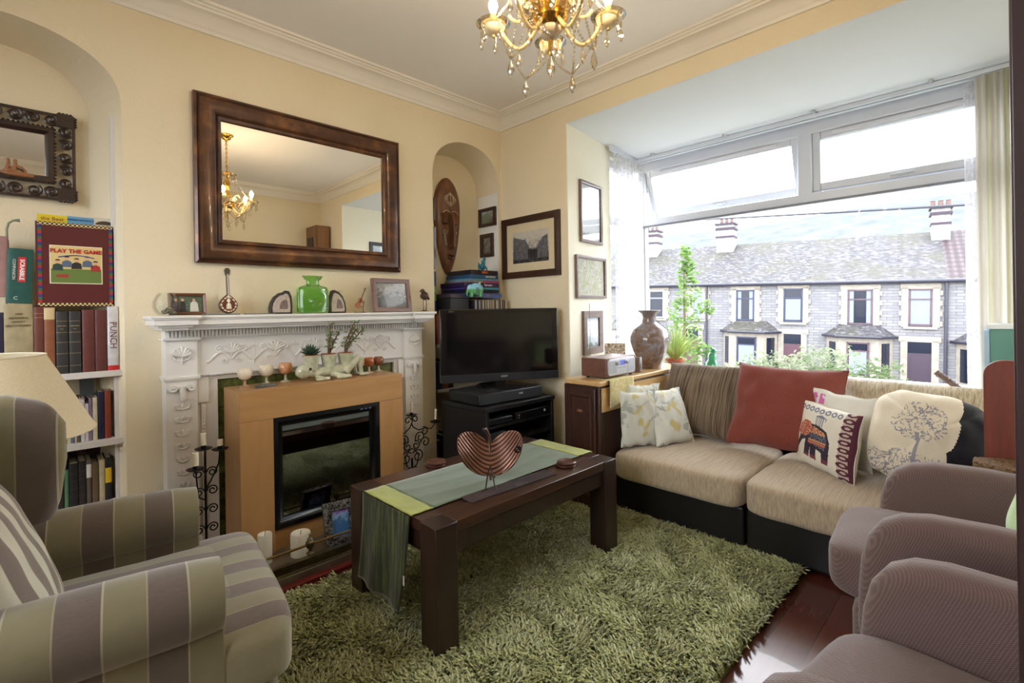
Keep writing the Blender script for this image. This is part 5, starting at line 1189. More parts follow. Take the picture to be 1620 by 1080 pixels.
b = B(); b.prism([(-.055, -.014), (-.02, -.026), (.04, -.022), (.062, -.004), (.05, .018), (0, .024), (-.045, .016)], 0, .012, 'z'); b.done('slate_dish', M((70, 76, 72), .3, c2=(104, 110, 104), ns=30), None, loc=(.818, 2.60, ZS), rz=.15, label='flat dark grey stone slab at the front left of the fire suite', cat='stone', bevel=.003)
CER = NT('celadon'); v = CER.coord(); CER.col(CER.ramp(CER.noise(v, 25, 4), [(.3, (160, 162, 132)), (.7, (206, 206, 184))])); CER.bump(CER.noise(v, 60, 2), .2, .002); CER = CER.set(.12, 0, .5, 0, .5)
fg = T('frog_planter', 'pale green ceramic reclining frog planter on the fire suite', 'planter', (1.17, 2.62, ZS))
b = B()
b.tube([(-.135, 0, .045), (-.09, 0, .040), (-.03, 0, .044), (.04, 0, .045), (.10, 0, .038)], [.020, .026, .030, .034, .028], 14)
b.ell((-.152, -.002, .054), (.044, .036, .038), 18, 12, (0, -.2, 0)); b.ell((-.137, -.026, .066), .015, 12, 8); b.ell((-.137, .022, .066), .015, 12, 8); b.ell((-.178, 0, .046), (.018, .022, .018), 12, 8)
b.tube([(-.085, -.02, .038), (-.10, -.045, .022), (-.06, -.058, .012), (-.035, -.05, .010)], [.016, .012, .010, .010], 10); b.ell((-.085, -.052, .008), (.026, .014, .008), 12, 6)
b.tube([(-.01, -.02, .030), (.03, -.05, .018), (.07, -.05, .014), (.09, -.055, .010)], [.016, .013, .010, .008], 10)
b.ell((.04, -.055, .010), (.036, .014, .010), 12, 6)
b.tube([(.07, -.01, .035), (.11, -.02, .075), (.155, -.02, .112), (.160, -.02, .105), (.158, -.02, .06), (.166, -.02, .018)], [.028, .024, .018, .017, .014, .012], 12); b.ell((.182, -.026, .010), (.032, .016, .009), 12, 6)
b.tube([(.08, .02, .035), (.12, .03, .07), (.15, .03, .09), (.15, .03, .04), (.16, .03, .012)], [.022, .020, .016, .012, .010], 12); b.ell((.172, .03, .008), (.028, .014, .008), 12, 6)
b.done('frog_body', CER, fg, remesh=.0022, smoothmod=5)
b = B(); b.ell((-.132, -.040, .068), (.0075, .004, .0075), 10, 8); b.ell((-.145, .036, .066), (.006, .004, .006), 10, 8); b.done('eye', M((66, 26, 30), .1), fg)
b = B(); b.tube([(-.185, -.016, .036), (-.165, -.030, .034), (-.150, -.033, .044)], .0016, 6); b.done('mouth_line', M((70, 60, 50), .4), fg)
def pot(x, h_=.072, r_=.043):
    b = B(); b.lathe([(r_ * .72, 0), (r_, h_), (r_ * 1.06, h_), (r_ * 1.06, h_ + .006), (r_ * .9, h_ + .006), (r_ * .86, h_ - .004), (0, h_ - .004)], 28, (x, 0, .058)); b.done('pot', CER, fg)
for x in (-.112, -.014, .082): pot(x)
TER = M((164, 96, 72), .8); SOIL = M((72, 50, 36), .9)
def plantpot(nm, lab, x): 
    k = T(nm, lab, 'pot plant', (1.17 + x, 2.62, ZS + .060)); k.scale = (1.36, 1.36, 1.36); b = B(); b.lathe([(.018, 0), (.0275, .045), (.030, .048), (.030, .058), (.026, .058), (.025, .052), (0, .052)], 24); b.done('terracotta_pot', TER, k); b = B(); b.lathe([(.025, .051), (0, .054)], 16); b.done('soil', SOIL, k); return k
LF1 = M((40, 62, 52), .4, c2=(60, 84, 66), ns=60); LF2 = M((104, 124, 84), .4, c2=(140, 152, 110), ns=60); STM = M((104, 70, 52), .8)
k = plantpot('spiky_succulent', 'small dark spiky succulent in the left pot of the frog planter', -.112)
b = B(); rnd = random.Random(1)
for i in range(46): a = i * 2.4; e_ = .25 + 1.0 * (i / 46); l_ = .034 + .012 * rnd.random(); dx, dy, dz = cos(a) * cos(e_), sin(a) * cos(e_), sin(e_); b.tube([(0, 0, .056), (dx * l_ * .5, dy * l_ * .5, .056 + dz * l_ * .55), (dx * l_ * 1.05, dy * l_ * 1.05, .058 + dz * l_ * 1.1)], [.004, .0042, .0006], 5)
b.done('leaves', LF1, k)
def jade(lab, x, hgt, seed, lean):
    k = plantpot('jade_plant', lab, x); rnd = random.Random(seed); st = B(); lf = B()
    for bi in range(3):
        a = rnd.random() * 6.28; pts = []; px_, py_, pz_ = 0, 0, .05
        for q in range(7):
            pts.append((px_, py_, pz_)); px_ += lean * .010 * (q > 1) + .006 * cos(a) * (bi > 0); py_ += .004 * sin(a) * (bi > 0); pz_ += hgt / 6 * (.75 + .25 * (bi == 0))
        st.tube(pts, [.005, .0045, .004, .0035, .003, .0025, .002], 6)
        for q in range(2, 7):
            for w_ in range(6): aa = rnd.random() * 6.28; d_ = .006 + .010 * rnd.random(); lf.ell((pts[q][0] + d_ * cos(aa), pts[q][1] + d_ * sin(aa), pts[q][2] + rnd.uniform(-.006, .008)), (.0075, .0045, .0024), 7, 5, (rnd.uniform(-.6, .6), rnd.uniform(-.9, .3), aa))
    st.done('stem', STM, k); lf.done('leaves', LF2, k)
jade('branching jade plant in the middle pot of the frog planter', -.014, .128, 5, .3)
jade('leaning jade plant in the right pot of the frog planter', .082, .135, 9, 1.1)
# ================================================================== HEARTH ITEMS
WAX = NT('wax'); WAX.col((232, 226, 208)); WAX.b.inputs['Subsurface Weight'].default_value = .2; WAX.b.inputs['Subsurface Radius'].default_value = (.02, .015, .01); WAX.b.inputs['Subsurface Scale'].default_value = .5; WAX = WAX.set(.4)
def candle(lab, x, y, z, r_, h_, grp=None):
    k = T('pillar_candle', lab, 'candle', (x, y, z), 0, grp); b = B(); b.lathe([(r_, 0), (r_, h_ - .006), (r_ * .94, h_), (r_ * .75, h_ - .004), (0, h_ - .012)], 32); b.done('wax', WAX, k); b = B(); b.tube([(0, 0, h_ - .014), (.001, 0, h_ - .002), (.004, 0, h_ + .010)], .0013, 5); b.done('wick', M((60, 50, 44), .8), k)
candle('tall slim white pillar candle on the hearth beside the armchair', .757, 2.44, .0502, .031, .135)
candle('short thick white pillar candle on the hearth behind the fender', .905, 2.40, .0502, .045, .105)
nt = NT('pewter'); v = nt.coord(); f = nt.noise(v, 60, 4, .6, 1.5); nt.col(nt.ramp(f, [(.4, (30, 28, 28)), (.6, (150, 148, 146))])); nt.bump(f, .9, .004); PEW = nt.set(.35, .7)
of = picture('ornate_photo_frame', 'ornate pewter photo frame with a purple picture on the hearth', (1.098, 2.385, .148), 0, .165, .205, .040, PEW, artmat([(.3, (60, 110, 170)), (.45, (150, 190, 230)), (.55, (150, 90, 190)), (.62, (70, 60, 150)), (.8, (96, 160, 210))], (16, 16, 16), (.0, 4.5, .55)), cat='photo frame', rot=(radians(-14), 0, radians(-8)), glass=False)
b = B()
for i in range(12): b.ell((-.078 + i * .0142, -.012, .102), (.006, .006, .005), 6, 4)
b.done('beaded_edge', PEW, of)
# wrought iron candle holders
def holder(b_, x, y, z): b_.lathe([(0, 0), (.030, .003), (.036, .008), (.034, .009), (.010, .006), (.010, .022), (.008, .022), (0, .010)], 24, (x, y, z))
cs = T('candle_stand', 'black wrought iron scroll candle stand left of the fire suite', 'candle stand', (.53, 2.57, .05))
b = B(); tops = ((.014, 0, .545), (-.030, -.06, .475), (.085, .02, .525))
for x, y, z in tops: holder(b, x, y, z)
b.done('drip_pan', IRON, cs)
b = B()
b.tube([(.02, 0, .03), (.02, 0, .545)], .005, 8)
for x, y, z in tops[1:]:
    b.tube([(.02, 0, z - .16), (x * .5, y * .5, z - .13), (x * .9 + .002, y, z - .06), (x, y, z)], .0035, 6)
for k in range(5):
    for s in (-1, 1): b.tube([(.02 + s * q[0], q[1], .10 + .085 * k + q[2]) for q in spiral(.028, 0, .006, .024, 0, 3 * pi, 18, 0)], .003, 6)
b.lathe([(.07, 0), (.07, .006), (.01, .02), (.006, .03), (0, .03)], 24, (.02, 0, 0)); b.done('scrollwork', IRON, cs)
for (x, y, z), h_, l_ in zip(tops, (.065, .068, .04), ('white stub candle on the highest pan of the left iron stand', 'white stub candle on the front pan of the left iron stand', 'short cream candle on the rear pan of the left iron stand')):
    k = T('stub_candle', l_, 'candle', (.53 + x, 2.57 + y, .05 + z + .0105)); b = B(); b.lathe([(.0078 if h_ > .05 else .0078, 0), (.0078, .011), (.0125, .012), (.0125, h_), (0, h_ + .001)], 18); b.done('wax', WAX, k)
    b = B(); b.cyl((0, 0, h_), (0, 0, h_ + .006), .001, n=5); b.done('wick', BLACK, k)
c2_ = T('candle_stand', 'black wrought iron candelabrum with scrolls right of the fire suite', 'candle stand', (1.665, 2.60, .05))
b = B(); holder(b, .0, 0, .512); holder(b, .165, -.02, .445); holder(b, -.10, .0, .445); b.done('drip_pan', IRON, c2_)
b = B(); r_ = .0035
b.tube([(0, 0, 0), (0, 0, .25)], .006, 8)
for s in (-1, 1):
    def sp(cx, cz, r0, r1, a0, a1): b.tube([(s * q[0], q[1], q[2]) for q in spiral(cx, cz, r0, r1, a0, a1, 20, 0)], r_, 6)
    sp(.026, .486, .008, .024, -pi, 1.0 * pi - 2 * pi * 0); sp(.062, .37, .010, .038, .5 * pi, 3.2 * pi); sp(.03, .325, .008, .03, 0, 2.6 * pi); sp(.042, .255, .012, .044, .3, 2.8 * pi); sp(.03, .175, .008, .026, -.5 * pi, 2.0 * pi); sp(.10, .33, .008, .036, .5 * pi, 3 * pi); sp(.092, .40, .008, .03, .5 * pi, 2.6 * pi)
    b.tube([(0, 0, .465), (s * .012, 0, .44), (s * .05, 0, .415), (s * .10, 0, .42)], r_, 6); b.tube([(0, 0, .18), (s * .035, 0, .205), (s * .05, 0, .26), (s * .02, 0, .30), (0, 0, .31)], r_, 6)
b.tube([(0, 0, .46), (.01, 0, .49), (0, 0, .512)], r_, 6); b.tube([(.10, 0, .42), (.14, -.01, .41), (.165, -.02, .445)], r_, 6); b.tube([(-.10, 0, .42), (-.10, 0, .445)], r_, 6)
b.lathe([(.08, 0), (.08, .006), (.01, .02), (.006, .03), (0, .03)], 24); b.done('scrollwork', IRON, c2_)
for (x, y, z), rr_, l_ in (((0, 0, .512), .0078, 'slim white candle on the top pan of the right iron candelabrum'), ((.165, -.02, .445), .0078, 'white candle leaning on the right pan of the right iron candelabrum')):
    k = T('taper_candle', l_, 'candle', (1.665 + x, 2.60 + y, .05 + z + .0105), rot=(0, radians(4) if x else 0, 0)); b = B(); b.lathe([(rr_, 0), (rr_, .075), (0, .077)], 14); b.done('wax', WAX, k); b = B(); b.cyl((0, 0, .075), (0, 0, .081), .001, n=5); b.done('wick', BLACK, k)
# brown leather bag and basket on the floor by the TV cabinet
b = B(); b.rbox((0, 0, .10), (.22, .16, .20), .4, 10, 0, 4, .02); b.done('leather_bag', wood((84, 54, 40), (120, 84, 62), 20, .5, 'x', 0), None, loc=(1.80, 2.36, 0), rz=.4, label='crumpled brown leather bag on the floor left of the media cabinet', cat='bag')
b = B(); b.bx(-.04, .04, -.006, 0, -.04, .04); so = b.done('wall_socket', M((214, 208, 196), .4), None, loc=(1.955, Y1 - .001, .255), label='cream wall socket by the right alcove', cat='socket', bevel=.003)
# ================================================================== DARK CABINET AT THE SOFA END
MAH = wood((44, 26, 24), (74, 46, 40), 9, .35, 'z', .3); PALE = wood((196, 156, 104), (216, 180, 128), 8, .35, 'x', .2, 7, .05)
k = T('side_cabinet', 'dark carved wooden gateleg cabinet with a pale top at the left end of the sofa', 'cabinet', (2.34, 1.665, 0))
b = B(); b.bx(.012, 1.13, .012, .275, .02, .75); b.done('carcass', MAH, k, bevel=.004)
b = B(); b.prism([(0, 0), (1.15, 0), (1.15, .285), (.03, .285), (0, .255)], .752, .78, 'z'); b.done('cabinet_top', PALE, k, bevel=.006, bseg=3)
b = B(); b.bx(-.006, .010, .03, .245, .03, .735); b.done('door', MAH, k, bevel=.004)
b = B(); b.frame(.17, .60, [(0, 0), (0, -.008), (.012, -.010), (.018, -.004), (.018, 0)]); b.prism([(-.07 + .14 * i / 12, .17 + .055 * sin(pi * i / 12)) for i in range(13)], -.006, 0); b.done('panel_moulding', MAH, k, loc=(-.006, .137, .40), rot=(0, 0, -pi / 2))
b = B(); b.ell((-.012, .137, .60), (.010, .022, .012), 12, 8); b.done('carved_boss', BRASS if False else wood((96, 60, 40), (124, 84, 56), 20, .4, 'x', 0), k)
b = B(); b.bx(.03, .9, .002, .010, .60, .74); b.done('pale_side', PALE, k)
rd = T('table_radio', 'walnut table radio with a silver front and blue display on the side cabinet', 'radio', (2.415, 1.80, .7815), radians(-90 + 28))
b = B(); 
rd.rotation_euler = (0, 0, radians(1)); rd.location = (2.615, 1.768, .7815)
b.bx(-.17, .17, -.075, .11, .010, .125); b.done('casing', wood((96, 64, 56), (120, 82, 70), 7, .35, 'x', .15, 8, 0), rd, bevel=.006)
b = B(); q = [(-.155, .03), (-.155, .105), (-.14, .118), (.14, .118), (.155, .105), (.155, .03), (.14, .018), (-.14, .018)]; b.prism(q, -.079, -.074); b.done('silver_front', M((206, 208, 214), .3, .3), rd, bevel=.003)
b = B(); b.bx(-.032, .032, -.081, -.079, .075, .105); b.done('display', M((110, 120, 230), .3), rd)
b = B()
for s in (-1, 1): b.cyl((s * .055, -.079, .090), (s * .055, -.094, .090), .012, .011, 20)
b.done('knob', M((190, 192, 198), .25, .7), rd)
b = B()
for i in range(4): b.bx(-.05 + i * .027, -.03 + i * .027, -.0805, -.079, .058, .064)
for s in (-1, 1): b.bx(s * .105 - .04, s * .105 + .04, -.0802, -.079, .03, .105)
b.done('buttons', M((176, 180, 188), .45), rd)
b = B(); b.tube([(-.10, .09, .12), (-.10, .09, .46)], .0022, 6); b.done('aerial', M((190, 190, 196), .25, .9), rd)
b = B()
for x in (-.14, .14):
    for y in (-.05, .08): b.cyl((x, y, 0), (x, y, .012), .012, n=10)
b.done('foot', BLACK, rd)
b = B(); b.lathe([(.032, 0), (.034, .003), (.034, .088), (.032, .092), (.034, .094), (.030, .100), (0, .101)], 28); b.done('storage_tin', M((150, 140, 140), .35, .4, c2=(120, 112, 116), ns=50), None, loc=(2.88, 1.745, .7815), label='small grey patterned round tin beside the radio', cat='tin')
nt = NT('vase_glaze'); v = nt.coord(); n1 = nt.noise(v, 15, 5, .65, 1.2); nt.col(nt.ramp(n1, [(.25, (84, 72, 74)), (.42, (116, 100, 94)), (.5, (140, 116, 102)), (.58, (130, 128, 136)), (.75, (168, 168, 178))])); nt.bump(n1, .2, .003); VAS = nt.set(.15, 0, .5, 0, .5)
b = B(); b.lathe([(0, 0), (.075, 0), (.078, .01), (.085, .04), (.118, .12), (.138, .19), (.138, .22), (.118, .27), (.075, .305), (.052, .325), (.046, .36), (.055, .385), (.080, .405), (.084, .410), (.070, .408), (.045, .385)], 56); b.done('vase', VAS, None, loc=(3.14, 1.795, .7815), label='large brown and grey glazed vase with a flared neck on the side cabinet', cat='vase')
nt = NT('blotch'); v = nt.coord(); nt.col(nt.ramp(nt.noise(v, 60, 2, .5, .5), [(.42, (236, 230, 216)), (.46, (150, 124, 96)), (.56, (226, 220, 206)), (.6, (110, 90, 76))], 'LINEAR')); BLO = nt.set(.6)
b = B(); b.bx(-.075, .075, 0, .03, 0, .17); b.done('patterned_box', BLO, None, loc=(3.05, 2.03, .7815), rz=radians(-60), label='speckled brown and white square panel behind the radio and vase', cat='ornament', bevel=.003)
shf = T('bay_table', 'small low table behind the side cabinet by the bay wall', 'table', (0, 0, 0)); b = B(); b.bx(2.90, 3.26, 1.945, 2.17, .755, .78); b.done('top', PALE, shf); b = B(); b.bx(2.92, 2.95, 1.96, 1.99, 0, .755); b.bx(3.2, 3.23, 1.96, 1.99, 0, .755); b.bx(2.92, 2.95, 2.12, 2.15, 0, .755); b.bx(3.2, 3.23, 2.12, 2.15, 0, .755); b.done('legs', MAH, shf)
# embroidered cloth on the cabinet edge
nt = NT('cloth_print'); v = nt.coord(); nt.col(nt.ramp(nt.noise(v, 22, 3, .6, .8), [(.35, (220, 206, 160)), (.5, (196, 180, 120)), (.7, (214, 210, 186))])); CLP = nt.set(.85)
b = B(); b.grid(lambda u, v: (2.42 + .26 * u, 1.655 - .003 - .004 * sin(u * 9) * v - .004 if v > .4 else 1.655 + .09 * (1 - v / .4) - .004 * (v / .4), (.7825 if v < .4 else .7825 - .15 * ((v - .4) / .6) ** 1.0) - (.03 * abs(u - .5) if v > .9 else 0)), 20, 20); b.done('table_cloth', CLP, None, label='small cream printed cloth hanging over the long edge of the side cabinet', cat='cloth', solid=.0015)
# window sill plants and cat
PG = M((150, 186, 96), .5, c2=(196, 214, 140), ns=20)
k = T('spider_plant', 'spiky pale green plant in a terracotta pot behind the vase', 'pot plant', (3.62, 1.85, .7005))
b = B(); b.lathe([(.05, 0), (.065, .085), (.072, .085), (.072, .105), (.06, .105), (.058, .09), (0, .09)], 28); b.done('terracotta_pot', TER, k)
b = B(); rnd = random.Random(6)
for i in range(70):
    a = rnd.random() * 6.28; sp_ = rnd.random() ** .7; l_ = .22 + .14 * rnd.random(); dx, dy = cos(a), sin(a); pts = []
    for q in range(6): t_ = q / 5; pts.append((dx * (.01 + sp_ * l_ * t_ * .75), dy * (.01 + sp_ * l_ * t_ * .75), .09 + l_ * (t_ - .55 * sp_ * t_ * t_)))
    b.tube(pts, [.004, .0055, .005, .004, .003, .0008], 4)
b.done('leaves', PG, k)
b = B(); G_ = M((60, 150, 110), .12, c2=(30, 110, 76), ns=14, coat=.4)
b.ell((0, 0, .045), (.035, .05, .045), 16, 12); b.ell((.0, -.005, .095), (.026, .032, .036), 14, 10); b.ell((0, -.018, .135), (.020, .024, .020), 14, 10); b.tube([(.010, -.012, .15), (.012, -.012, .168)], [.008, .002], 6); b.tube([(-.010, -.012, .15), (-.012, -.012, .168)], [.008, .002], 6); b.tube([(0, .04, .02), (.0, .075, .03), (0, .085, .06)], [.012, .010, .006], 8)
o = b.done('cat_figurine', G_, None, loc=(3.72, 1.60, .7005), label='green glazed sitting cat figurine on the window sill behind the sofa', cat='figurine', remesh=.003, smoothmod=4, rz=-.6)
o.scale = (1.15, 1.15, 1.25)
nt = NT('bamboo'); BAM = M((92, 70, 66), .5, c2=(132, 108, 96), ns=14)
b = B(); b.tube([(0, 0, 0), (0, 0, .17)], .016, 12); 
for z in (.01, .06, .10, .145): b.lathe([(.0175, z), (.021, z + .004), (.0175, z + .009)], 16)
b.done('bamboo_pipe', BAM, None, loc=(3.62, .16, .71), rot=(radians(-48), 0, 0), label='short ringed brown bamboo tube leaning on the window sill at the right', cat='ornament')
tr_ = T('trailing_plant', 'pale leafy plant by the bamboo tube at the right of the sill', 'plant', (3.78, .05, .701))
b = B(); b.lathe([(.03, 0), (.042, .05), (.036, .05), (0, .046)], 20); b.done('terracotta_pot', TER, tr_)
b = B(); rnd = random.Random(8)
for i in range(60): a = rnd.random() * 6.28; r_ = .05 * rnd.random(); b.ell((r_ * cos(a), r_ * sin(a), .05 + .14 * rnd.random()), (.014, .010, .003), 7, 5, (rnd.uniform(-1, 1), rnd.uniform(-1, 1), a))
b.tube([(0, 0, .04), (.005, 0, .18)], .003, 5); b.done('leaves', M((186, 206, 130), .5), tr_)
# right end of the sofa: upright wooden panel, green folder, basket
et = T('wooden_chair', 'red-brown wooden chair back with rounded corners standing past the end of the sofa', 'chair', (2.665, .0, 0))
b = B(); pr = [(-.17, .40)] + [(-.17 + .0, .82)] + [(-.11 - .06 * cos(t_), .925 + .06 * sin(t_)) for t_ in [pi / 2 * i / 8 for i in range(1, 9)]] + [(.11 + .06 * sin(t_), .925 + .06 * cos(t_)) for t_ in [pi / 2 * i / 8 for i in range(0, 9)]] + [(.17, .82), (.17, .40)]
b.prism([(a + .07 * 0 - .10, z) for a, z in pr], 0, .022, 'x'); b.done('chair_back', wood((112, 50, 38), (140, 66, 48), 7, .4, 'z', .2, 10, .05), et, bevel=.004)
b = B(); b.bx(-.17, -.001, -.26, .065, .44, .475); b.done('seat', wood((112, 50, 38), (140, 66, 48), 7, .4, 'y', .2), et, bevel=.004)
b = B()
for y in (-.25, .03): b.bx(-.16, -.13, y, y + .03, 0, .44); b.bx(-.03, -.001, y, y + .03, 0, .44)
b.done('leg', wood((112, 50, 38), (140, 66, 48), 7, .4, 'z', .2), et)
gx = T('box_file', 'teal green box file with pale edges standing on the sill at the right end', 'box file', (3.52, .075, .7015))
b = B(); b.bx(-.01, .30, -.11, -.01, 0, .37); b.done('cover', M((86, 132, 122), .6), gx, bevel=.003); b = B(); b.bx(-.014, .30, -.009, .012, 0, .365); b.done('spine', M((150, 178, 200), .5), gx, bevel=.003); b = B(); b.bx(-.014, .30, -.11, .0, .372, .395); b.done('paper_edge', M((206, 210, 214), .6), gx)
b = B(); b.bx(-.0145, -.0135, -.006, .008, .10, .115); b.done('gold_label', M((196, 160, 84), .5), gx)
nt = NT('wicker'); v = nt.coord((90, 90, 140)); nt.col(nt.ramp(nt.noise(v, 1, 2), [(.35, (84, 62, 44)), (.65, (150, 120, 86))])); nt.bump(nt.noise(v, 1, 2), .8, .004); WIC = nt.set(.8)
bk = T('wicker_basket', 'low lidded wicker basket on the wooden chair between sofa end and ribbed armchair', 'basket', (2.575, -.03, .4755)); 
b = B(); b.prism([(.082 * cos(i * pi / 4 + .39), .13 * sin(i * pi / 4 + .39)) for i in range(8)], 0, .10, 'z'); b.done('body', WIC, bk, bevel=.006); b = B(); b.prism([(.088 * cos(i * pi / 4 + .39), .14 * sin(i * pi / 4 + .39)) for i in range(8)], .10, .135, 'z'); b.done('lid', WIC, bk, bevel=.006)
# dark door leaf close to the camera
dr = T('door_1', None, None, (.66, -.004, 0))
DR = wood((40, 24, 28), (58, 38, 40), 7, .35, 'z', .3)
b = B(); b.bx(0, .04, -.60, 0, .01, 2.73); b.done('door_leaf', DR, dr, bevel=.002)
b = B(); b.bx(-.004, .0, -.03, -.004, .70, .78); b.cyl((-.05, -.06, .98), (0, -.06, .98), .01); b.cyl((-.05, -.06, .98), (-.05, -.16, .98), .009); b.done('latch', M((150, 130, 150), .3, .8), dr)
# ================================================================== CURTAINS
def curtain(name, lab, path, z0, z1, folds, amp, mat, group=None, parent=None, gather=None):
    n = folds * 10; b = B(); P = [Vector((x, y, 0)) for x, y in path]
    def f(u, v):
        q = u * (len(P) - 1); i = min(int(q), len(P) - 2); p_ = P[i].lerp(P[i + 1], q - i); d_ = (P[i + 1] - P[i]).normalized(); nn = Vector((-d_.y, d_.x, 0))
        a = amp * (.55 + .45 * v) * (1 + .3 * sin(u * 5)); off = a * sin(2 * pi * folds * u + .6 * sin(v * 3 + u * 7)); sh_ = (gather or 0) * (1 - v) ** 1.2 * (u - .0)
        r_ = p_ + nn * off + d_ * sh_; return (r_.x, r_.y, z0 + (z1 - z0) * v)
    b.grid(f, n, 24)
    return b.done(name, mat, parent, label=lab, cat='curtain' if lab else None, group=group, solid=0, sharp=80, recalc=False)
nt = NT('sheer'); v = nt.coord((30, 30, 30)); tr = nt.nd('ShaderNodeBsdfTransparent'); df = nt.nd('ShaderNodeBsdfTranslucent'); d2 = nt.nd('ShaderNodeBsdfDiffuse'); df.inputs[0].default_value = (.62, .62, .66, 1); d2.inputs[0].default_value = (.72, .72, .76, 1)
m1 = nt.nd('ShaderNodeMixShader'); m1.inputs[0].default_value = .5; nt.l.new(df.outputs[0], m1.inputs[1]); nt.l.new(d2.outputs[0], m1.inputs[2]); m2 = nt.nd('ShaderNodeMixShader')
n_ = nt.noise(v, 1.2, 4, .7); r_ = nt.nd('ShaderNodeMapRange'); nt.l.new(n_, r_.inputs[0]); r_.inputs[1].default_value = .35; r_.inputs[2].default_value = .6; r_.inputs[3].default_value = .50; r_.inputs[4].default_value = .85
nt.l.new(r_.outputs[0], m2.inputs[0]); nt.l.new(tr.outputs[0], m2.inputs[1]); nt.l.new(m1.outputs[0], m2.inputs[2]); nt.l.new(m2.outputs[0], nt.o.inputs[0]); SHEER = nt.m
curtain('net_curtain', 'sheer white lace curtain in the left corner of the bay', [(3.34, fy(3.34) - .055), (3.66, fy(3.66) - .06), (3.82, 2.235)], .72, 2.465, 9, .012, SHEER)
curtain('net_curtain', 'narrow sheer white curtain edge beside the drape at the right of the window', [(3.82, .165), (3.82, .06)], .72, 2.465, 4, .010, SHEER)
nt = NT('drape'); v = nt.coord(); y_ = nt.xyz(v)[1]; p_ = nt.math('FRACT', nt.math('MULTIPLY', y_, 14)); n1 = nt.noise(v, 3, 3)
colr = nt.ramp(nt.math('ADD', p_, nt.math('MULTIPLY', n1, .3)), [(.2, (216, 212, 206)), (.5, (196, 190, 176)), (.75, (208, 200, 192)), (1, (188, 184, 158))]); tl = nt.nd('ShaderNodeBsdfTranslucent'); dd = nt.nd('ShaderNodeBsdfDiffuse'); nt.l.new(colr, tl.inputs[0]); nt.l.new(colr, dd.inputs[0]); mm = nt.nd('ShaderNodeMixShader'); mm.inputs[0].default_value = .55; nt.l.new(tl.outputs[0], mm.inputs[1]); nt.l.new(dd.outputs[0], mm.inputs[2]); nt.l.new(mm.outputs[0], nt.o.inputs[0]); DRP = nt.m
curtain('drape', 'cream and beige striped full length drape at the right end of the window', [(3.75, .115), (3.745, -.06), (3.73, -.11)], .72, 2.465, 8, .016, DRP, gather=.05)
# ================================================================== CHANDELIER
ch = T('chandelier', 'brass and cut glass chandelier with cream candle cups hanging from the ceiling', 'chandelier', (1.188, 1.014, 0))
CRY = thin_glass((255, 246, 226), .30, .05); CRM = NT('cream_cup'); CRM.col((250, 234, 196)); CRM.b.inputs['Subsurface Weight'].default_value = .0; CRM = CRM.set(.35); AMB = NT('amber_arm'); AMB.col((244, 216, 158)); AMB = AMB.set(.15, .0, .6, 0, .4)
b = B(); b.lathe([(0, 2.742), (.055, 2.742), (.055, 2.732), (.040, 2.722), (.034, 2.705), (.012, 2.695), (.010, 2.68), (0, 2.68)], 32)
b.tube([(0, 0, 2.69), (0, 0, 2.40)], .0035, 8)
for i in range(14): a = 0 if i % 2 else pi / 2; z = 2.675 - i * .019; b.tube([(.009 * cos(t_) * cos(a), .009 * cos(t_) * sin(a), z + .013 * sin(t_)) for t_ in [2 * pi * q / 10 for q in range(10)]], .0022, 5, closed=True)
b.done('ceiling_rose_and_chain', GOLD, ch)
b = B(); b.lathe([(0, 2.42), (.012, 2.415), (.03, 2.40), (.012, 2.385), (.014, 2.36), (.028, 2.33), (.020, 2.29), (.012, 2.27), (.020, 2.25), (.03, 2.22), (.024, 2.19), (.018, 2.17), (.024, 2.16), (.056, 2.145), (.058, 2.13), (.040, 2.112), (.022, 2.098), (.010, 2.085), (.007, 2.04), (.009, 2.03), (.004, 2.02), (0, 2.02)], 32); b.done('central_stem', GOLD, ch)
b = B(); b.ell((0, 0, 2.10), (.036, .036, .030), 24, 14); b.done('bowl', M((214, 196, 170), .2, coat=.4), ch)
b = B(); b.lathe([(.03, 2.405), (.062, 2.412), (.075, 2.405), (.06, 2.398), (.03, 2.397)], 24); b.lathe([(.04, 2.152), (.085, 2.165), (.10, 2.16), (.08, 2.145), (.04, 2.14)], 28); b.done('glass_dish', CRY, ch)
NA = 5; RA = .20; drops = B(); beads = B(); arms = B(); cups = B(); sleeves = B(); BULB = emis((255, 232, 192), 190)
def crystal(bb, x, y, z, s=1.0):
    bb.lathe([(0, z - .045 * s), (.005 * s, z - .036 * s), (.0085 * s, z - .026 * s), (.006 * s, z - .012 * s), (.002 * s, z), (0, z)], 8, (x, y, 0))
def beadline(bb, p0, p1, sag, n):
    for i in range(n + 1):
        t_ = i / n; p_ = Vector(p0).lerp(Vector(p1), t_); p_.z -= sag * 4 * t_ * (1 - t_); bb.ell(tuple(p_), .0042, 7, 5)
A0 = radians(40.5)
tips = []
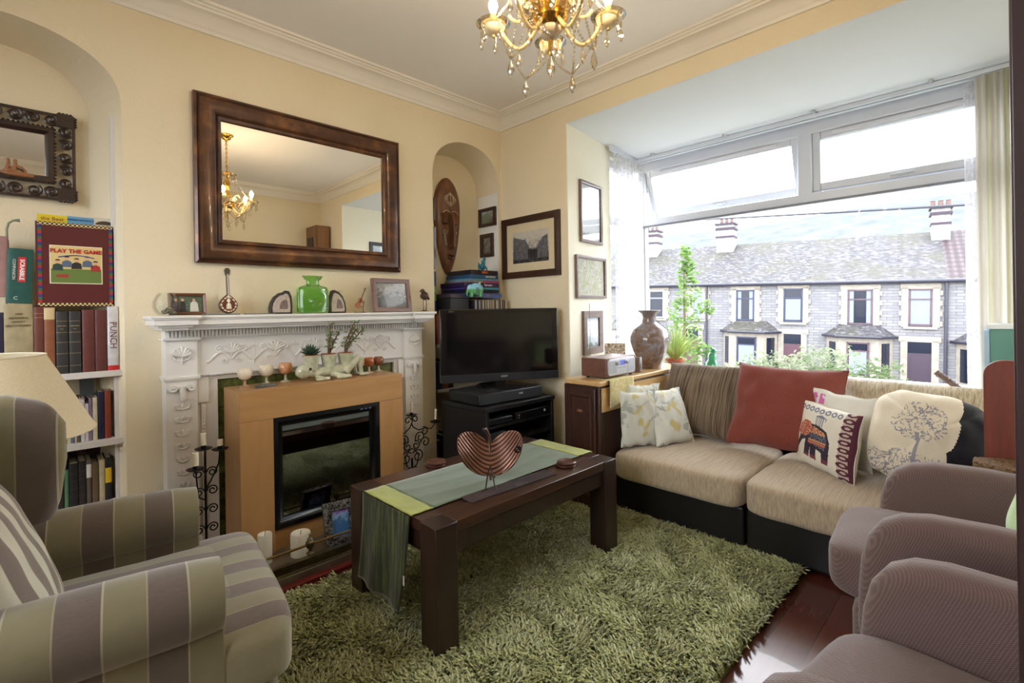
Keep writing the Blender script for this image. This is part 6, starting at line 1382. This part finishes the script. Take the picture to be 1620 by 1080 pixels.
for i in range(NA):
    a = A0 + 2 * pi * i / NA; ca, sa = cos(a), sin(a)
    ar = B(); pts = []
    for q in range(17):
        t_ = q / 16; r_ = .03 + (RA - .03) * t_; z = 2.145 - .085 * sin(pi * min(1, t_ * 1.12)) * (1 if t_ < .9 else 1) + .012 * t_; pts.append((r_ * ca, r_ * sa, z))
    pts += [(RA * ca, RA * sa, 2.125), (RA * ca, RA * sa, 2.14)]
    ar.tube(pts, .0062, 10); ar.done('arm', AMB, ch)
    up = B(); up.tube([((.03 + q[0] * 1.0) * ca, (.03 + q[0]) * sa, 2.20 + q[2]) for q in spiral(.06, 0, .012, .055, pi * .1, pi * 1.9, 16)], .005, 8); up.done('upper_scroll', AMB, ch)
    cu = B(); cu.lathe([(.006, -.012), (.020, -.010), (.036, .004), (.042, .022), (.039, .022), (.032, .008), (.012, .0), (0, .0)], 28, (RA * ca, RA * sa, 2.145)); cu.done('candle_cup', CRM, ch)
    gd = B(); gd.lathe([(.010, .012), (.048, .020), (.058, .030), (.054, .032), (.044, .026), (.010, .020)], 28, (RA * ca, RA * sa, 2.140)); gd.done('scalloped_dish', CRY, ch)
    sl = B(); sl.cyl((RA * ca, RA * sa, 2.145), (RA * ca, RA * sa, 2.205), .011, .0105, 16); so_ = sl.done('candle_tube', M((246, 232, 196), .4), ch)
    bu = B(); bu.lathe([(0, 0), (.007, .0), (.009, .006), (.0155, .022), (.013, .038), (.005, .054), (0, .060)], 16, (RA * ca, RA * sa, 2.205)); bu.done('bulb', BULB, ch)
    dr_ = B()
    for q in range(5): aa = a + q * 2 * pi / 5; x, y = RA * ca + .045 * cos(aa), RA * sa + .045 * sin(aa); beadline(dr_, (x, y, 2.155), (x, y, 2.135), 0, 3); crystal(dr_, x, y, 2.132, .95)
    mx_ = RA * .55; beadline(dr_, (mx_ * ca, mx_ * sa, 2.075), (mx_ * ca, mx_ * sa, 2.055), 0, 3); crystal(dr_, mx_ * ca, mx_ * sa, 2.052, 1.1)
    a2 = a + 2 * pi / NA; e0 = (RA * .80 * ca, RA * .80 * sa, 2.105); e1 = (RA * .80 * cos(a2), RA * .80 * sin(a2), 2.105); mid_ = (RA * .62 * cos(a + pi / NA), RA * .72 * sin(a + pi / NA), 2.005)
    beadline(dr_, e0, mid_, .01, 14); beadline(dr_, mid_, e1, .01, 14); crystal(dr_, mid_[0], mid_[1], 1.998, 1.3)
    beadline(dr_, (.06 * ca, .06 * sa, 2.405), (RA * .93 * ca, RA * .93 * sa, 2.19), .035, 26); crystal(dr_, .07 * ca, .07 * sa, 2.395, .9)
    beadline(dr_, (.085 * ca, .085 * sa, 2.15), mid_, .03, 14)
    dr_.done('crystal_drops', CRY, ch, kind='stuff')
b = B(); crystal(b, 0, 0, 2.02, 1.7); 
for q in range(8): aa = q * pi / 4; crystal(b, .088 * cos(aa), .088 * sin(aa), 2.155, 1.0); crystal(b, .068 * cos(aa), .068 * sin(aa), 2.402, .8)
b.done('crystal_drops', CRY, ch, kind='stuff')
# ================================================================== OUTSIDE
GR = M((92, 98, 84), .95, c2=(120, 122, 110), ns=.5)
b = B(); b.bx(-40, 70, -60, 70, -3.1, -3.0); b.done('ground', M((84, 84, 84), .9, c2=(100, 100, 98), ns=.6), None, kind='structure')
b = B(); b.bx(4.1, 7.6, -8, 12, -3.0, -.9); b.done('garden_bank', GR, None, kind='structure')
O_ = Vector((23.717, 10.53, 0)); AF = radians(-81.807)
def FM(): return Matrix.Translation(O_) @ Matrix.Rotation(AF, 4, 'Z') @ Matrix.Rotation(radians(1.35), 4, 'Y')
# local: x along the street (to the right), y away... front is -y side
STN = NT('coursed_stone'); v = STN.coord((1, 1, 1), kind='Object'); bt = STN.nd('ShaderNodeTexBrick'); mp_ = STN.coord((1, 1, 1), rot=(pi / 2, 0, 0)); STN.l.new(mp_, bt.inputs['Vector']); bt.inputs['Scale'].default_value = 1; bt.inputs['Brick Width'].default_value = .42; bt.inputs['Row Height'].default_value = .12; bt.inputs['Mortar Size'].default_value = .012; bt.inputs['Color1'].default_value = lin((108, 108, 113)); bt.inputs['Color2'].default_value = lin((128, 127, 127)); bt.inputs['Mortar'].default_value = lin((88, 88, 95)); STN.col(STN.mix(STN.math('MULTIPLY', STN.noise(v, 3, 4), .5), bt.outputs['Color'], (96, 94, 96))); STN = STN.set(.9)  # stone and mortar colours lightened to carry a washed-out haze
SLT = NT('mossy_slate'); v = SLT.coord((1, 1, 1)); n1 = SLT.noise(SLT.coord((2.2, 2.2, 9)), 2.2, 6, .75); n2 = SLT.noise(v, .7, 3); c_ = SLT.ramp(n1, [(.40, (38, 37, 42)), (.50, (52, 50, 53)), (.56, (74, 73, 80)), (.64, (122, 122, 132))]); SLT.col(SLT.mix(SLT.ramp(n2, [(.42, (0, 0, 0)), (.62, (190, 190, 190))]), c_, (56, 54, 36))); SLT = SLT.set(.7)
QN = M((142, 136, 128), .8, c2=(126, 118, 108), ns=6); GUT = M((40, 40, 54), .4); WF = M((30, 36, 66), .4); WFB = M((50, 34, 40), .5); DGL = M((24, 28, 42), .15, spec=.3); CURT = M((112, 118, 132), .8); TILE = NT('roof_tile'); v = TILE.coord(); x_, y_, z_ = TILE.xyz(v); wv = TILE.math('ADD', TILE.math('SINE', TILE.math('MULTIPLY', x_, 26)), TILE.math('MULTIPLY', TILE.math('FRACT', TILE.math('MULTIPLY', z_, 5)), 2)); TILE.col(TILE.ramp(TILE.math('MULTIPLY', TILE.math('ADD', wv, 1), .25), [(.1, (24, 16, 22)), (.6, (50, 35, 40)), (.9, (78, 62, 70))])); TILE = TILE.set(.6)
ZG, ZE, ZR, DR_ = -3.0, 2.26, 4.60, 3.7
def house(lab, x0, x1, wins, door, bay, roof, chim=None, pipe=None, wf=WF):
    h = T('terraced_house', lab, 'house'); h.matrix_world = FM()
    b = B(); b.bx(x0, x1, 0, 7.2, ZG, ZE); b.done('stone_wall', STN, h)
    b = B(); b.add([(x0, -.15, ZE), (x1, -.15, ZE), (x1, DR_, ZR), (x0, DR_, ZR), (x0, 7.4, ZE), (x1, 7.4, ZE)], [(0, 1, 2, 3), (3, 2, 5, 4), (0, 3, 4), (1, 5, 2), (0, 4, 5, 1)]); b.done('roof', roof, h)
    b = B(); b.tube([(x0, -.17, ZE + .02), (x1, -.17, ZE + .02)], .075, 8)
    if pipe is not None: b.tube([(pipe, -.08, ZE), (pipe, -.08, ZG)], .055, 8)
    b.done('gutter', GUT, h)
    for (a, c, z0, z1, kind) in wins:
        f = B(); f.bx(a - .22, a - .001, -.05, .0, z0 - .05, z1 + .05); f.bx(c + .001, c + .22, -.05, .0, z0 - .05, z1 + .05)
        for q in range(4): f.bx(a - .30, a - .20, -.05, 0, z0 + q * .4, z0 + .18 + q * .4); f.bx(c + .20, c + .30, -.05, 0, z0 + q * .4, z0 + .18 + q * .4)
        f.bx(a - .25, c + .25, -.05, 0, z1, z1 + .2); f.bx(a - .15, c + .15, -.10, 0, z0 - .13, z0 - .04); f.done('brick_surround', QN, h)
        g_ = B(); g_.bx(a, c, -.03, .0, z0, z1); g_.done('dark_glass', DGL, h)
        w_ = B(); t_ = .06; w_.bx(a, a + t_, -.06, 0, z0, z1); w_.bx(c - t_, c, -.06, 0, z0, z1); w_.bx(a, c, -.06, 0, z0, z0 + t_); w_.bx(a, c, -.06, 0, z1 - t_, z1); w_.bx(a, c, -.06, 0, z0 + (z1 - z0) * .70, z0 + (z1 - z0) * .70 + .05); w_.done('window_frame', wf, h)
        if kind:
            cu = B(); 
            if kind == 1: cu.bx(a + .08, c - .08, -.035, -.028, z0 + .08, z0 + (z1 - z0) * .68)
            elif kind == 2: cu.bx(a + .07, a + .22, -.035, -.028, z0 + .07, z1 - .07); cu.bx(c - .22, c - .07, -.035, -.028, z0 + .07, z1 - .07)
            else: cu.bx(a + .07, c - .07, -.035, -.028, z0 + .07, z1 - .07)
            cu.done('net_blind', CURT, h)
    if door:
        a, c, z1, dc = door; d_ = B(); d_.bx(a, c, -.02, 0, ZG + .15, z1 - .45); d_.bx(a + .1, c - .1, -.035, -.02, ZG + .4, ZG + 1.1); d_.bx(a + .1, c - .1, -.035, -.02, ZG + 1.25, z1 - .6); d_.done('front_door', M(dc, .4), h)
        d_ = B(); d_.bx(a, c, -.02, 0, z1 - .44, z1); d_.done('fanlight', DGL, h)
        d_ = B(); d_.bx(a - .22, a - .001, -.05, 0, ZG, z1 + .05); d_.bx(c + .001, c + .22, -.05, 0, ZG, z1 + .05); d_.bx(a - .28, c + .28, -.05, 0, z1, z1 + .22); d_.done('door_surround', QN, h)
    if bay:
        a, c, zt = bay; o_ = B(); o_.prism([(a, 0), (a + .45, -.75), (c - .45, -.75), (c, 0)], ZG, zt, 'z'); o_.done('bay_wall', QN, h)
        o_ = B(); o_.add([(a - .15, 0, zt), (a + .38, -.9, zt), (c - .38, -.9, zt), (c + .15, 0, zt), (a + .45, 0, zt + .48), (c - .45, 0, zt + .48), (a + .6, -.25, zt + .40), (c - .6, -.25, zt + .40)], [(1, 2, 7, 6), (0, 1, 6, 4), (2, 3, 5, 7), (4, 6, 7, 5), (0, 3, 2, 1), (0, 4, 5, 3)]); o_.done('bay_roof', SLT, h)
        o_ = B(); o_.tube([(a - .15, 0, zt), (a + .38, -.92, zt), (c - .38, -.92, zt), (c + .15, 0, zt)], .05, 6); o_.done('bay_gutter', GUT, h)
        m_ = (a + c) / 2; ww = (c - a) / 2 - .75; o_ = B(); o_.bx(m_ - ww, m_ + ww, -.775, -.755, zt - 1.55, zt - .22); o_.done('bay_glass', DGL, h)
        o_ = B(); o_.bx(m_ - ww + .08, m_ + ww - .08, -.79, -.778, zt - 1.5, zt - .55); o_.done('net_blind', CURT, h)
        o_ = B(); o_.bx(m_ - ww, m_ - ww + .06, -.80, -.775, zt - 1.55, zt - .22); o_.bx(m_ + ww - .06, m_ + ww, -.80, -.775, zt - 1.55, zt - .22); o_.bx(m_ - ww, m_ + ww, -.80, -.775, zt - .28, zt - .22); o_.bx(m_ - ww, m_ + ww, -.80, -.775, zt - .6, zt - .55)
        o_.done('window_frame', wf, h)
        for s, e_ in ((1, a), (-1, c)):
            o_ = B(); x0_, x1_ = e_ + s * .10, e_ + s * .35; o_.add([(x0_, -.17 - .02, zt - 1.5), (x1_, -.585 - .02, zt - 1.5), (x1_, -.585 - .02, zt - .25), (x0_, -.17 - .02, zt - .25), (x0_, -.15, zt - 1.5), (x1_, -.56, zt - 1.5), (x1_, -.56, zt - .25), (x0_, -.15, zt - .25)], [(0, 1, 2, 3), (4, 7, 6, 5), (0, 3, 7, 4), (1, 5, 6, 2), (3, 2, 6, 7), (0, 4, 5, 1)]); o_.done('side_window', DGL, h)
    if chim:
        x, y, w_, zt = chim; o_ = B(); o_.bx(x - w_ / 2, x + w_ / 2, y - .35, y + .35, 2.8, zt - .42); o_.bx(x - w_ / 2, x + w_ / 2, y - .35, y + .35, zt - .30, zt - .15); o_.done('chimney_stack', M((140, 138, 138), .8, c2=(118, 114, 112), ns=6), h)
        o_ = B(); o_.bx(x - w_ / 2 - .06, x + w_ / 2 + .06, y - .40, y + .40, zt - .42, zt - .30); o_.bx(x - w_ / 2 - .08, x + w_ / 2 + .08, y - .42, y + .42, zt - .15, zt - .05); o_.bx(x - w_ / 2 - .03, x + w_ / 2 + .03, y - .37, y + .37, zt - .85, zt - .75); o_.done('brick_band', M((58, 48, 60), .8), h)
        o_ = B()
        for q in range(3): o_.lathe([(.10, 0), (.085, .26), (.10, .28), (0, .28)], 12, (x + (q - 1) * .26, y, zt - .05))
        o_.done('chimney_pot', M((96, 74, 70), .7), h)
    return h
house('stone terraced house farthest left through the window, partly behind the garden tree', -6.5, .06, [(-2.85, -2.05, .62, 2.05, 0), (-.60, -.02, .62, 2.0, 3)], (-1.05, -.30, .1, (76, 48, 52)), (-5.2, -2.0, .0), SLT, (-3.95, 3.2, .9, 5.72), None, M((150, 152, 160), .5))
house('stone terraced house left of centre with a bay and a maroon door', .06, 4.95, [(1.45, 2.24, .58, 2.02, 2), (3.44, 4.19, .58, 2.06, 1)], (3.46, 4.14, .02, (70, 40, 52)), (.90, 3.22, .08), SLT, (.18, 3.3, .88, 5.78), .10)
house('stone terraced house right of centre with a bay and a purple-brown door', 4.95, 9.0, [(5.82, 6.69, .52, 1.98, 2), (7.82, 8.55, .52, 1.98, 3)], (7.81, 8.54, -.12, (48, 34, 50)), (5.10, 7.35, .04), SLT, (8.97, 3.3, .62, 5.66), 8.95, M((76, 56, 66), .5))
house('stone terraced house at the right with a red-brown tiled roof', 9.0, 15, [(11.4, 12.3, .5, 1.95, 3)], None, (9.25, 11.8, -.06), TILE, None, None, M((96, 60, 66), .5))
# front walls of the gardens opposite
for i, (x0, x1) in enumerate(((.1, 3.3), (4.3, 7.6), (8.7, 12))):
    h = T('garden_wall', ('low brick garden wall before the bay of the left of centre house', 'low brick garden wall before the bay of the right of centre house', 'low brick garden wall before the tiled-roof house')[i], 'garden wall', (0, 0, 0)); h.matrix_world = FM()
    b = B(); b.bx(x0, x1, -2.4, -2.2, ZG, ZG + .7); b.done('wall', M((104, 98, 92), .9), h)
    b = B()
    for x in (x0, x1): b.bx(x - .25, x + .25, -2.55, -2.05, ZG, ZG + 1.25); b.add([(x - .3, -2.6, ZG + 1.25), (x + .3, -2.6, ZG + 1.25), (x + .3, -2.0, ZG + 1.25), (x - .3, -2.0, ZG + 1.25), (x, -2.3, ZG + 1.5)], [(0, 1, 4), (1, 2, 4), (2, 3, 4), (3, 0, 4), (0, 3, 2, 1)])
    b.done('gate_pier', M((118, 92, 88), .9, c2=(136, 128, 124), ns=3), h)
# foliage
def leafcloud(bb, c_, r_, n, s_, rnd):
    for i in range(n):
        while True:
            p_ = Vector((rnd.uniform(-1, 1), rnd.uniform(-1, 1), rnd.uniform(-1, 1)))
            if .3 < p_.length < 1: break
        q = Vector((c_[0] + p_.x * r_[0], c_[1] + p_.y * r_[1], c_[2] + p_.z * r_[2])); a = Vector((rnd.uniform(-1, 1), rnd.uniform(-1, 1), rnd.uniform(-.6, .6))).normalized(); d_ = a.cross(Vector((rnd.uniform(-1, 1), rnd.uniform(-1, 1), 1))).normalized(); k_ = s_ * rnd.uniform(.6, 1.3)
        bb.add([tuple(q - a * k_), tuple(q - d_ * k_ * .45), tuple(q + a * k_), tuple(q + d_ * k_ * .45)], [(0, 1, 2, 3)])
def leafmat(c1, c2):
    t = NT('leaf'); v = t.coord(); cr = t.ramp(t.noise(v, 9, 2), [(.3, c1), (.7, c2)]); tl = t.nd('ShaderNodeBsdfTranslucent'); dd = t.nd('ShaderNodeBsdfDiffuse'); t.l.new(cr, tl.inputs[0]); t.l.new(cr, dd.inputs[0]); mm = t.nd('ShaderNodeMixShader'); mm.inputs[0].default_value = .5; t.l.new(tl.outputs[0], mm.inputs[1]); t.l.new(dd.outputs[0], mm.inputs[2]); t.l.new(mm.outputs[0], t.o.inputs[0]); return t.m
LA = leafmat((84, 118, 62), (126, 150, 92)); LB = leafmat((72, 94, 62), (112, 122, 92)); LC = leafmat((96, 114, 78), (146, 148, 132))
rnd = random.Random(12)
gt = T('garden_tree', 'slender young light green tree just outside the window behind the vase', 'tree', (6.2, 3.02, -.9))
b = B(); b.tube([(0, 0, 0), (.02, .02, 1.2), (0, 0, 2.7)], [.03, .025, .008], 8); b.done('trunk', M((110, 90, 70), .9), gt)
b = B()
for z, r_ in ((.9, .16), (1.2, .20), (1.5, .22), (1.8, .22), (2.05, .22), (2.3, .18), (2.55, .13), (2.75, .08)): leafcloud(b, (rnd.uniform(-.03, .03), rnd.uniform(-.05, .05), z), (r_, r_, .2), 110, .045, rnd)
leafcloud(b, (0, -.28, 2.1), (.1, .12, .1), 60, .045, rnd); leafcloud(b, (0, -.24, 1.55), (.1, .1, .1), 50, .045, rnd)
b.done('foliage', LA, gt, recalc=False)
for i, (x, y, z, rx, ry, rz, m_, lab) in enumerate(((7.0, 2.30, .36, .5, .50, .46, LC, 'pale variegated bush outside, right of the green cat'), (6.6, 2.62, .20, .3, .32, .36, LA, 'small bright green bush outside just right of the green cat'), (7.8, 1.85, .36, .5, .55, .46, LC, 'pale flowering bush outside above the red cushion'), (7.1, 1.25, .24, .5, .46, .44, LB, 'round grey-green bush outside above the right of the red cushion'), (5.8, 3.1, .40, .25, .3, .3, LC, 'pale bush outside beside the spiky plant'), (12.5, .9, -.95, .5, .5, .8, LC, 'tall white flowering shrub across the street in front of the purple-brown door'))):
    g_ = T('garden_bush', lab, 'bush', (x, y, -.9 if i < 5 else -3.0)); base = -.9 if i < 5 else -3.0
    b = B(); 
    for q in range(5): b.tube([(0, 0, 0), (rx * .3 * cos(q * 1.26), ry * .3 * sin(q * 1.26), (z - base) * .9)], [.015, .006], 6)
    b.done('stems', M((90, 76, 60), .9), g_)
    b = B()
    for q in range(7): leafcloud(b, (rnd.uniform(-.5, .5) * rx, rnd.uniform(-.6, .6) * ry, z - base + rnd.uniform(-.3, .25) * rz), (rx * .55, ry * .5, rz * .55), 130, .04 if i < 5 else .06, rnd)
    leafcloud(b, (0, 0, (z - base) * .5), (rx * .8, ry * .8, (z - base) * .45), 300, .05, rnd); b.done('foliage', m_, g_, recalc=False)
# telephone cable and hillside
b = B(); P0 = Vector((9.0, 7.5, 3.18)); P1 = Vector((9.0, -2.5, 2.30)); b.tube([tuple(P0.lerp(P1, i / 20) - Vector((0, 0, .25 * 4 * (i / 20) * (1 - i / 20) * .1))) for i in range(21)], .018, 6); b.done('overhead_cable', M((60, 60, 70), .6), None, label='thin overhead telephone cable crossing the sky outside', cat='cable')
b = B()
def hill(u, v):
    y = -260 + 560 * u; x = 150 + 160 * v; h_ = (50 + 6 * mnoise.noise(Vector((u * 5, 1, 0)))) * sin(v * pi / 2) ** 1.0 + 1.2 * mnoise.noise(Vector((u * 60, v * 40, 0))); return (x, y, -3 + h_)
b.grid(hill, 120, 30); nt = NT('hillside'); v = nt.coord(); nt.col(nt.ramp(nt.noise(v, .12, 6, .7), [(.35, (83, 87, 89)), (.65, (98, 101, 103))])); HL = nt.set(1, 0, 0); b.done('hillside', HL, None, kind='structure')

for o in [x for x in COL.objects if x.parent and x.parent.type == 'EMPTY' and x.name.split('.')[0] in ('lettering', 'display', 'indicator', 'spine_band', 'buttons', 'yellow_panel', 'blue_panel', 'badge', 'picture_border', 'printed_players', 'printed_ribbon', 'printed_houses', 'printed_crowd', 'printed_people', 'net_blind', 'wick', 'painted_tree', 'red_panel')]:
    sib = [c for c in o.parent.children if c.type == 'MESH' and c.name.split('.')[0] in ('casing', 'cover', 'box', 'print', 'housing', 'silver_front', 'dark_glass', 'bay_glass', 'wax', 'body', 'fire_frame')]
    if sib and sib[0].matrix_basis == Matrix.Identity(4): o.parent = sib[0]
split_parts({'foot', 'leg', 'legs', 'drip_pan', 'knob', 'bracket', 'chimney_pot', 'eye', 'end_board', 'wire_leg', 'spine_band'})
